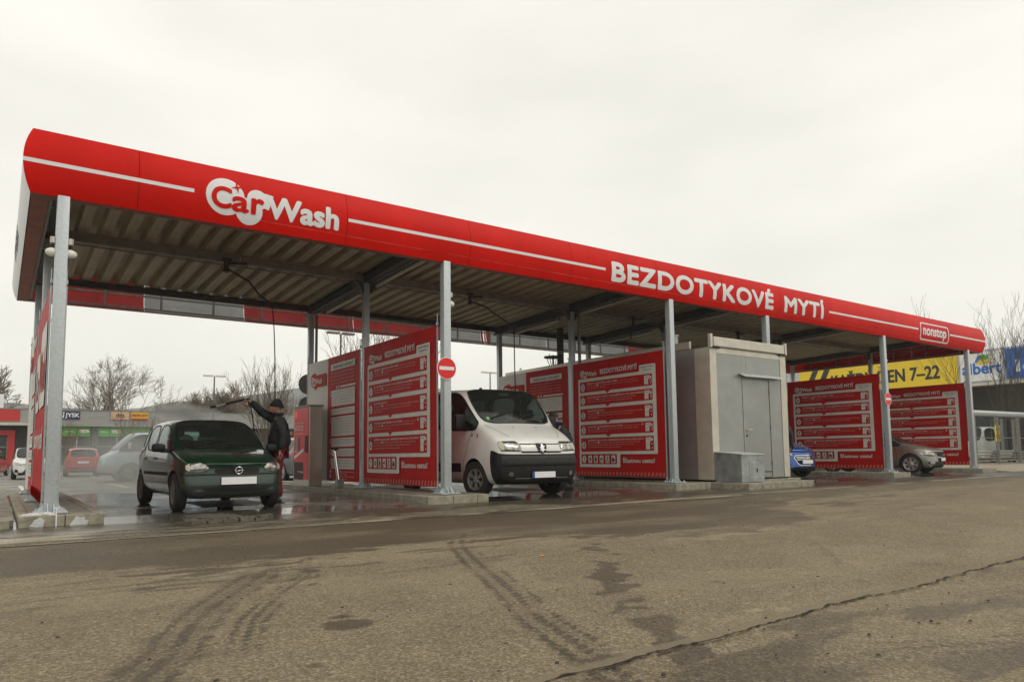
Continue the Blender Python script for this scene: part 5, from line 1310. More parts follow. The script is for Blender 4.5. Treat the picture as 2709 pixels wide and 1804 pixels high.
def paint(name, col, coat=1, rough=.35, metal=.3, var=.08, dirt=None, vs=5):
    m = mat(name, col, rough, metal, var=var, vs=vs, coat=coat, roughvar=.06)
    if dirt:     # road film thickest on the sills: a real coat of grime set by height on the body
        t = m.node_tree; b = t.nodes['Principled BSDF']; src = b.inputs['Base Color'].links[0].from_socket
        c_ = nn(t, 'ShaderNodeTexCoord'); sx = nn(t, 'ShaderNodeSeparateXYZ'); t.links.new(c_.outputs['Object'], sx.inputs[0])
        n_ = nn(t, 'ShaderNodeTexNoise', i_Scale=7.0, i_Detail=6.0); t.links.new(c_.outputs['Object'], n_.inputs['Vector'])
        h_ = mth(t, 'ADD', sx.outputs[2], mth(t, 'MULTIPLY', n_.outputs['Fac'], .5)); fac = ramp(t, h_, [(dirt[2], (1, 1, 1)), (dirt[3], (0, 0, 0))])
        fac = mth(t, 'MULTIPLY', fac, dirt[1]); t.links.new(mixc(t, fac, src, dirt[0]), b.inputs['Base Color'])
        t.links.new(mth(t, 'SUBTRACT', 1.0, fac, True), b.inputs['Coat Weight'])
    return m
# ------------------------------------------------------------------ dark green hatchback (being washed)
GREEN = paint('green_paint', (.003, .034, .017), 1, .3, .25, dirt=((.05, .05, .042), .2, .45, 1.05))
PG = dict(w=.80, L=3.73, zb=.19, z_nose=.70, z_cowl=.93, x_cowl=1.05, x_hdr=1.66, z_hdr=1.41, wr=.635, z_roof=1.465, x_rend=3.34, z_rend=1.38, x_tb=3.6, z_tb=.97, belt=.90, beltrise=.05,
    pillars=[2.16, 2.23, 2.90, 2.96], glass=[1, 0, 1, 0, 1], axles=[.78, 3.22], wr_=.285, arch=.335, rimr=.185, tw=.17, mats=[GREEN, GLASSW, DGREY, DARKIN], glassm=GLASSW, seatx=[1.85, 2.65], seatz=.55,
    spokes=9, spokew=.62, rimm=RIMG, nosecurve=.36, steer=R(-3))
C = car('green_hatchback', 'wet dark green five-door hatchback being hosed down in the first wash bay', 'car', PG, (3.0, 11.12, FLOOR), R(92))
def mir(p): return [(-a, b) for a, b in reversed(p)]
hl = [(.43, .60), (.56, .578), (.66, .59), (.705, .63), (.70, .68), (.64, .72), (.54, .73), (.46, .70), (.41, .65)]
for s, pl in ((1, hl), (-1, mir(hl))):
    patch(C, 'headlight', pl, 'front', HEADL, .008, dome=.012); line(C, 'headlight_seal', pl, 'front', BLACK, .012, .006, closed=True)
ip = [(.645, .60), (.69, .625), (.69, .68), (.645, .705)]
for s, pl in ((1, ip), (-1, mir(ip))): patch(C, 'indicator', pl, 'front', AMBER if s > 3 else mat('clear_lens', (.5, .44, .33), .1, .2, coat=1, var=0) if s == 1 else MATS['clear_lens'], .0215, dome=.003)
g_ = patch(C, 'grille', rrect(-.335, .565, .335, .64, .035), 'front', BLACK, .004)
for z in (.585, .605, .623): line(C, 'grille_bar', [(-.31, z), (.31, z)], 'front', DGREY, .008, .010, parent=g_)
# round badge with a lightning stroke
bp_, bn_ = cast(C, 'front', 0, .605)
e_ = MB().tube([(bp_.x-.02, .052*cos(q), .605+.052*sin(q)) for q in [2*pi*i/24 for i in range(24)]], .006, 8, closed=True)
e_.prism([(-.085, .0), (-.01, .0), (-.01, .013), (.085, .002), (.01, -.002), (.01, -.014)], lambda u, v: (bp_.x-.02, -u, .605+v), lambda u, v: (bp_.x-.028, -u, .605+v)); e_.build('badge', CHROME, C.t, smooth=40, local=True)
patch(C, 'crease_shade', [(-.70, .53), (-.4, .535), (.4, .535), (.70, .53), (.70, .560), (.4, .562), (-.4, .562), (-.70, .56)], 'front', BLACK, .003)  # black strip paints in the shade of the bumper crease
patch(C, 'lower_bumper', [(-.70, .2), (.70, .2), (.71, .30), (.60, .385), (.3, .395), (-.3, .395), (-.60, .385), (-.71, .30)], 'front', DGREY, .004)
patch(C, 'lower_intake', rrect(-.50, .30, .50, .36, .03), 'front', BLACK, .008)
line(C, 'bumper_lip', [(.62, .36), (.55, .315), (.3, .288), (0, .28), (-.3, .288), (-.55, .315), (-.62, .36)], 'front', GREEN, .022, .018)
plate(C, .455, blue=False)
for s in (1, -1):
    line(C, 'side_strip', [(.38, .56), (.46, .56)], 'side', BLACK, .05, .006, s); line(C, 'side_strip', [(1.13, .56), (2.12, .56), (2.84, .56)], 'side', DGREY, .055, .008, s)
    line(C, 'door_gap', [(1.08, .30), (1.06, .6), (1.1, .89)], 'side', BLACK, .009, .0015, s); line(C, 'door_gap', [(2.17, .88), (2.18, .3)], 'side', BLACK, .009, .0015, s)
    line(C, 'door_gap', [(2.98, .90), (2.95, .7), (2.86, .62), (2.82, .45), (2.72, .3)], 'side', BLACK, .009, .0015, s); line(C, 'sill_gap', [(1.08, .29), (2.72, .29)], 'side', BLACK, .008, .0015, s)
    for x in (1.98, 2.75): patch(C, 'door_handle', rrect(x, .785, x+.14, .82, .012), 'side', BLACK, .012, s)
    patch(C, 'side_repeater', rrect(.98, .66, 1.03, .69, .01), 'side', AMBER, .008, s)
    mirror_part(C, s, 1.22, .90, BLACK, (.10, .12, .13))
for s in (1, -1):
    hp = [(.22, s*.42), (.5, s*.56), (.8, s*.63), (1.0, s*.655)]; line(C, 'bonnet_gap', hp, 'top', BLACK, .008, .0015)
line(C, 'bonnet_gap', [(.99, -.64), (.93, -.3), (.915, 0), (.93, .3), (.99, .64)], 'top', BLACK, .03, .003)
for y0, y1 in ((.5, -.02), (-.12, -.6)):     # wipers lie on the lower edge of the screen
    a, n = cast(C, 'top', 1.0, y0*1.0); b_, n2 = cast(C, 'top', 1.10, y1); MB().bar(a+n*.02, b_+n2*.03, .012, .012).bar(a+n*.01, a+n*.04, .03, .03).build('wiper', BLACK, C.t, local=True)
for s in (1, -1): patch(C, 'tail_light', [(s*.62, .78), (s*.74, .78), (s*.74, 1.0), (s*.66, 1.0)][::s], 'rear', REDL, .008, dome=.01)
plate(C, .5, view='rear')
q_ = cast(C, 'top', 2.9, 0)[0]; MB().tube([q_, q_+Vector((.04, 0, .22))], .005, 6).build('aerial', BLACK, C.t, local=True)
mb = MB(); random.seed(2)   # beads of water and foam on bonnet and roof
for i in range(120):
    x, y = random.uniform(.2, 1.0), random.uniform(-.6, .6)
    p, n = cast(C, 'top', x, y); r = random.uniform(.003, .007)
    mb.add([(p+n*r)[:], (p+Vector((r, 0, 0)))[:], (p+Vector((0, r, 0)))[:], (p-Vector((r, 0, 0)))[:], (p-Vector((0, r, 0)))[:]], [(0, 1, 2), (0, 2, 3), (0, 3, 4), (0, 4, 1)])
o = mb.build('water_beads', mat('water_drop', (.5, .55, .55), .05, 0, var=0, coat=1), C.t, smooth=80, local=True); o['kind'] = 'stuff'

# ------------------------------------------------------------------ white van
VW_ = paint('van_white', (.74, .73, .69), .5, .4, 0, .04, dirt=((.42, .38, .3), .5, .5, 1.5))
PV = dict(w=.985, L=4.9, zb=.24, z_nose=.99, z_cowl=1.37, x_cowl=.88, x_hdr=1.5, z_hdr=2.09, wr=.90, cwf=.95, hoode=.98, z_roof=2.2, x_rend=4.72, z_rend=2.15, x_tb=4.84, z_tb=1.30, belt=1.28, beltrise=.0,
    pillars=[2.05, 2.17, 3.3, 3.42], glass=[1, 0, 1, 0, 1], axles=[.93, 3.78], wr_=.335, arch=.40, rimr=.2, tw=.2, mats=[VW_, GLASSD, BLACK, DARKIN], glassm=GLASSD, wsm=GLASS, seatx=[1.95, 3.1], seatz=.95,
    spokes=6, spokew=.5, rimm=RIMG, wcrease=.95, nosecurve=.13, noseprof=[.04, .04, -.0, -.02, .02, .06, .12, .15, .16, .16, .16], bumperseg=1, bumperrow=3, steer=R(14), seal=.03, wheelside=-.45, tailcurve=.05)
C = car('white_van', 'dirty white delivery van with black bumper in the second wash bay', 'van', PV, (8.28, 10.45, FLOOR), R(88))
hl = [(.45, .85), (.84, .86), (.865, .95), (.85, 1.03), (.52, 1.035), (.47, 1.0)]
LAMPIN = mat('reflector', (.7, .7, .66), .15, .8, var=.4, vs=9)
for s, pl in ((1, hl), (-1, mir(hl))):
    patch(C, 'headlight', pl, 'front', HEADL, .006, dome=.015); line(C, 'headlight_seal', pl, 'front', BLACK, .014, .005, closed=True)
    for yy, r in ((.58, .05), (.71, .062)): h_, n = cast(C, 'front', s*yy, .945); MB().tube([(h_.x-.022, s*yy+r*cos(q), .945+r*sin(q)) for q in [2*pi*i/20 for i in range(20)]], .004, 6, closed=True).build('lamp_ring', CHROME, C.t, local=True)
    ip = [(.79, .87), (.85, .88), (.855, 1.01), (.80, 1.02)]; patch(C, 'indicator', ip if s == 1 else mir(ip), 'front', MATS['clear_lens'], .022, dome=.004)
patch(C, 'bonnet_lip', [(-.45, .975), (.45, .975), (.45, .99), (-.45, .99)], 'front', BLACK, .004)
patch(C, 'nose_panel', rrect(-.45, .855, .45, .97, .02), 'front', VW_, .006)
patch(C, 'grille', [(-.45, .82), (.45, .82), (.45, .85), (-.45, .85)], 'front', BLACK, .006)
sh = [(-.115, .985), (.115, .985), (.115, .93), (.08, .84), (0, .80), (-.08, .84), (-.115, .93)]
b_ = patch(C, 'badge', sh, 'front', BLACK, .018, dome=.006)
lion = [(-.03, .955), (.0, .965), (.025, .95), (.02, .93), (.055, .945), (.065, .93), (.03, .905), (.035, .885), (.065, .88), (.06, .86), (.02, .86), (.01, .835), (-.02, .83), (-.005, .865), (-.045, .85), (-.06, .865), (-.02, .89), (-.055, .9), (-.05, .92), (-.02, .92)]
patch(C, 'badge_figure', [(-a, b) for a, b in reversed(lion)], 'front', CHROME, .032, parent=b_)
patch(C, 'bumper_bar', rrect(-.86, .58, .86, .77, .05), 'front', DGREY, .01, dome=.03)
patch(C, 'lower_intake', rrect(-.42, .50, .42, .565, .01), 'front', BLACK, .014)
for z in (.51, .532, .554): line(C, 'intake_slat', [(-.4, z), (.4, z)], 'front', DGREY, .008, .02)
for s in (1, -1): patch(C, 'fog_light', disc(s*.68, .44, .05, .04, 14), 'front', HEADL, .012)
line(C, 'bumper_edge', [(-.6, .36), (.6, .36)], 'front', GALVD, .012, .012)
plate(C, .42)
for s in (1, -1):
    line(C, 'bonnet_gap', [(.30, s*.57), (.55, s*.70), (.80, s*.80)], 'top', BLACK, .01, .002)
    patch(C, 'washer_jet', disc(.62, s*.26, .016, n=10), 'top', BLACK, .008)
    line(C, 'door_gap', [(1.0, 1.30), (1.12, 1.05), (1.20, .85), (1.33, .62), (1.36, .32)], 'side', BLACK, .012, .002, s); line(C, 'door_gap', [(2.11, 1.26), (2.12, .32)], 'side', BLACK, .012, .002, s)
    line(C, 'door_gap', [(3.36, 1.26), (3.36, .32)], 'side', BLACK, .012, .002, s); line(C, 'sill_gap', [(1.38, .32), (3.3, .32)], 'side', BLACK, .01, .002, s)
    patch(C, 'door_trim', [(1.42, .47), (2.08, .47), (2.08, .64), (1.40, .64)], 'side', BLACK, .008, s); patch(C, 'door_trim', [(2.16, .47), (3.3, .47), (3.3, .64), (2.16, .64)], 'side', BLACK, .008, s)
    patch(C, 'side_repeater', rrect(.80, 1.12, .835, 1.19, .01), 'side', REDL, .01, s); patch(C, 'door_handle', rrect(1.9, 1.1, 2.04, 1.135, .01), 'side', BLACK, .012, s)
    mirror_part(C, s, 1.18, 1.28, BLACK, (.14, .14, .30))
    patch(C, 'scuff_mark', [(.98, 1.2), (1.06, 1.17), (1.07, 1.15), (1.0, 1.16)], 'side', DGREY, .004, s)
for y0, y1 in ((.62, .0), (-.05, -.66)):
    a, n = cast(C, 'top', .90, y0); b_, n2 = cast(C, 'top', 1.02, y1); MB().bar(a+n*.02, b_+n2*.03, .016, .014).build('wiper', BLACK, C.t, local=True)
patch(C, 'permit_sticker', [(.62, 1.46), (.68, 1.46), (.68, 1.52), (.62, 1.52)], 'front', mat('green_sticker', (.2, .5, .15), .5, var=0), .004)
q_ = cast(C, 'top', 1.75, .3)[0]; MB().tube([q_, q_+Vector((0, 0, .04))], .03, 10).build('aerial', BLACK, C.t, smooth=40, local=True)

# ------------------------------------------------------------------ blue hatchback
BLUE = paint('blue_paint', (.01, .10, .42), 1, .28, .35)
PB = dict(w=.89, L=4.34, zb=.18, z_nose=.80, z_cowl=1.04, x_cowl=1.12, x_hdr=1.95, z_hdr=1.44, wr=.62, z_roof=1.5, x_rend=3.9, z_rend=1.38, x_tb=4.2, z_tb=1.0, belt=.93, beltrise=.08,
    pillars=[2.45, 2.53, 3.25, 3.33], glass=[1, 0, 1, 0, 1], axles=[.87, 3.52], wr_=.32, arch=.365, rimr=.225, tw=.2, mats=[BLUE, GLASSD, BLACK, DARKIN], glassm=GLASSD, wsm=GLASS, seatx=[2.1, 2.95], seatz=.55,
    spokes=5, spokew=.5, nosecurve=.42, noseprof=[.06, .06, .01, 0, .03, .09, .11, .12, .12, .12, .12])
C = car('blue_hatchback', 'bright blue hatchback with chrome-barred grille beside the grey booth', 'car', PB, (19.7, 12.15, FLOOR), R(86))
gr = [(-.40, .66), (-.44, .58), (-.34, .42), (-.24, .37), (.24, .37), (.34, .42), (.44, .58), (.40, .66)]
g_ = patch(C, 'grille', gr, 'front', BLACK, .006); line(C, 'grille_surround', gr, 'front', CHROME, .02, .012, closed=True, parent=g_)
for z in (.61, .57, .53): line(C, 'grille_bar', [(-.39+abs(z-.6)*.5, z), (.39-abs(z-.6)*.5, z)], 'front', CHROME, .016, .014, parent=g_)
h_, n = cast(C, 'front', 0, .62)
e_ = MB().tube([(h_.x-.025, .065*cos(q), .622+.034*sin(q)) for q in [2*pi*i/24 for i in range(24)]], .006, 8, closed=True)
for a, b_ in (((.03, -.02), (.018, .022)), ((-.018, -.022), (-.03, .02)), ((.024, -.004), (-.024, .004))): e_.bar((h_.x-.026, a[0], .622+a[1]), (h_.x-.026, b_[0], .622+b_[1]), .012, .01)
e_.build('badge', CHROME, C.t, smooth=40, local=True)
hl = [(.47, .66), (.62, .66), (.82, .74), (.84, .80), (.70, .78), (.50, .72)]
for s, pl in ((1, hl), (-1, mir(hl))):
    patch(C, 'headlight', pl, 'front', HEADL, .008, dome=.008); line(C, 'headlight_seal', pl, 'front', BLACK, .012, .006, closed=True)
fg = [(.52, .36), (.70, .40), (.78, .56), (.74, .56), (.62, .44)]
for s, pl in ((1, fg), (-1, mir(fg))): patch(C, 'air_vent', pl, 'front', BLACK, .006); 
patch(C, 'lower_intake', rrect(-.5, .27, .5, .33, .02), 'front', BLACK, .005); plate(C, .47)
for s in (1, -1):
    mirror_part(C, s, 1.45, .95, BLUE, (.1, .12, .13)); line(C, 'door_gap', [(1.3, .32), (1.25, .6), (1.32, .92)], 'side', BLACK, .01, .0015, s); line(C, 'door_gap', [(2.49, .95), (2.5, .3)], 'side', BLACK, .01, .0015, s)
    line(C, 'bonnet_gap', [(.3, s*.5), (.7, s*.66), (1.05, s*.73)], 'top', BLACK, .01, .0015)
mb = MB(); random.seed(4)
for i in range(150):
    x, y = random.uniform(.15, 1.0), random.uniform(-.65, .65); p, n = cast(C, 'top', x, y); r = random.uniform(.006, .02); lump(mb, p.x, p.y, p.z-.002, r, r*.5, 6)
o = mb.build('foam', SALT, C.t, smooth=60, local=True); o['kind'] = 'stuff'

# ------------------------------------------------------------------ beige liftback
BEIGE = paint('beige_paint', (.25, .232, .20), .9, .32, .55, dirt=((.2, .18, .14), .3, .3, .7))
PS = dict(w=.855, L=4.48, zb=.17, z_nose=.72, z_cowl=.97, x_cowl=1.15, x_hdr=1.95, z_hdr=1.41, wr=.60, z_roof=1.46, x_rend=3.6, z_rend=1.38, x_tb=4.28, z_tb=1.06, belt=.93, beltrise=.06,
    pillars=[2.45, 2.53, 3.25, 3.33], glass=[1, 0, 1, 0, 1], axles=[.86, 3.46], wr_=.315, arch=.36, rimr=.225, tw=.19, mats=[BEIGE, GLASSD, BLACK, DARKIN], glassm=GLASSD, wsm=GLASS, seatx=[2.1, 2.95], seatz=.55,
    spokes=7, spokew=.62, nosecurve=.40)
C = car('beige_liftback', 'beige metallic car with slatted black grille nosing out of the last wash bay', 'car', PS, (26.05, 11.1, FLOOR), R(99))
gr = [(-.40, .68), (-.36, .57), (-.30, .53), (.30, .53), (.36, .57), (.40, .68), (.1, .70), (-.1, .70)]
g_ = patch(C, 'grille', gr, 'front', BLACK, .008); line(C, 'grille_surround', gr, 'front', CHROME, .014, .014, closed=True, parent=g_)
for k in range(11): y = -.3+.06*k; line(C, 'grille_bar', [(y, .55), (y, .68)], 'front', DGREY, .012, .016, parent=g_)
patch(C, 'bonnet_crest', [(-.05, .70), (.05, .70), (.03, .76), (-.03, .76)], 'front', BEIGE, .012, dome=.008)
hl = [(.43, .58), (.60, .565), (.80, .61), (.82, .67), (.72, .70), (.46, .68)]
for s, pl in ((1, hl), (-1, mir(hl))):
    patch(C, 'headlight', pl, 'front', HEADL, .008, dome=.01); line(C, 'headlight_seal', pl, 'front', BLACK, .012, .006, closed=True)
    fg = [(.46, .30), (.72, .31), (.74, .385), (.46, .38)]; pf_ = fg if s == 1 else mir(fg); patch(C, 'fog_surround', pf_, 'front', BLACK, .006); fi = [(.49, .315), (.66, .32), (.68, .37), (.49, .37)]; patch(C, 'fog_light', fi if s == 1 else mir(fi), 'front', HEADL, .012, dome=.006)
patch(C, 'lower_intake', rrect(-.44, .29, .44, .39, .02), 'front', BLACK, .006)
for z in (.315, .34, .365): line(C, 'intake_slat', [(-.42, z), (.42, z)], 'front', DGREY, .01, .01)
line(C, 'bumper_lip', [(-.7, .225), (0, .215), (.7, .225)], 'front', DGREY, .02, .006); plate(C, .46)
for s in (1, -1):
    mirror_part(C, s, 1.5, .95, BEIGE, (.1, .12, .13)); line(C, 'door_gap', [(1.32, .3), (1.26, .6), (1.33, .92)], 'side', BLACK, .01, .0015, s); line(C, 'door_gap', [(2.49, .95), (2.5, .3)], 'side', BLACK, .01, .0015, s)
    line(C, 'bonnet_gap', [(.26, s*.46), (.7, s*.62), (1.1, s*.70)], 'top', BLACK, .01, .0015); patch(C, 'door_handle', rrect(2.26, .84, 2.42, .87, .01), 'side', BEIGE, .014, s)
    line(C, 'body_crease', [(.5, .66), (1.2, .74), (2.4, .76), (3.6, .78)], 'side', BEIGE, .012, .006, s)
# ================================================================== PEOPLE
SKIN = mat('skin', (.42, .22, .15), .5, var=.12, vs=20)
JACK = mat('jacket_black', (.010, .010, .011), .75, var=.25, vs=14, bump=.5, bs=9)
NAVY = mat('jacket_navy', (.012, .014, .022), .7, var=.2, vs=12, bump=.5, bs=9)
TROU = mat('trousers_red', (.13, .008, .012), .8, var=.15, vs=12, bump=.4, bs=10)
TROUD = mat('trousers_dark', (.02, .02, .022), .85, var=.2, vs=12, bump=.4, bs=10)
WOOL = mat('wool_black', (.012, .012, .014), .95, var=.3, vs=60, bump=.8, bs=60)
HAIR = mat('hair_dark', (.03, .022, .018), .7, var=.3, vs=60, bump=.5, bs=60)
SHOE = mat('shoe_black', (.015, .014, .013), .5, var=.2)
BLUEC = mat('collar_blue', (.03, .10, .25), .8, var=.1)
LIP = mat('lips', (.3, .12, .09), .5, var=0)
EYE = mat('eye', (.5, .5, .48), .2, var=0)
def skinned(mb, pts, edges, sub=2, m=0):
    """pts: list of (x,y,z,r) or (x,y,z,rx,ry); grows one continuous surface"""
    me = bpy.data.meshes.new('s'); me.from_pydata([p[:3] for p in pts], edges, [])
    o = bpy.data.objects.new('s', me); COL.objects.link(o)
    md = o.modifiers.new('k', 'SKIN'); md.use_smooth_shade = True; md.branch_smoothing = .3
    sb = o.modifiers.new('u', 'SUBSURF'); sb.levels = sub; sb.render_levels = sub
    if not me.skin_vertices: 
        bm = bmesh.new(); bm.from_mesh(me); bm.verts.layers.skin.verify(); bm.to_mesh(me); bm.free()
    for i, p in enumerate(pts):
        sv = me.skin_vertices[0].data[i]; sv.radius = (p[3], p[4] if len(p) > 4 else p[3]); sv.use_root = (i == 0)
    me.update(); dg = bpy.context.evaluated_depsgraph_get(); dg.update(); r = bpy.data.meshes.new_from_object(o.evaluated_get(dg))
    mb.add([v.co[:] for v in r.vertices], [tuple(p.vertices) for p in r.polygons], m)
    bpy.data.objects.remove(o); bpy.data.meshes.remove(r); return mb
def head(mb, c, yaw=0, pitch=0, s=1.0):
    """skull with brow, nose, lips, chin and ears facing +x"""
    def shp(t, p):
        x, y, z = sin(t)*cos(p), sin(t)*sin(p), cos(t)
        rx, ry, rz = .098, .077, .118
        X, Y, Z = x*rx, y*ry, z*rz
        if z < 0: X *= 1-.12*abs(z); Y *= 1-.34*z*z-.1*abs(z)          # jaw
        if x < 0 and z < -.2: X *= .82
        f = max(0, x)
        X += .030*f*math.exp(-((z+.16)/.17)**2-(y/.17)**2)*(1 if z < .02 else .6)   # nose
        X += .007*f*math.exp(-((z-.22)/.1)**2-(y/.5)**2)        # brow
        X -= .010*f*math.exp(-((z-.03)/.1)**2-((abs(y)-.36)/.15)**2)  # sockets
        X += .008*f*math.exp(-((z+.48)/.07)**2-(y/.25)**2)      # lips
        X += .014*f*math.exp(-((z+.82)/.14)**2-(y/.3)**2)       # chin
        return Vector((X, Y, Z))*s
    nt_, np_ = 26, 32; vs = []; fs = []; ms = []
    M = Matrix.Translation(Vector(c)) @ Matrix.Rotation(yaw, 4, 'Z') @ Matrix.Rotation(pitch, 4, 'Y')
    for i in range(nt_+1):
        for j in range(np_): vs.append((M @ shp(pi*i/nt_, 2*pi*j/np_))[:])
    for i in range(nt_):
        for j in range(np_): fs.append((i*np_+j, (i+1)*np_+j, (i+1)*np_+(j+1) % np_, i*np_+(j+1) % np_))
    b = len(mb.v); mb.add(vs, fs, 0)
    for k in (-1, 1):
        e = MB(); e.lathe([(0, -.012), (.009, -.008), (.012, 0), (.009, .008), (0, .012)], (0, 0, 0), n=12); mb.add([(M @ Vector((v[0]+.081*s, v[1]+k*.030*s, v[2]+.004))) [:] for v in e.v], e.f, 1)
        e = MB(); e.lathe([(0, -.008), (.02, -.006), (.026, .0), (.02, .006), (0, .004)], (0, 0, 0), axis='Y', n=14); mb.add([(M @ Vector((v[0]*.8-.004, v[1]+k*.078*s, v[2]*1.25-.01)))[:] for v in e.v], e.f, 0)
    e = MB().cbox((.096, -.02, -.062), (.1045, .02, -.052), .003); mb.add([(M @ Vector(v)*1)[:] for v in [Vector(q)*s for q in e.v]], e.f, 2)
    return M
def hand(mb, wrist, d, palmn, curl=.35, side=1):
    """palm + five separate fingers; d = direction of the fingers, palmn = palm normal"""
    w_ = Vector(wrist); d = Vector(d).normalized(); n = Vector(palmn); n = (n-d*n.dot(d)).normalized(); s = d.cross(n)*side
    P = lambda a, b_, c_, r, r2=None: (*(w_+d*a+s*b_+n*c_), r, r2 or r)
    skinned(mb, [P(-.02, 0, 0, .026, .022), P(.025, 0, 0, .034, .016), P(.07, 0, 0, .040, .014), P(.09, 0, .002, .034, .011)], [(0, 1), (1, 2), (2, 3)], 1)
    for k, (b_, ln) in enumerate(((-.03, .068), (-.010, .078), (.011, .072), (.030, .056))):
        pts = []; a, c_, ang = .078, 0., 0.; pts.append(P(a, b_*.9, c_, .0095))
        for q in range(3): ang += curl*(1+.15*k); a += ln*(.42, .33, .25)[q]*cos(ang); c_ += ln*(.42, .33, .25)[q]*sin(ang); pts.append(P(a, b_*(1+.1*q), c_, .0088-.0009*q))
        skinned(mb, pts, [(0, 1), (1, 2), (2, 3)], 1)
    pts = [P(.02, -.026, .006, .013), P(.048, -.050, .014+.02*curl, .0115), P(.072, -.056, .022+.05*curl, .010), P(.092, -.050, .026+.07*curl, .0085)]
    skinned(mb, pts, [(0, 1), (1, 2), (2, 3)], 1)
def person(name, label, loc, rz, J, jm, tm, hat=True, collar=None, hands=()):
    t_ = thing(name, label, 'person', loc, rz); g = J
    S = lambda k, *r: (*g[k], *r)
    mb = MB()   # continuous body under the clothes
    pts = [S('pelvis', .14, .11), S('waist', .13, .10), S('chest', .155, .11), S('neck0', .06), S('neck', .052), S('head', .05),
        S('rsh', .055), S('rel', .042), S('rwr', .027), S('lsh', .055), S('lel', .042), S('lwr', .027), S('rhip', .085), S('rkn', .058), S('ran', .04), S('lhip', .085), S('lkn', .058), S('lan', .04)]
    ed = [(0, 1), (1, 2), (2, 3), (3, 4), (4, 5), (2, 6), (6, 7), (7, 8), (2, 9), (9, 10), (10, 11), (0, 12), (12, 13), (13, 14), (0, 15), (15, 16), (16, 17)]
    skinned(mb, pts, ed, 2); hy, hp = g.get('hyaw', 0), g.get('hpitch', 0)
    hm = MB(); M = head(hm, g['head'], hy, hp); mb.v += []; b = len(mb.v); mb.v += hm.v; mb.f += [tuple(b+i for i in f) for f in hm.f]; mb.m += hm.m
    for h in hands: hand(mb, *h)
    mb.build('body', [SKIN, EYE, LIP], t_, smooth=60, local=True)
    mb = MB()   # jacket
    mid = lambda a, b_, t: tuple(g[a][i]*(1-t)+g[b_][i]*t for i in range(3))
    pts = [(*g['hem'], .235, .22), S('waist', .245, .23), S('chest', .25, .225), (*mid('chest', 'neck0', .75), .10, .095), (*mid('neck0', 'neck', .5), .078, .078),
        S('rsh', .105), (*mid('rsh', 'rel', .5), .09), S('rel', .080), (*mid('rel', 'rwr', .55), .068), (*mid('rel', 'rwr', .98), .052),
        S('lsh', .105), (*mid('lsh', 'lel', .5), .09), S('lel', .080), (*mid('lel', 'lwr', .55), .068), (*mid('lel', 'lwr', .98), .052)]
    skinned(mb, pts, [(0, 1), (1, 2), (2, 3), (3, 4), (2, 5), (5, 6), (6, 7), (7, 8), (8, 9), (2, 10), (10, 11), (11, 12), (12, 13), (13, 14)], 2)
    r = random.Random(3)
    ph = [r.uniform(0, 6) for _ in range(3)]
    mb.v = [(x+.006*sin(z*38+y*9+ph[0]), y+.006*sin(z*30+x*14+ph[1]), z+.003*sin(x*40+ph[2])) for x, y, z in mb.v]
    mb.build('jacket', jm, t_, smooth=60, local=True)
    if collar: MB().tube([(g['neck'][0]+.068*cos(q), g['neck'][1]+.068*sin(q), g['neck'][2]-.015) for q in [2*pi*i/20 for i in range(20)]], .032, 8, closed=True).build('collar', collar, t_, smooth=60, local=True)
    mb = MB(); pts = [S('pelvis', .165, .135), S('rhip', .105), (*mid('rhip', 'rkn', .5), .092), S('rkn', .075), (*mid('rkn', 'ran', .5), .073), (*mid('rkn', 'ran', .98), .065), S('lhip', .105), (*mid('lhip', 'lkn', .5), .092), S('lkn', .075), (*mid('lkn', 'lan', .5), .073), (*mid('lkn', 'lan', .98), .065)]
    skinned(mb, pts, [(0, 1), (1, 2), (2, 3), (3, 4), (4, 5), (0, 6), (6, 7), (7, 8), (8, 9), (9, 10)], 2)
    mb.v = [(x+.004*sin(z*45+y*9), y+.004*sin(z*36+x*14), z) for x, y, z in mb.v]; mb.build('trousers', tm, t_, smooth=60, local=True)
    for k in ('ran', 'lan'):
        a = g[k]; mb = MB(); skinned(mb, [(a[0]-.04, a[1], a[2]-.03, .045, .045), (a[0]+.04, a[1], a[2]-.045, .044, .036), (a[0]+.13, a[1], a[2]-.055, .046, .028), (a[0]+.185, a[1], a[2]-.057, .034, .02)], [(0, 1), (1, 2), (2, 3)], 2)
        mb.box((a[0]-.08, a[1]-.035, a[2]-.088), (a[0]+.2, a[1]+.035, a[2]-.076)); mb.build('shoe', SHOE, t_, smooth=50, local=True)
    # beanie or hair
    mb = MB(); nt_, np_ = 14, 28; vs = []
    for i in range(nt_+1):
        t = (pi*.50 if hat else pi*.52)*i/nt_
        for j in range(np_):
            p = 2*pi*j/np_; x, y, z = sin(t)*cos(p), sin(t)*sin(p), cos(t); low_ = (t > pi*.45)
            k = 1.13 if hat else 1.07
            X, Y, Z = x*.098*k, y*.077*k*1.05, z*.118*k*(1.18 if hat else 1.0)
            if hat and i > nt_-4: X *= 1.06; Y *= 1.06
            fr = .035*max(0, x)-.03*max(0, -x)
            Z += fr*(i/nt_)**2*1.2+(.012*sin(p*14) if False else 0)
            if hat: X -= .02*max(0, z)
            vs.append((M @ Vector((X-.004, Y, Z)))[:])
    fs = [(i*np_+j, (i+1)*np_+j, (i+1)*np_+(j+1) % np_, i*np_+(j+1) % np_) for i in range(nt_) for j in range(np_)]
    mb.add(vs, fs); mb.build('beanie' if hat else 'hair', WOOL if hat else HAIR, t_, smooth=60, local=True)
    return t_
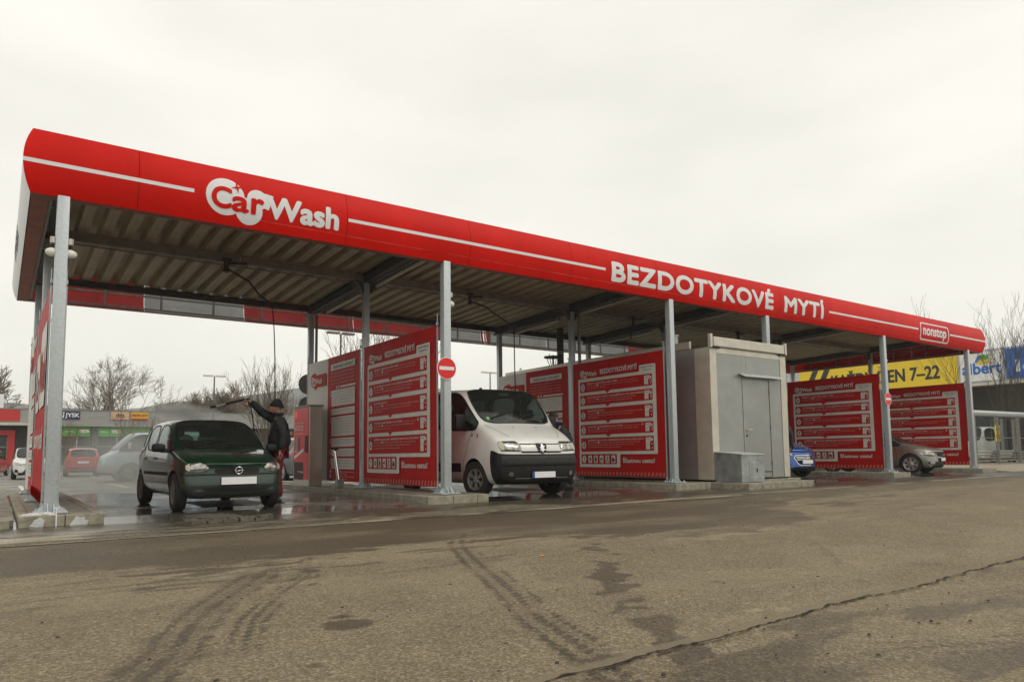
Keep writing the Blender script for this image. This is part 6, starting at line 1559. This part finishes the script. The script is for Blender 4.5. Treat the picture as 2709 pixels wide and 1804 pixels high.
base = dict(pelvis=(0, 0, .97), waist=(.0, 0, 1.14), chest=(.01, 0, 1.36), neck0=(.01, 0, 1.50), neck=(.03, 0, 1.57), head=(.055, 0, 1.675), hem=(0, 0, .90),
    rhip=(0, -.10, .90), rkn=(.03, -.12, .50), ran=(0, -.13, .09), lhip=(0, .10, .90), lkn=(.02, .12, .50), lan=(-.02, .14, .09),
    rsh=(.01, -.19, 1.46), lsh=(.0, .20, 1.45), lel=(-.07, .27, 1.16), lwr=(-.01, .28, .90), rel=(.05, -.3, 1.2), rwr=(.1, -.3, .95))
A = dict(base); A.update(rel=(.27, -.17, 1.57), rwr=(.50, -.13, 1.79), rsh=(.05, -.17, 1.47), hpitch=R(8))
ux, uy = -.955, .295; LX, LY = 4.06, 12.66
pm = person('person', 'person in black jacket, beanie and red trousers raising a spray lance by the green hatchback', (LX, LY, FLOOR), atan2(uy, ux), A, JACK, TROU, True, JACK,
    [((.51, -.125, 1.795), (.9, .1, .12), (0, 1, -.35), .75, 1), ((-.008, .28, .885), (.12, .0, -1), (.2, -1, 0), .3, -1)])
# spray lance held in the raised hand
la = thing('spray_lance', 'black high-pressure spray lance held out over the green hatchback roof', 'spray lance', (LX, LY, FLOOR), atan2(uy, ux))
MB().tube([(.52, -.12, 1.83), (.60, -.11, 1.815), (.66, -.105, 1.80)], [.022, .026, .022], 12).tube([(.54, -.12, 1.82), (.525, -.12, 1.76), (.50, -.12, 1.69)], .018, 10).tube([(.60, -.11, 1.80), (.61, -.11, 1.74), (.54, -.115, 1.68), (.50, -.12, 1.69)], .006, 8).build('grip', BLACK, la, smooth=50, local=True)
MB().tube([(.66, -.105, 1.80), (.90, -.08, 1.738)], .021, 12).build('sleeve', BLACK, la, smooth=50, local=True)
MB().tube([(.90, -.08, 1.738), (1.08, -.065, 1.69)], .009, 8).build('pipe', STAIN, la, smooth=50, local=True)
MB().tube([(1.06, -.066, 1.695), (1.15, -.06, 1.67)], [.02, .024], 12).build('nozzle', BLACK, la, smooth=50, local=True)
# hose from the boom down to the lance
def wl(p): c_, s_ = ux, uy; return (LX+p[0]*c_-p[1]*s_, LY+p[0]*s_+p[1]*c_, FLOOR+p[2])
hp = [(4.75, 15.5, 4.18), (4.74, 15.3, 3.8), (4.5, 14.4, 2.9), wl((.08, -.4, 1.9)), wl((.05, -.42, 1.2)), wl((.05, -.4, .5)), wl((.15, -.4, .15)), wl((.3, -.35, .35)), wl((.40, -.2, 1.0)), wl((.44, -.14, 1.4)), wl((.49, -.12, 1.69))]
def smoothp(P, n=6):
    P = [Vector(p) for p in P]; out = []
    for i in range(len(P)-1):
        a, b_, c_, d = P[max(i-1, 0)], P[i], P[i+1], P[min(i+2, len(P)-1)]
        for k in range(n):
            t = k/n; out.append(.5*((2*b_)+(c_-a)*t+(2*a-5*b_+4*c_-d)*t*t+(3*b_-a-3*c_+d)*t**3))
    return out+[P[-1]]
tag(MB().tube(smoothp(hp), .011, 8).build('pressure_hose', BLACK, smooth=60), 'black pressure hose hanging from the boom down to the spray lance', 'hose')
B = dict(base); B.update(waist=(.03, 0, 1.12), chest=(.12, 0, 1.33), neck0=(.17, 0, 1.46), neck=(.21, 0, 1.52), head=(.27, 0, 1.63), rsh=(.13, -.19, 1.43), lsh=(.13, .19, 1.42), rel=(.32, -.26, 1.22), rwr=(.53, -.15, 1.3), lel=(.30, .27, 1.2), lwr=(.50, .2, 1.15), hpitch=R(20), rkn=(.06, -.12, .5), lkn=(.0, .12, .5), lan=(-.12, .14, .09))
person('person', 'person in dark jacket with blue collar leaning towards the white van', (10.42, 12.35, FLOOR), R(140), B, NAVY, TROUD, False, BLUEC,
    [((.54, -.145, 1.305), (.9, .3, .2), (0, 0, -1), .4, 1), ((.51, .195, 1.145), (.9, -.2, .1), (0, 0, -1), .4, -1)])
C_ = dict(base); C_.update(rel=(.1, -.28, 1.2), rwr=(.32, -.22, 1.12))
person('person', 'person in dark clothes half hidden between the grey booth and blue car', (18.25, 12.0, FLOOR), R(150), C_, NAVY, TROUD, False, None, [((.33, -.215, 1.12), (1, .1, 0), (0, 0, -1), .3, 1), ((-.008, .28, .885), (.12, .0, -1), (.2, -1, 0), .3, -1)])
# ------------------------------------------------------------------ water mist round the green car
def volmat(name, dens, sc, col=(.9, .92, .9)):
    m = bpy.data.materials.new(name); m.use_nodes = True; t = m.node_tree; t.nodes.clear()
    o = nn(t, 'ShaderNodeOutputMaterial'); v = nn(t, 'ShaderNodeVolumePrincipled'); v.inputs['Color'].default_value = (*col, 1)
    tcn = nn(t, 'ShaderNodeTexCoord'); n = nn(t, 'ShaderNodeTexNoise', i_Scale=sc, i_Detail=3.0); t.links.new(tcn.outputs['Object'], n.inputs['Vector'])
    g = nn(t, 'ShaderNodeTexGradient', gradient_type='SPHERICAL'); mp_ = nn(t, 'ShaderNodeMapping'); t.links.new(tcn.outputs['Generated'], mp_.inputs[0]); mp_.inputs['Location'].default_value = (-1, -1, -1); mp_.inputs['Scale'].default_value = (2, 2, 2); t.links.new(mp_.outputs[0], g.inputs[0])
    d = mth(t, 'MULTIPLY', ramp(t, n.outputs['Fac'], [(.35, (0, 0, 0)), (.7, (1, 1, 1))]), g.outputs['Fac']); t.links.new(mth(t, 'MULTIPLY', d, dens), v.inputs['Density'])
    v.inputs['Anisotropy'].default_value = .75; t.links.new(v.outputs[0], o.inputs['Volume']); return m
def ell(name, c, r, m, rot=(0, 0, 0)):
    mb = MB(); k = 12; mb.lathe([(sin(pi*i/k), -cos(pi*i/k)) for i in range(k+1)], n=20)
    mb.v = [(v[0]*r[0], v[1]*r[1], v[2]*r[2]) for v in mb.v]; o = mb.build(name, m, smooth=80, origin=(0, 0, 0)); o.location = c; o.rotation_euler = rot; tag(o, kind='stuff'); return o
ell('water_mist', (2.0, 16.0, .6), (1.7, 2.8, 1.0), volmat('mist', 1.1, .9))
ell('spray_cloud', (2.62, 13.05, 1.60), (.66, .42, .2), volmat('spray', 13, 5), (0, R(-6), R(165)))
# ================================================================== BACKGROUND
CLAD = mat('grey_cladding', (.33, .33, .31), .6, .1, var=.06, vs=.6, stretch=(1, 1, 6)); SHOPG = mat('shop_glass', (.035, .04, .04), .12, var=.4, vs=.8)
SGREEN = mat('shop_green', (.10, .42, .05), .5, var=.05); SNAVY = mat('shop_navy', (.012, .022, .09), .4, var=0); SCREAM = mat('shop_cream', (.62, .42, .24), .5, var=.1)
SORANGE = mat('shop_orange', (.75, .38, .03), .5, var=.05); SRED = mat('shop_red', (.5, .02, .02), .5, var=.05); SBLUE = mat('sign_blue', (.01, .16, .62), .4, var=.03); SYEL = mat('sign_yellow', (.86, .62, .02), .5, var=.03)
FRAMEG = mat('frame_grey', (.4, .4, .4), .5, var=0); DARKW = mat('dark_wall', (.05, .042, .034), .8, var=.3, vs=.5)
YB = 70.
sh = thing('retail_building', 'long low grey retail building with green pharmacy strip and shop signs across the car park', 'building', (15, YB+8, 0))
MB().box((-14, YB, 3.62), (42, YB+16, 4.96)).build('upper_wall', CLAD, sh); MB().box((-14, YB+.5, 0), (42, YB+15.9, 3.618)).build('lower_wall', DARKW, sh)
MB().box((-14, YB-.05, 4.962), (42, YB+.2, 5.03)).build('roof_edge', GALVD, sh); MB().box((-14, YB-.9, 3.62), (2.6, YB-.002, 3.82)).build('awning', TRIM, sh)
for k, (a, b_) in enumerate(((-12, -8), (-7.9, -2.2), (-1.6, .6), (2.3, 4.0), (4.35, 5.4), (5.45, 6.4), (6.95, 8.4), (8.45, 11.0), (11.5, 15), (15.5, 19), (20, 24), (25, 30))):
    w1 = MB().box((a, YB+.42, .15), (b_, YB+.45, 2.75)).build('shop_window', SHOPG, sh)
    mb = MB(); n_ = max(1, int((b_-a)/1.0))
    for i in range(n_+1): x = a+(b_-a)*i/n_; mb.box((x-.025, YB+.38, .15), (x+.025, YB+.419, 2.75))
    mb.box((a, YB+.37, 1.9), (b_, YB+.415, 1.95)); mb.build('frame', FRAMEG, w1)
for a, b_ in ((2.3, 3.3), (4.35, 5.38), (5.42, 6.43), (6.95, 7.8), (7.84, 8.9), (8.94, 11.02)): MB().box((a, YB+.3, 2.8), (b_, YB+.5, 3.6)).build('green_panel', SGREEN, sh)
MB().box((6.47, YB+.1, 0), (6.92, YB+.49, 3.615)).build('pillar', DECKD, sh)
mb = MB().box((-2.1, YB+.05, 0), (-1.7, YB+.45, 3.2)).box((.62, YB+.05, 0), (1.1, YB+.45, 3.2)).box((-2.1, YB+.04, 2.85), (1.1, YB+.46, 3.25)); mb.build('entrance_frame', SRED, sh)
MB().box((-4, YB-.1, 4.0), (1.38, YB-.003, 4.92)).build('red_panel', SRED, sh)
MB().box((-1.5, YB+.2, 5.03), (.25, YB+1.5, 6.15)).build('roof_unit', SIGNWHITE, sh)
fb = lambda o: (lambda u, v: (u, YB-.1-o, v))
def shop_sign(nm, lab, x0, x1, z0, z1, m, items, y=YB-.1, strips=()):
    s = thing(nm, lab, 'sign', ((x0+x1)/2, y, z0)); MB().box((x0, y, z0), (x1, y+.095, z1)).build('panel', m, s)
    f_ = lambda o: (lambda u, v: (u, y-o, v))
    for (poly, mm, o) in strips: mb = MB(); mb.flat(poly, f_(o)); mb.build('graphic', mm, s, fix=False)
    for (tx, x, z, h, wd, mm) in items: mb = MB(); put_text(mb, tx, x, z, h, f_(.02), 0, .03, wd); mb.build('lettering', mm, s, fix=False)
shop_sign('shop_sign', 'dark blue shop sign with white letters and a goose outline', 4.23, 5.56, 4.21, 4.88, SNAVY, [('JYSK', 4.5, 4.4, .34, 1.0, SIGNWHITE)], strips=[([(4.3, 4.3), (4.36, 4.3), (4.42, 4.5), (4.38, 4.62), (4.44, 4.74), (4.4, 4.8), (4.32, 4.76), (4.36, 4.6), (4.32, 4.5)], SIGNWHITE, .01)])
shop_sign('shop_sign', 'cream shop sign with dark italic letters over a red stroke', 7.85, 9.24, 4.24, 4.92, SCREAM, [('dm', 8.25, 4.5, .3, .6, SNAVY)], strips=[([(8.1, 4.36), (8.9, 4.42), (8.9, 4.47), (8.1, 4.41)], SRED, .01)])
shop_sign('shop_sign', 'yellow-orange shop sign with small capitals and red lower edge', 9.42, 10.76, 4.24, 4.93, SORANGE, [('EROTIC CITY', 9.5, 4.55, .18, 1.18, INK)], strips=[([(9.42, 4.24), (10.76, 4.24), (10.76, 4.35), (9.42, 4.35)], SRED, .01)])
shop_sign('shop_sign', 'small black shop sign with orange letters behind the person with the lance', 23.1, 23.95, 2.72, 3.5, ICON, [('CC', 23.35, 3.05, .26, .5, SORANGE)], y=YB+.28)
for x0, lb in ((5.55, 'white pill-shaped pharmacy sign on the green strip under the dark blue sign'), (8.0, 'white pill-shaped pharmacy sign on the green strip under the cream sign'), (2.5, 'white pill-shaped pharmacy sign at the far left by the red entrance')):
    s = thing('pharmacy_sign', lb, 'sign', (x0+.35, YB+.25, 3.1)); MB().prism(rrect(x0, 3.08, x0+.75, 3.34, .12), lambda u, v: (u, YB+.28, v), lambda u, v: (u, YB+.22, v)).build('panel', SIGNWHITE, s)
    mb = MB(); put_text(mb, 'Dr.Max', x0+.08, 3.14, .14, lambda u, v: (u, YB+.20, v), 0, .03, .58); mb.build('lettering', SRED, s, fix=False)
for x0 in (4.55, 7.1): mb = MB(); put_text(mb, 'Lékárna', x0, 3.14, .13, lambda u, v: (u, YB+.285, v), 0, .02, .62); mb.build('green_lettering', SIGNWHITE, sh, fix=False)
# ------------------------------------------------------------------ supermarket on the right
XS = 60.
sm = thing('supermarket_building', 'supermarket with pale upper band and recessed wall coloured dark for canopy shade on the right beyond the wash', 'building', (XS+10, 35, 0))
MB().box((XS, 2, 5.75), (XS+25, 75, 8.25)).build('upper_wall', mat('store_white', (.55, .56, .6), .5, var=.05, vs=.4), sh if False else sm); MB().box((XS+1.2, 2.2, 0), (XS+24, 74.8, 5.745)).build('lower_wall', DARKW, sm)  # dark brown of the lower wall stands in for shade under the canopy
MB().box((XS-.15, 2, 5.55), (XS+1.2, 75, 5.74)).build('canopy_edge', TRIM, sm)
for k in range(10): MB().box((XS+1.1, 6+k*6.5, .1), (XS+1.19, 11.5+k*6.5, 3.4)).build('shop_window', SHOPG, sm)
for k in range(11): MB().cyl((XS+.2, 5+k*6.5, 0), (XS+.2, 5+k*6.5, 5.55), .12, 12).build('pillar', GALVD, sm, smooth=40)
def store_panel(nm, lab, y0, y1, z0, z1, m, parts):
    s = thing(nm, lab, 'sign', (XS-.1, (y0+y1)/2, z0)); MB().box((XS-.12, y0, z0), (XS-.003, y1, z1)).build('panel', m, s)
    for k, (kind, mm, *a) in enumerate(parts):
        f_ = lambda u, v: (XS-.125-.004*(k+1), -u, v); mb = MB()
        if kind == 't': put_text(mb, a[0], -a[1], a[2], a[3], f_, 0, a[5] if len(a) > 5 else .03, a[4])
        else: mb.flat([(-p[0], p[1]) for p in a[0]], f_)
        mb.build('lettering' if kind == 't' else 'graphic', mm, s, fix=False)
store_panel('opening_hours_sign', 'long yellow sign with black slanting bars and opening hours in black', 24.3, 37.6, 5.88, 8.02, SYEL,
    [('t', ICON, 'KAŽDÝ DEN 7–22', 34.5, 6.40, 1.05, 8.9, .035)]+[('g', ICON, [(y, 5.9), (y-.55, 5.9), (y-1.6, 8.0), (y-1.05, 8.0)]) for y in (37.3, 36.2)])
store_panel('supermarket_sign', 'white supermarket sign with blue letters and leaf mark behind bare branches', 21.2, 24.1, 5.9, 8.05, SIGNWHITE,
    [('t', SBLUE, 'albert', 23.95, 6.45, .85, 2.6, .035), ('g', SBLUE, [(23.1, 7.3), (22.9, 7.75), (22.55, 7.9), (22.6, 7.6), (22.9, 7.3)]), ('g', SGREEN, [(22.85, 7.45), (22.6, 7.88), (22.1, 7.8), (22.2, 7.5)]), ('g', SYEL, [(23.05, 7.15), (22.75, 7.5), (22.2, 7.48), (21.95, 7.2)])])
store_panel('supermarket_sign', 'blue sign panel with white letters at the right edge of the photo', 16, 21.05, 5.95, 8.1, SBLUE, [('t', SIGNWHITE, 'léka', 20.4, 6.4, .9, 3.2, .03)])
# ------------------------------------------------------------------ trolley shelter
ts = thing('trolley_shelter', 'glazed trolley shelter with thick silver top rail right of the wash', 'shelter', (48, 16.6, 0))
ya = 16.75
MB().tube([(42.5, ya, 2.78), (62, ya-.9, 2.78)], .15, 16).build('top_rail', GALV, ts, smooth=40)
for k in range(7): x = 42.75+k*2.6; MB().box((x-.07, ya-.09-k*.12, 0), (x+.07, ya+.07-k*.12, 2.66)).build('post', GALVD, ts)
PANE = glass('shelter_pane', (.92, .95, .94), .98)
for k in range(6): x = 42.85+k*2.6; MB().add([(x, ya-.03-k*.12, .75), (x+2.45, ya-.03-k*.12, .75), (x+2.45, ya-.03-k*.12, 2.5), (x, ya-.03-k*.12, 2.5)], [(0, 1, 2, 3)]).build('pane', PANE, ts)
for k in range(6):
    x = 42.85+k*2.6
    for z in (.15, .3, .45, .6): MB().box((x, ya-.05-k*.12, z), (x+2.45, ya-.0-k*.12, z+.09)).build('slat', GALVD, ts)
    MB().box((x, ya-.06-k*.12, 1.42), (x+2.45, ya-.04-k*.12, 1.46)).build('rail', GALVD, ts)
s = thing('poster', 'yellow opening hours poster on the shelter glass', 'poster', (45.4, ya-.2, 1.3)); MB().box((45.1, ya-.15, 1.25), (45.75, ya-.14, 2.15)).build('sheet', SYEL, s)
mb = MB(); put_text(mb, '7–22', 45.17, 1.4, .22, lambda u, v: (u, ya-.155, v), 0, .03, .5); put_text(mb, 'denně', 45.2, 1.85, .14, lambda u, v: (u, ya-.155, v), 0, .02, .45); mb.build('lettering', ICON, s, fix=False)
# ------------------------------------------------------------------ parked vehicles
def sub(P, **k): q = dict(P); q.update(k); return q
CW = paint('white_paint', (.7, .7, .68), .8, .35, 0); CR = paint('red_paint', (.5, .03, .03), .6, .4, .1); CG = paint('grey_paint', (.16, .17, .175), .9, .35, .4); CB = paint('pale_blue_paint', (.33, .42, .5), .3, .5, 0, dirt=((.33, .29, .22), .9, .75, 1.5)); CD = paint('dark_paint', (.03, .03, .035), .9, .35, .2)
P1 = sub(PG, mats=[CW, GLASSD, BLACK, DARKIN], glassm=GLASSD, wsm=GLASSD, steer=0, rimm=RIM, tread=False)
C = car('parked_car', 'white small car parked at far left beside the banner, front towards the wash', 'car', P1, (1.35, 38.5, -.02), R(90), 'parked cars beyond the wash')
for s, pl in ((1, [(.40, .60), (.7, .66), (.75, .78), (.55, .74)]), (-1, mir([(.40, .60), (.7, .66), (.75, .78), (.55, .74)]))): patch(C, 'headlight', pl, 'front', HEADL, .008)
patch(C, 'grille', [(-.45, .25), (.45, .25), (.25, .52), (-.25, .52)], 'front', BLACK, .006)
for s in (1, -1): patch(C, 'fog_recess', [(s*.55, .3), (s*.7, .32), (s*.68, .46), (s*.58, .44)][::s], 'front', BLACK, .006)
P2 = sub(PG, mats=[CR, GLASSD, BLACK, DARKIN], glassm=GLASSD, wsm=GLASSD, steer=0, rimm=RIM, tread=False, x_rend=3.5, x_tb=3.62, z_tb=.98)
C = car('parked_car', 'faded red hatchback parked tail-on behind the water mist', 'car', P2, (3.75, 46.3, -.02), R(-92), 'parked cars beyond the wash')
for s in (1, -1): patch(C, 'tail_light', [(s*.56, .66), (s*.74, .66), (s*.74, .9), (s*.6, .9)][::s], 'rear', REDL, .008)
plate(C, .72, view='rear', blue=False); patch(C, 'bumper_trim', [(-.7, .38), (.7, .38), (.7, .46), (-.7, .46)], 'rear', DGREY, .01)
P3 = sub(P2, mats=[CR, GLASSD, BLACK, DARKIN]); C = car('parked_car', 'red car at the far left edge of the car park, seen tail-on', 'car', P3, (-.1, 51, -.02), R(-100), 'parked cars beyond the wash', detail=False)
for s in (1, -1): patch(C, 'tail_light', [(s*.56, .66), (s*.74, .66), (s*.74, .9), (s*.6, .9)][::s], 'rear', REDL, .008)
P4 = sub(PS, mats=[CG, GLASSD, BLACK, DARKIN], wsm=GLASSD, tread=False, z_roof=1.6, z_hdr=1.54, z_rend=1.52, z_tb=1.12, x_rend=4.1, belt=1.0, z_cowl=1.06)
C = car('parked_car', 'grey car with red tail light standing behind the person with the lance', 'car', P4, (9.35, 30.0, -.02), R(-88), 'parked cars beyond the wash', detail=False)
for s in (1, -1): patch(C, 'tail_light', [(s*.45, .95), (s*.78, .86), (s*.8, 1.02), (s*.5, 1.02)][::s], 'rear', REDL, .01, dome=.01)
plate(C, .6, view='rear')
P5 = sub(PV, mats=[CB, GLASSD, BLACK, DARKIN], wsm=GLASSD, tread=False, L=4.9, z_roof=1.95, z_hdr=1.86, z_rend=1.9, belt=1.15, z_cowl=1.2, z_nose=.98, x_cowl=.55, x_hdr=1.15, z_tb=1.2, wr=.78, axles=[.95, 3.7], bumperrow=1, pillars=[1.75, 1.9, 3.3, 3.42])
C = car('blue_van', 'pale blue van covered in dirt crossing behind the water mist', 'van', P5, (3.2, 32, -.02), R(3), None, detail=False)
mirror_part(C, 1, .85, 1.25, TRIM, (.1, .12, .24)); mirror_part(C, -1, .85, 1.25, TRIM, (.1, .12, .24)); 
for s in (1, -1): line(C, 'door_gap', [(1.82, 1.1), (1.82, .35)], 'side', BLACK, .012, .002, s); line(C, 'side_ridge', [(1.9, .95), (4.7, .95)], 'side', CB, .05, .02, s)
P6 = sub(PV, mats=[CW, GLASSD, BLACK, DARKIN], wsm=GLASSD, tread=False, z_roof=2.2, z_hdr=2.05, bumperrow=1, x_cowl=1.0, x_hdr=1.9)
C = car('white_minibus', 'white minibus parked behind the glazed trolley shelter', 'van', P6, (52.8, 19.0, 0), R(178), None, detail=False)
for s in (1, -1): line(C, 'door_gap', [(2.11, 1.26), (2.12, .32)], 'side', BLACK, .014, .002, s); patch(C, 'door_handle', rrect(1.9, 1.05, 2.06, 1.12, .01), 'side', BLACK, .012, s)
P7 = sub(PG, mats=[CD, GLASSD, BLACK, DARKIN], glassm=GLASSD, wsm=GLASSD, steer=0, tread=False)
for (x, y, lb) in ((-2.2, 44, 'dark car parked leftmost in the car park row'), (13.5, 52, 'dark car parked in the row before the retail building, behind banner')):
    car('parked_car', lb, 'car', P7, (x, y, -.02), R(90), 'parked cars beyond the wash', detail=False)
# ------------------------------------------------------------------ bare trees
BARK = mat('bark', (.10, .08, .055), .9, var=.3, vs=5); TWIG = mat('twig', (.17, .125, .08), .9, var=.2, vs=4); TWIGD = mat('twig_dark', (.07, .055, .04), .9, var=.2, vs=4)
def bare_tree(name, label, base, H, spread, seed, stems=2, lev=5, upr=.35, m=TWIG, r0=.2, split=.3, twig=.012, group=None, kids=(3, 4), taper=.62):
    r = random.Random(seed); t_ = thing(name, label, 'tree', base, 0, group); tb = MB(); cb = MB()
    def branch(p, d, ln, rad, l):
        n = 4 if l < 3 else 3; pts = [p]; q = p.copy(); dd = d.copy()
        for i in range(n):
            dd = (dd+Vector((r.uniform(-1, 1), r.uniform(-1, 1), r.uniform(-.6, 1)*upr))*.22).normalized(); q = q+dd*ln/n; pts.append(q.copy())
        rs = [max(twig*.6, rad*(1-(1-taper)*i/n)) for i in range(n+1)]
        (tb if l == 0 else cb).tube(pts, rs, 6 if l < 2 else 4 if l < 3 else 3, cap=False)
        if l >= lev: return
        k = r.randint(*kids)
        for j in range(k):
            i = n if j == 0 else r.randint(max(1, n-2 if l == 0 else 1), n); a = r.uniform(0, 2*pi); sp = r.uniform(.35, .8)*(.5 if j == 0 else 1)*spread
            ax = dd.orthogonal().normalized(); v = ax*cos(a)+dd.cross(ax)*sin(a); nd = (dd*cos(sp)+v*sin(sp)+Vector((0, 0, upr*.35))).normalized()
            branch(pts[i], nd, ln*r.uniform(.58, .82), rs[i]*.66, l+1)
    for s_ in range(stems):
        a = 2*pi*s_/stems+r.uniform(-.3, .3); tilt = (.1 if stems > 1 else .02)*spread if stems < 4 else r.uniform(.05, .55)*spread
        branch(Vector((0, 0, -.05)), Vector((sin(tilt)*cos(a), sin(tilt)*sin(a), cos(tilt))), H*split*(r.uniform(.8, 1.1)), r0*(1 if stems < 4 else r.uniform(.5, 1)), 0)
    tb.build('trunk', BARK if m is not TWIGD else TWIGD, t_, smooth=60, local=True, fix=False); cb.build('crown', m, t_, local=True, fix=False); return t_
bare_tree('bare_tree', 'large bare tree with forked trunk rising behind the grey retail building', (9.7, 95, 0), 13.2, 1.0, 12, 2, 6, .35, TWIG, .34, .36, .022)
bare_tree('bare_tree', 'wide bushy bare tree above the roof behind the green hatchback', (19.3, 92, 0), 10.6, 1.1, 5, 3, 6, .25, TWIG, .2, .34, .03)
bare_tree('bare_tree', 'bushy bare tree right of the street lamp with reddish twigs', (22.9, 93, 0), 9.4, 1.1, 15, 3, 6, .25, TWIG, .18, .34, .03)
bare_tree('bare_tree', 'bare tree at the far left edge above the red shop front', (-1.2, 88, 0), 13, 1.0, 22, 1, 6, .3, TWIG, .3, .33, .035)
bare_tree('bare_tree', 'low spreading bare tree left of the forked tree', (4.3, 97, 0), 8.5, 1.2, 31, 2, 5, .2, TWIG, .2, .35, .03)
bare_tree('bare_shrub', 'young upright bare tree behind the person with the lance', (13.6, 45, 0), 6.0, .55, 8, 7, 4, .9, TWIG, .06, .42, .012)
bare_tree('bare_shrub', 'young upright bare tree standing behind the first red banner', (18.6, 40, 0), 8.6, .5, 18, 6, 4, .9, TWIG, .07, .42, .014)
for x, y, s, lb in ((4.6, 66, 41, 'thin bare shrub below the dark blue shop sign'), (8.9, 66, 42, 'thin bare shrub below the cream shop sign'), (10.4, 66, 43, 'thin bare shrub below the yellow-orange shop sign')):
    bare_tree('bare_shrub', lb, (x, y, 0), 4.4, .7, s, 6, 3, .8, TWIG, .045, .42, .012)
bare_tree('bare_tree', 'many-stemmed dark bare tree before the supermarket sign at the right edge', (52.3, 18.6, 0), 9.6, .6, 77, 9, 5, .9, TWIGD, .08, .38, .010, kids=(2, 3))
bare_tree('bare_tree', 'dark bare tree cut off by the right edge of the photo', (56.5, 16.9, 0), 8.5, .6, 78, 6, 4, .9, TWIGD, .07, .38, .010, kids=(3, 3))
for i in range(9):
    bare_tree('bare_tree', ['tall','low','broad','narrow','leaning','sparse','dense','rounded','small'][i]+' bare tree in the distant row right of the beanie', (28+i*4.2, 118+i*5, 0), 9+(i*37 % 5), 1.1, 100+i, 2, 5, .25, TWIG, .25, .34, .04, 'distant bare trees')
# ------------------------------------------------------------------ street lamps
def lamp(base, h, heads, lb):
    t_ = thing('street_lamp', lb, 'street lamp', base, 0, 'street lamps in the car park')
    MB().tube([(0, 0, 0), (0, 0, h)], [.08, .05], 10).build('pole', DECKD, t_, smooth=50, local=True)
    for s in heads: MB().cbox((s*.08, -.16, h-.02), (s*.85, .16, h+.12), .04).build('lamp_head', LAMPW if h < 8 else GALVD, t_, local=True)
lamp((13.95, 60, 0), 7.35, (-1, 1), 'street lamp with twin heads above the green hatchback'); lamp((33.9, 50, 0), 7.75, (-1, 1), 'street lamp with twin heads above the white van roof'); lamp((16.4, 40, 0), 8.1, (-1, 1), 'tall street lamp seen above the first white and red banner')
lm = thing('roof_lamp', 'small flared lamp with thin legs on the booth roof', 'lamp', (14.5, 17.75, 3.37))
MB().lathe([(.30, .56), (.30, .6), (0, .63)], (14.5, 17.75, 3.37), n=24).build('cap', DECKD, lm, smooth=30)
for a in range(4): q = a*pi/2+.4; MB().tube([(14.5+.27*cos(q), 17.75+.27*sin(q), 4.03), (14.5+.1*cos(q), 17.75+.1*sin(q), 3.62)], .012, 6).build('leg', DECKD, lm)
MB().cyl((14.5, 17.75, 3.37), (14.5, 17.75, 3.62), .11, 14).cyl((14.5, 17.75, 3.62), (14.5, 17.75, 4.02), .03, 10).build('stem', DECKD, lm, smooth=40)
# guard rail and low wall at the edge of the parking place
mb = MB(); mb.box((-12, 58, 0), (30, 58.15, .45)); tag(mb.build('low_wall', CLAD), 'low grey wall along the far side of the car park', 'wall')
# ------------------------------------------------------------------ hills
def hz(X, Y):
    rg = np.interp(X, [-600, -200, 0, 60, 89, 113, 150, 208, 300, 420, 700], [60, 50, 42, 38, 40, 46, 50, 60, 78, 60, 40])
    return -1+rg*np.clip((Y-430)/190, 0, 1)**.8*(1+.18*(vnoise(X, Y, .012, .012, 4, 61)-.5))
HM = mat('hill_woods', (.09, .1, .09), .95, var=.35, vs=.02, det=8)
tag(grid_mesh('hills', [(-600, 700, 430, 640, 10)], HM, zf=hz), kind='structure')
# ------------------------------------------------------------------ air
hm = bpy.data.materials.new('haze'); hm.use_nodes = True; t = hm.node_tree; t.nodes.clear(); o_ = nn(t, 'ShaderNodeOutputMaterial'); v_ = nn(t, 'ShaderNodeVolumePrincipled')
v_.inputs['Color'].default_value = (.93, .97, 1.0, 1); v_.inputs['Density'].default_value = .0006; v_.inputs['Anisotropy'].default_value = .1; t.links.new(v_.outputs[0], o_.inputs['Volume'])
hb_ = MB().box((-750, -300, -1.5), (750, 800, 82)).build('haze', hm, origin=(0, 0, 0)); tag(hb_, kind='stuff')
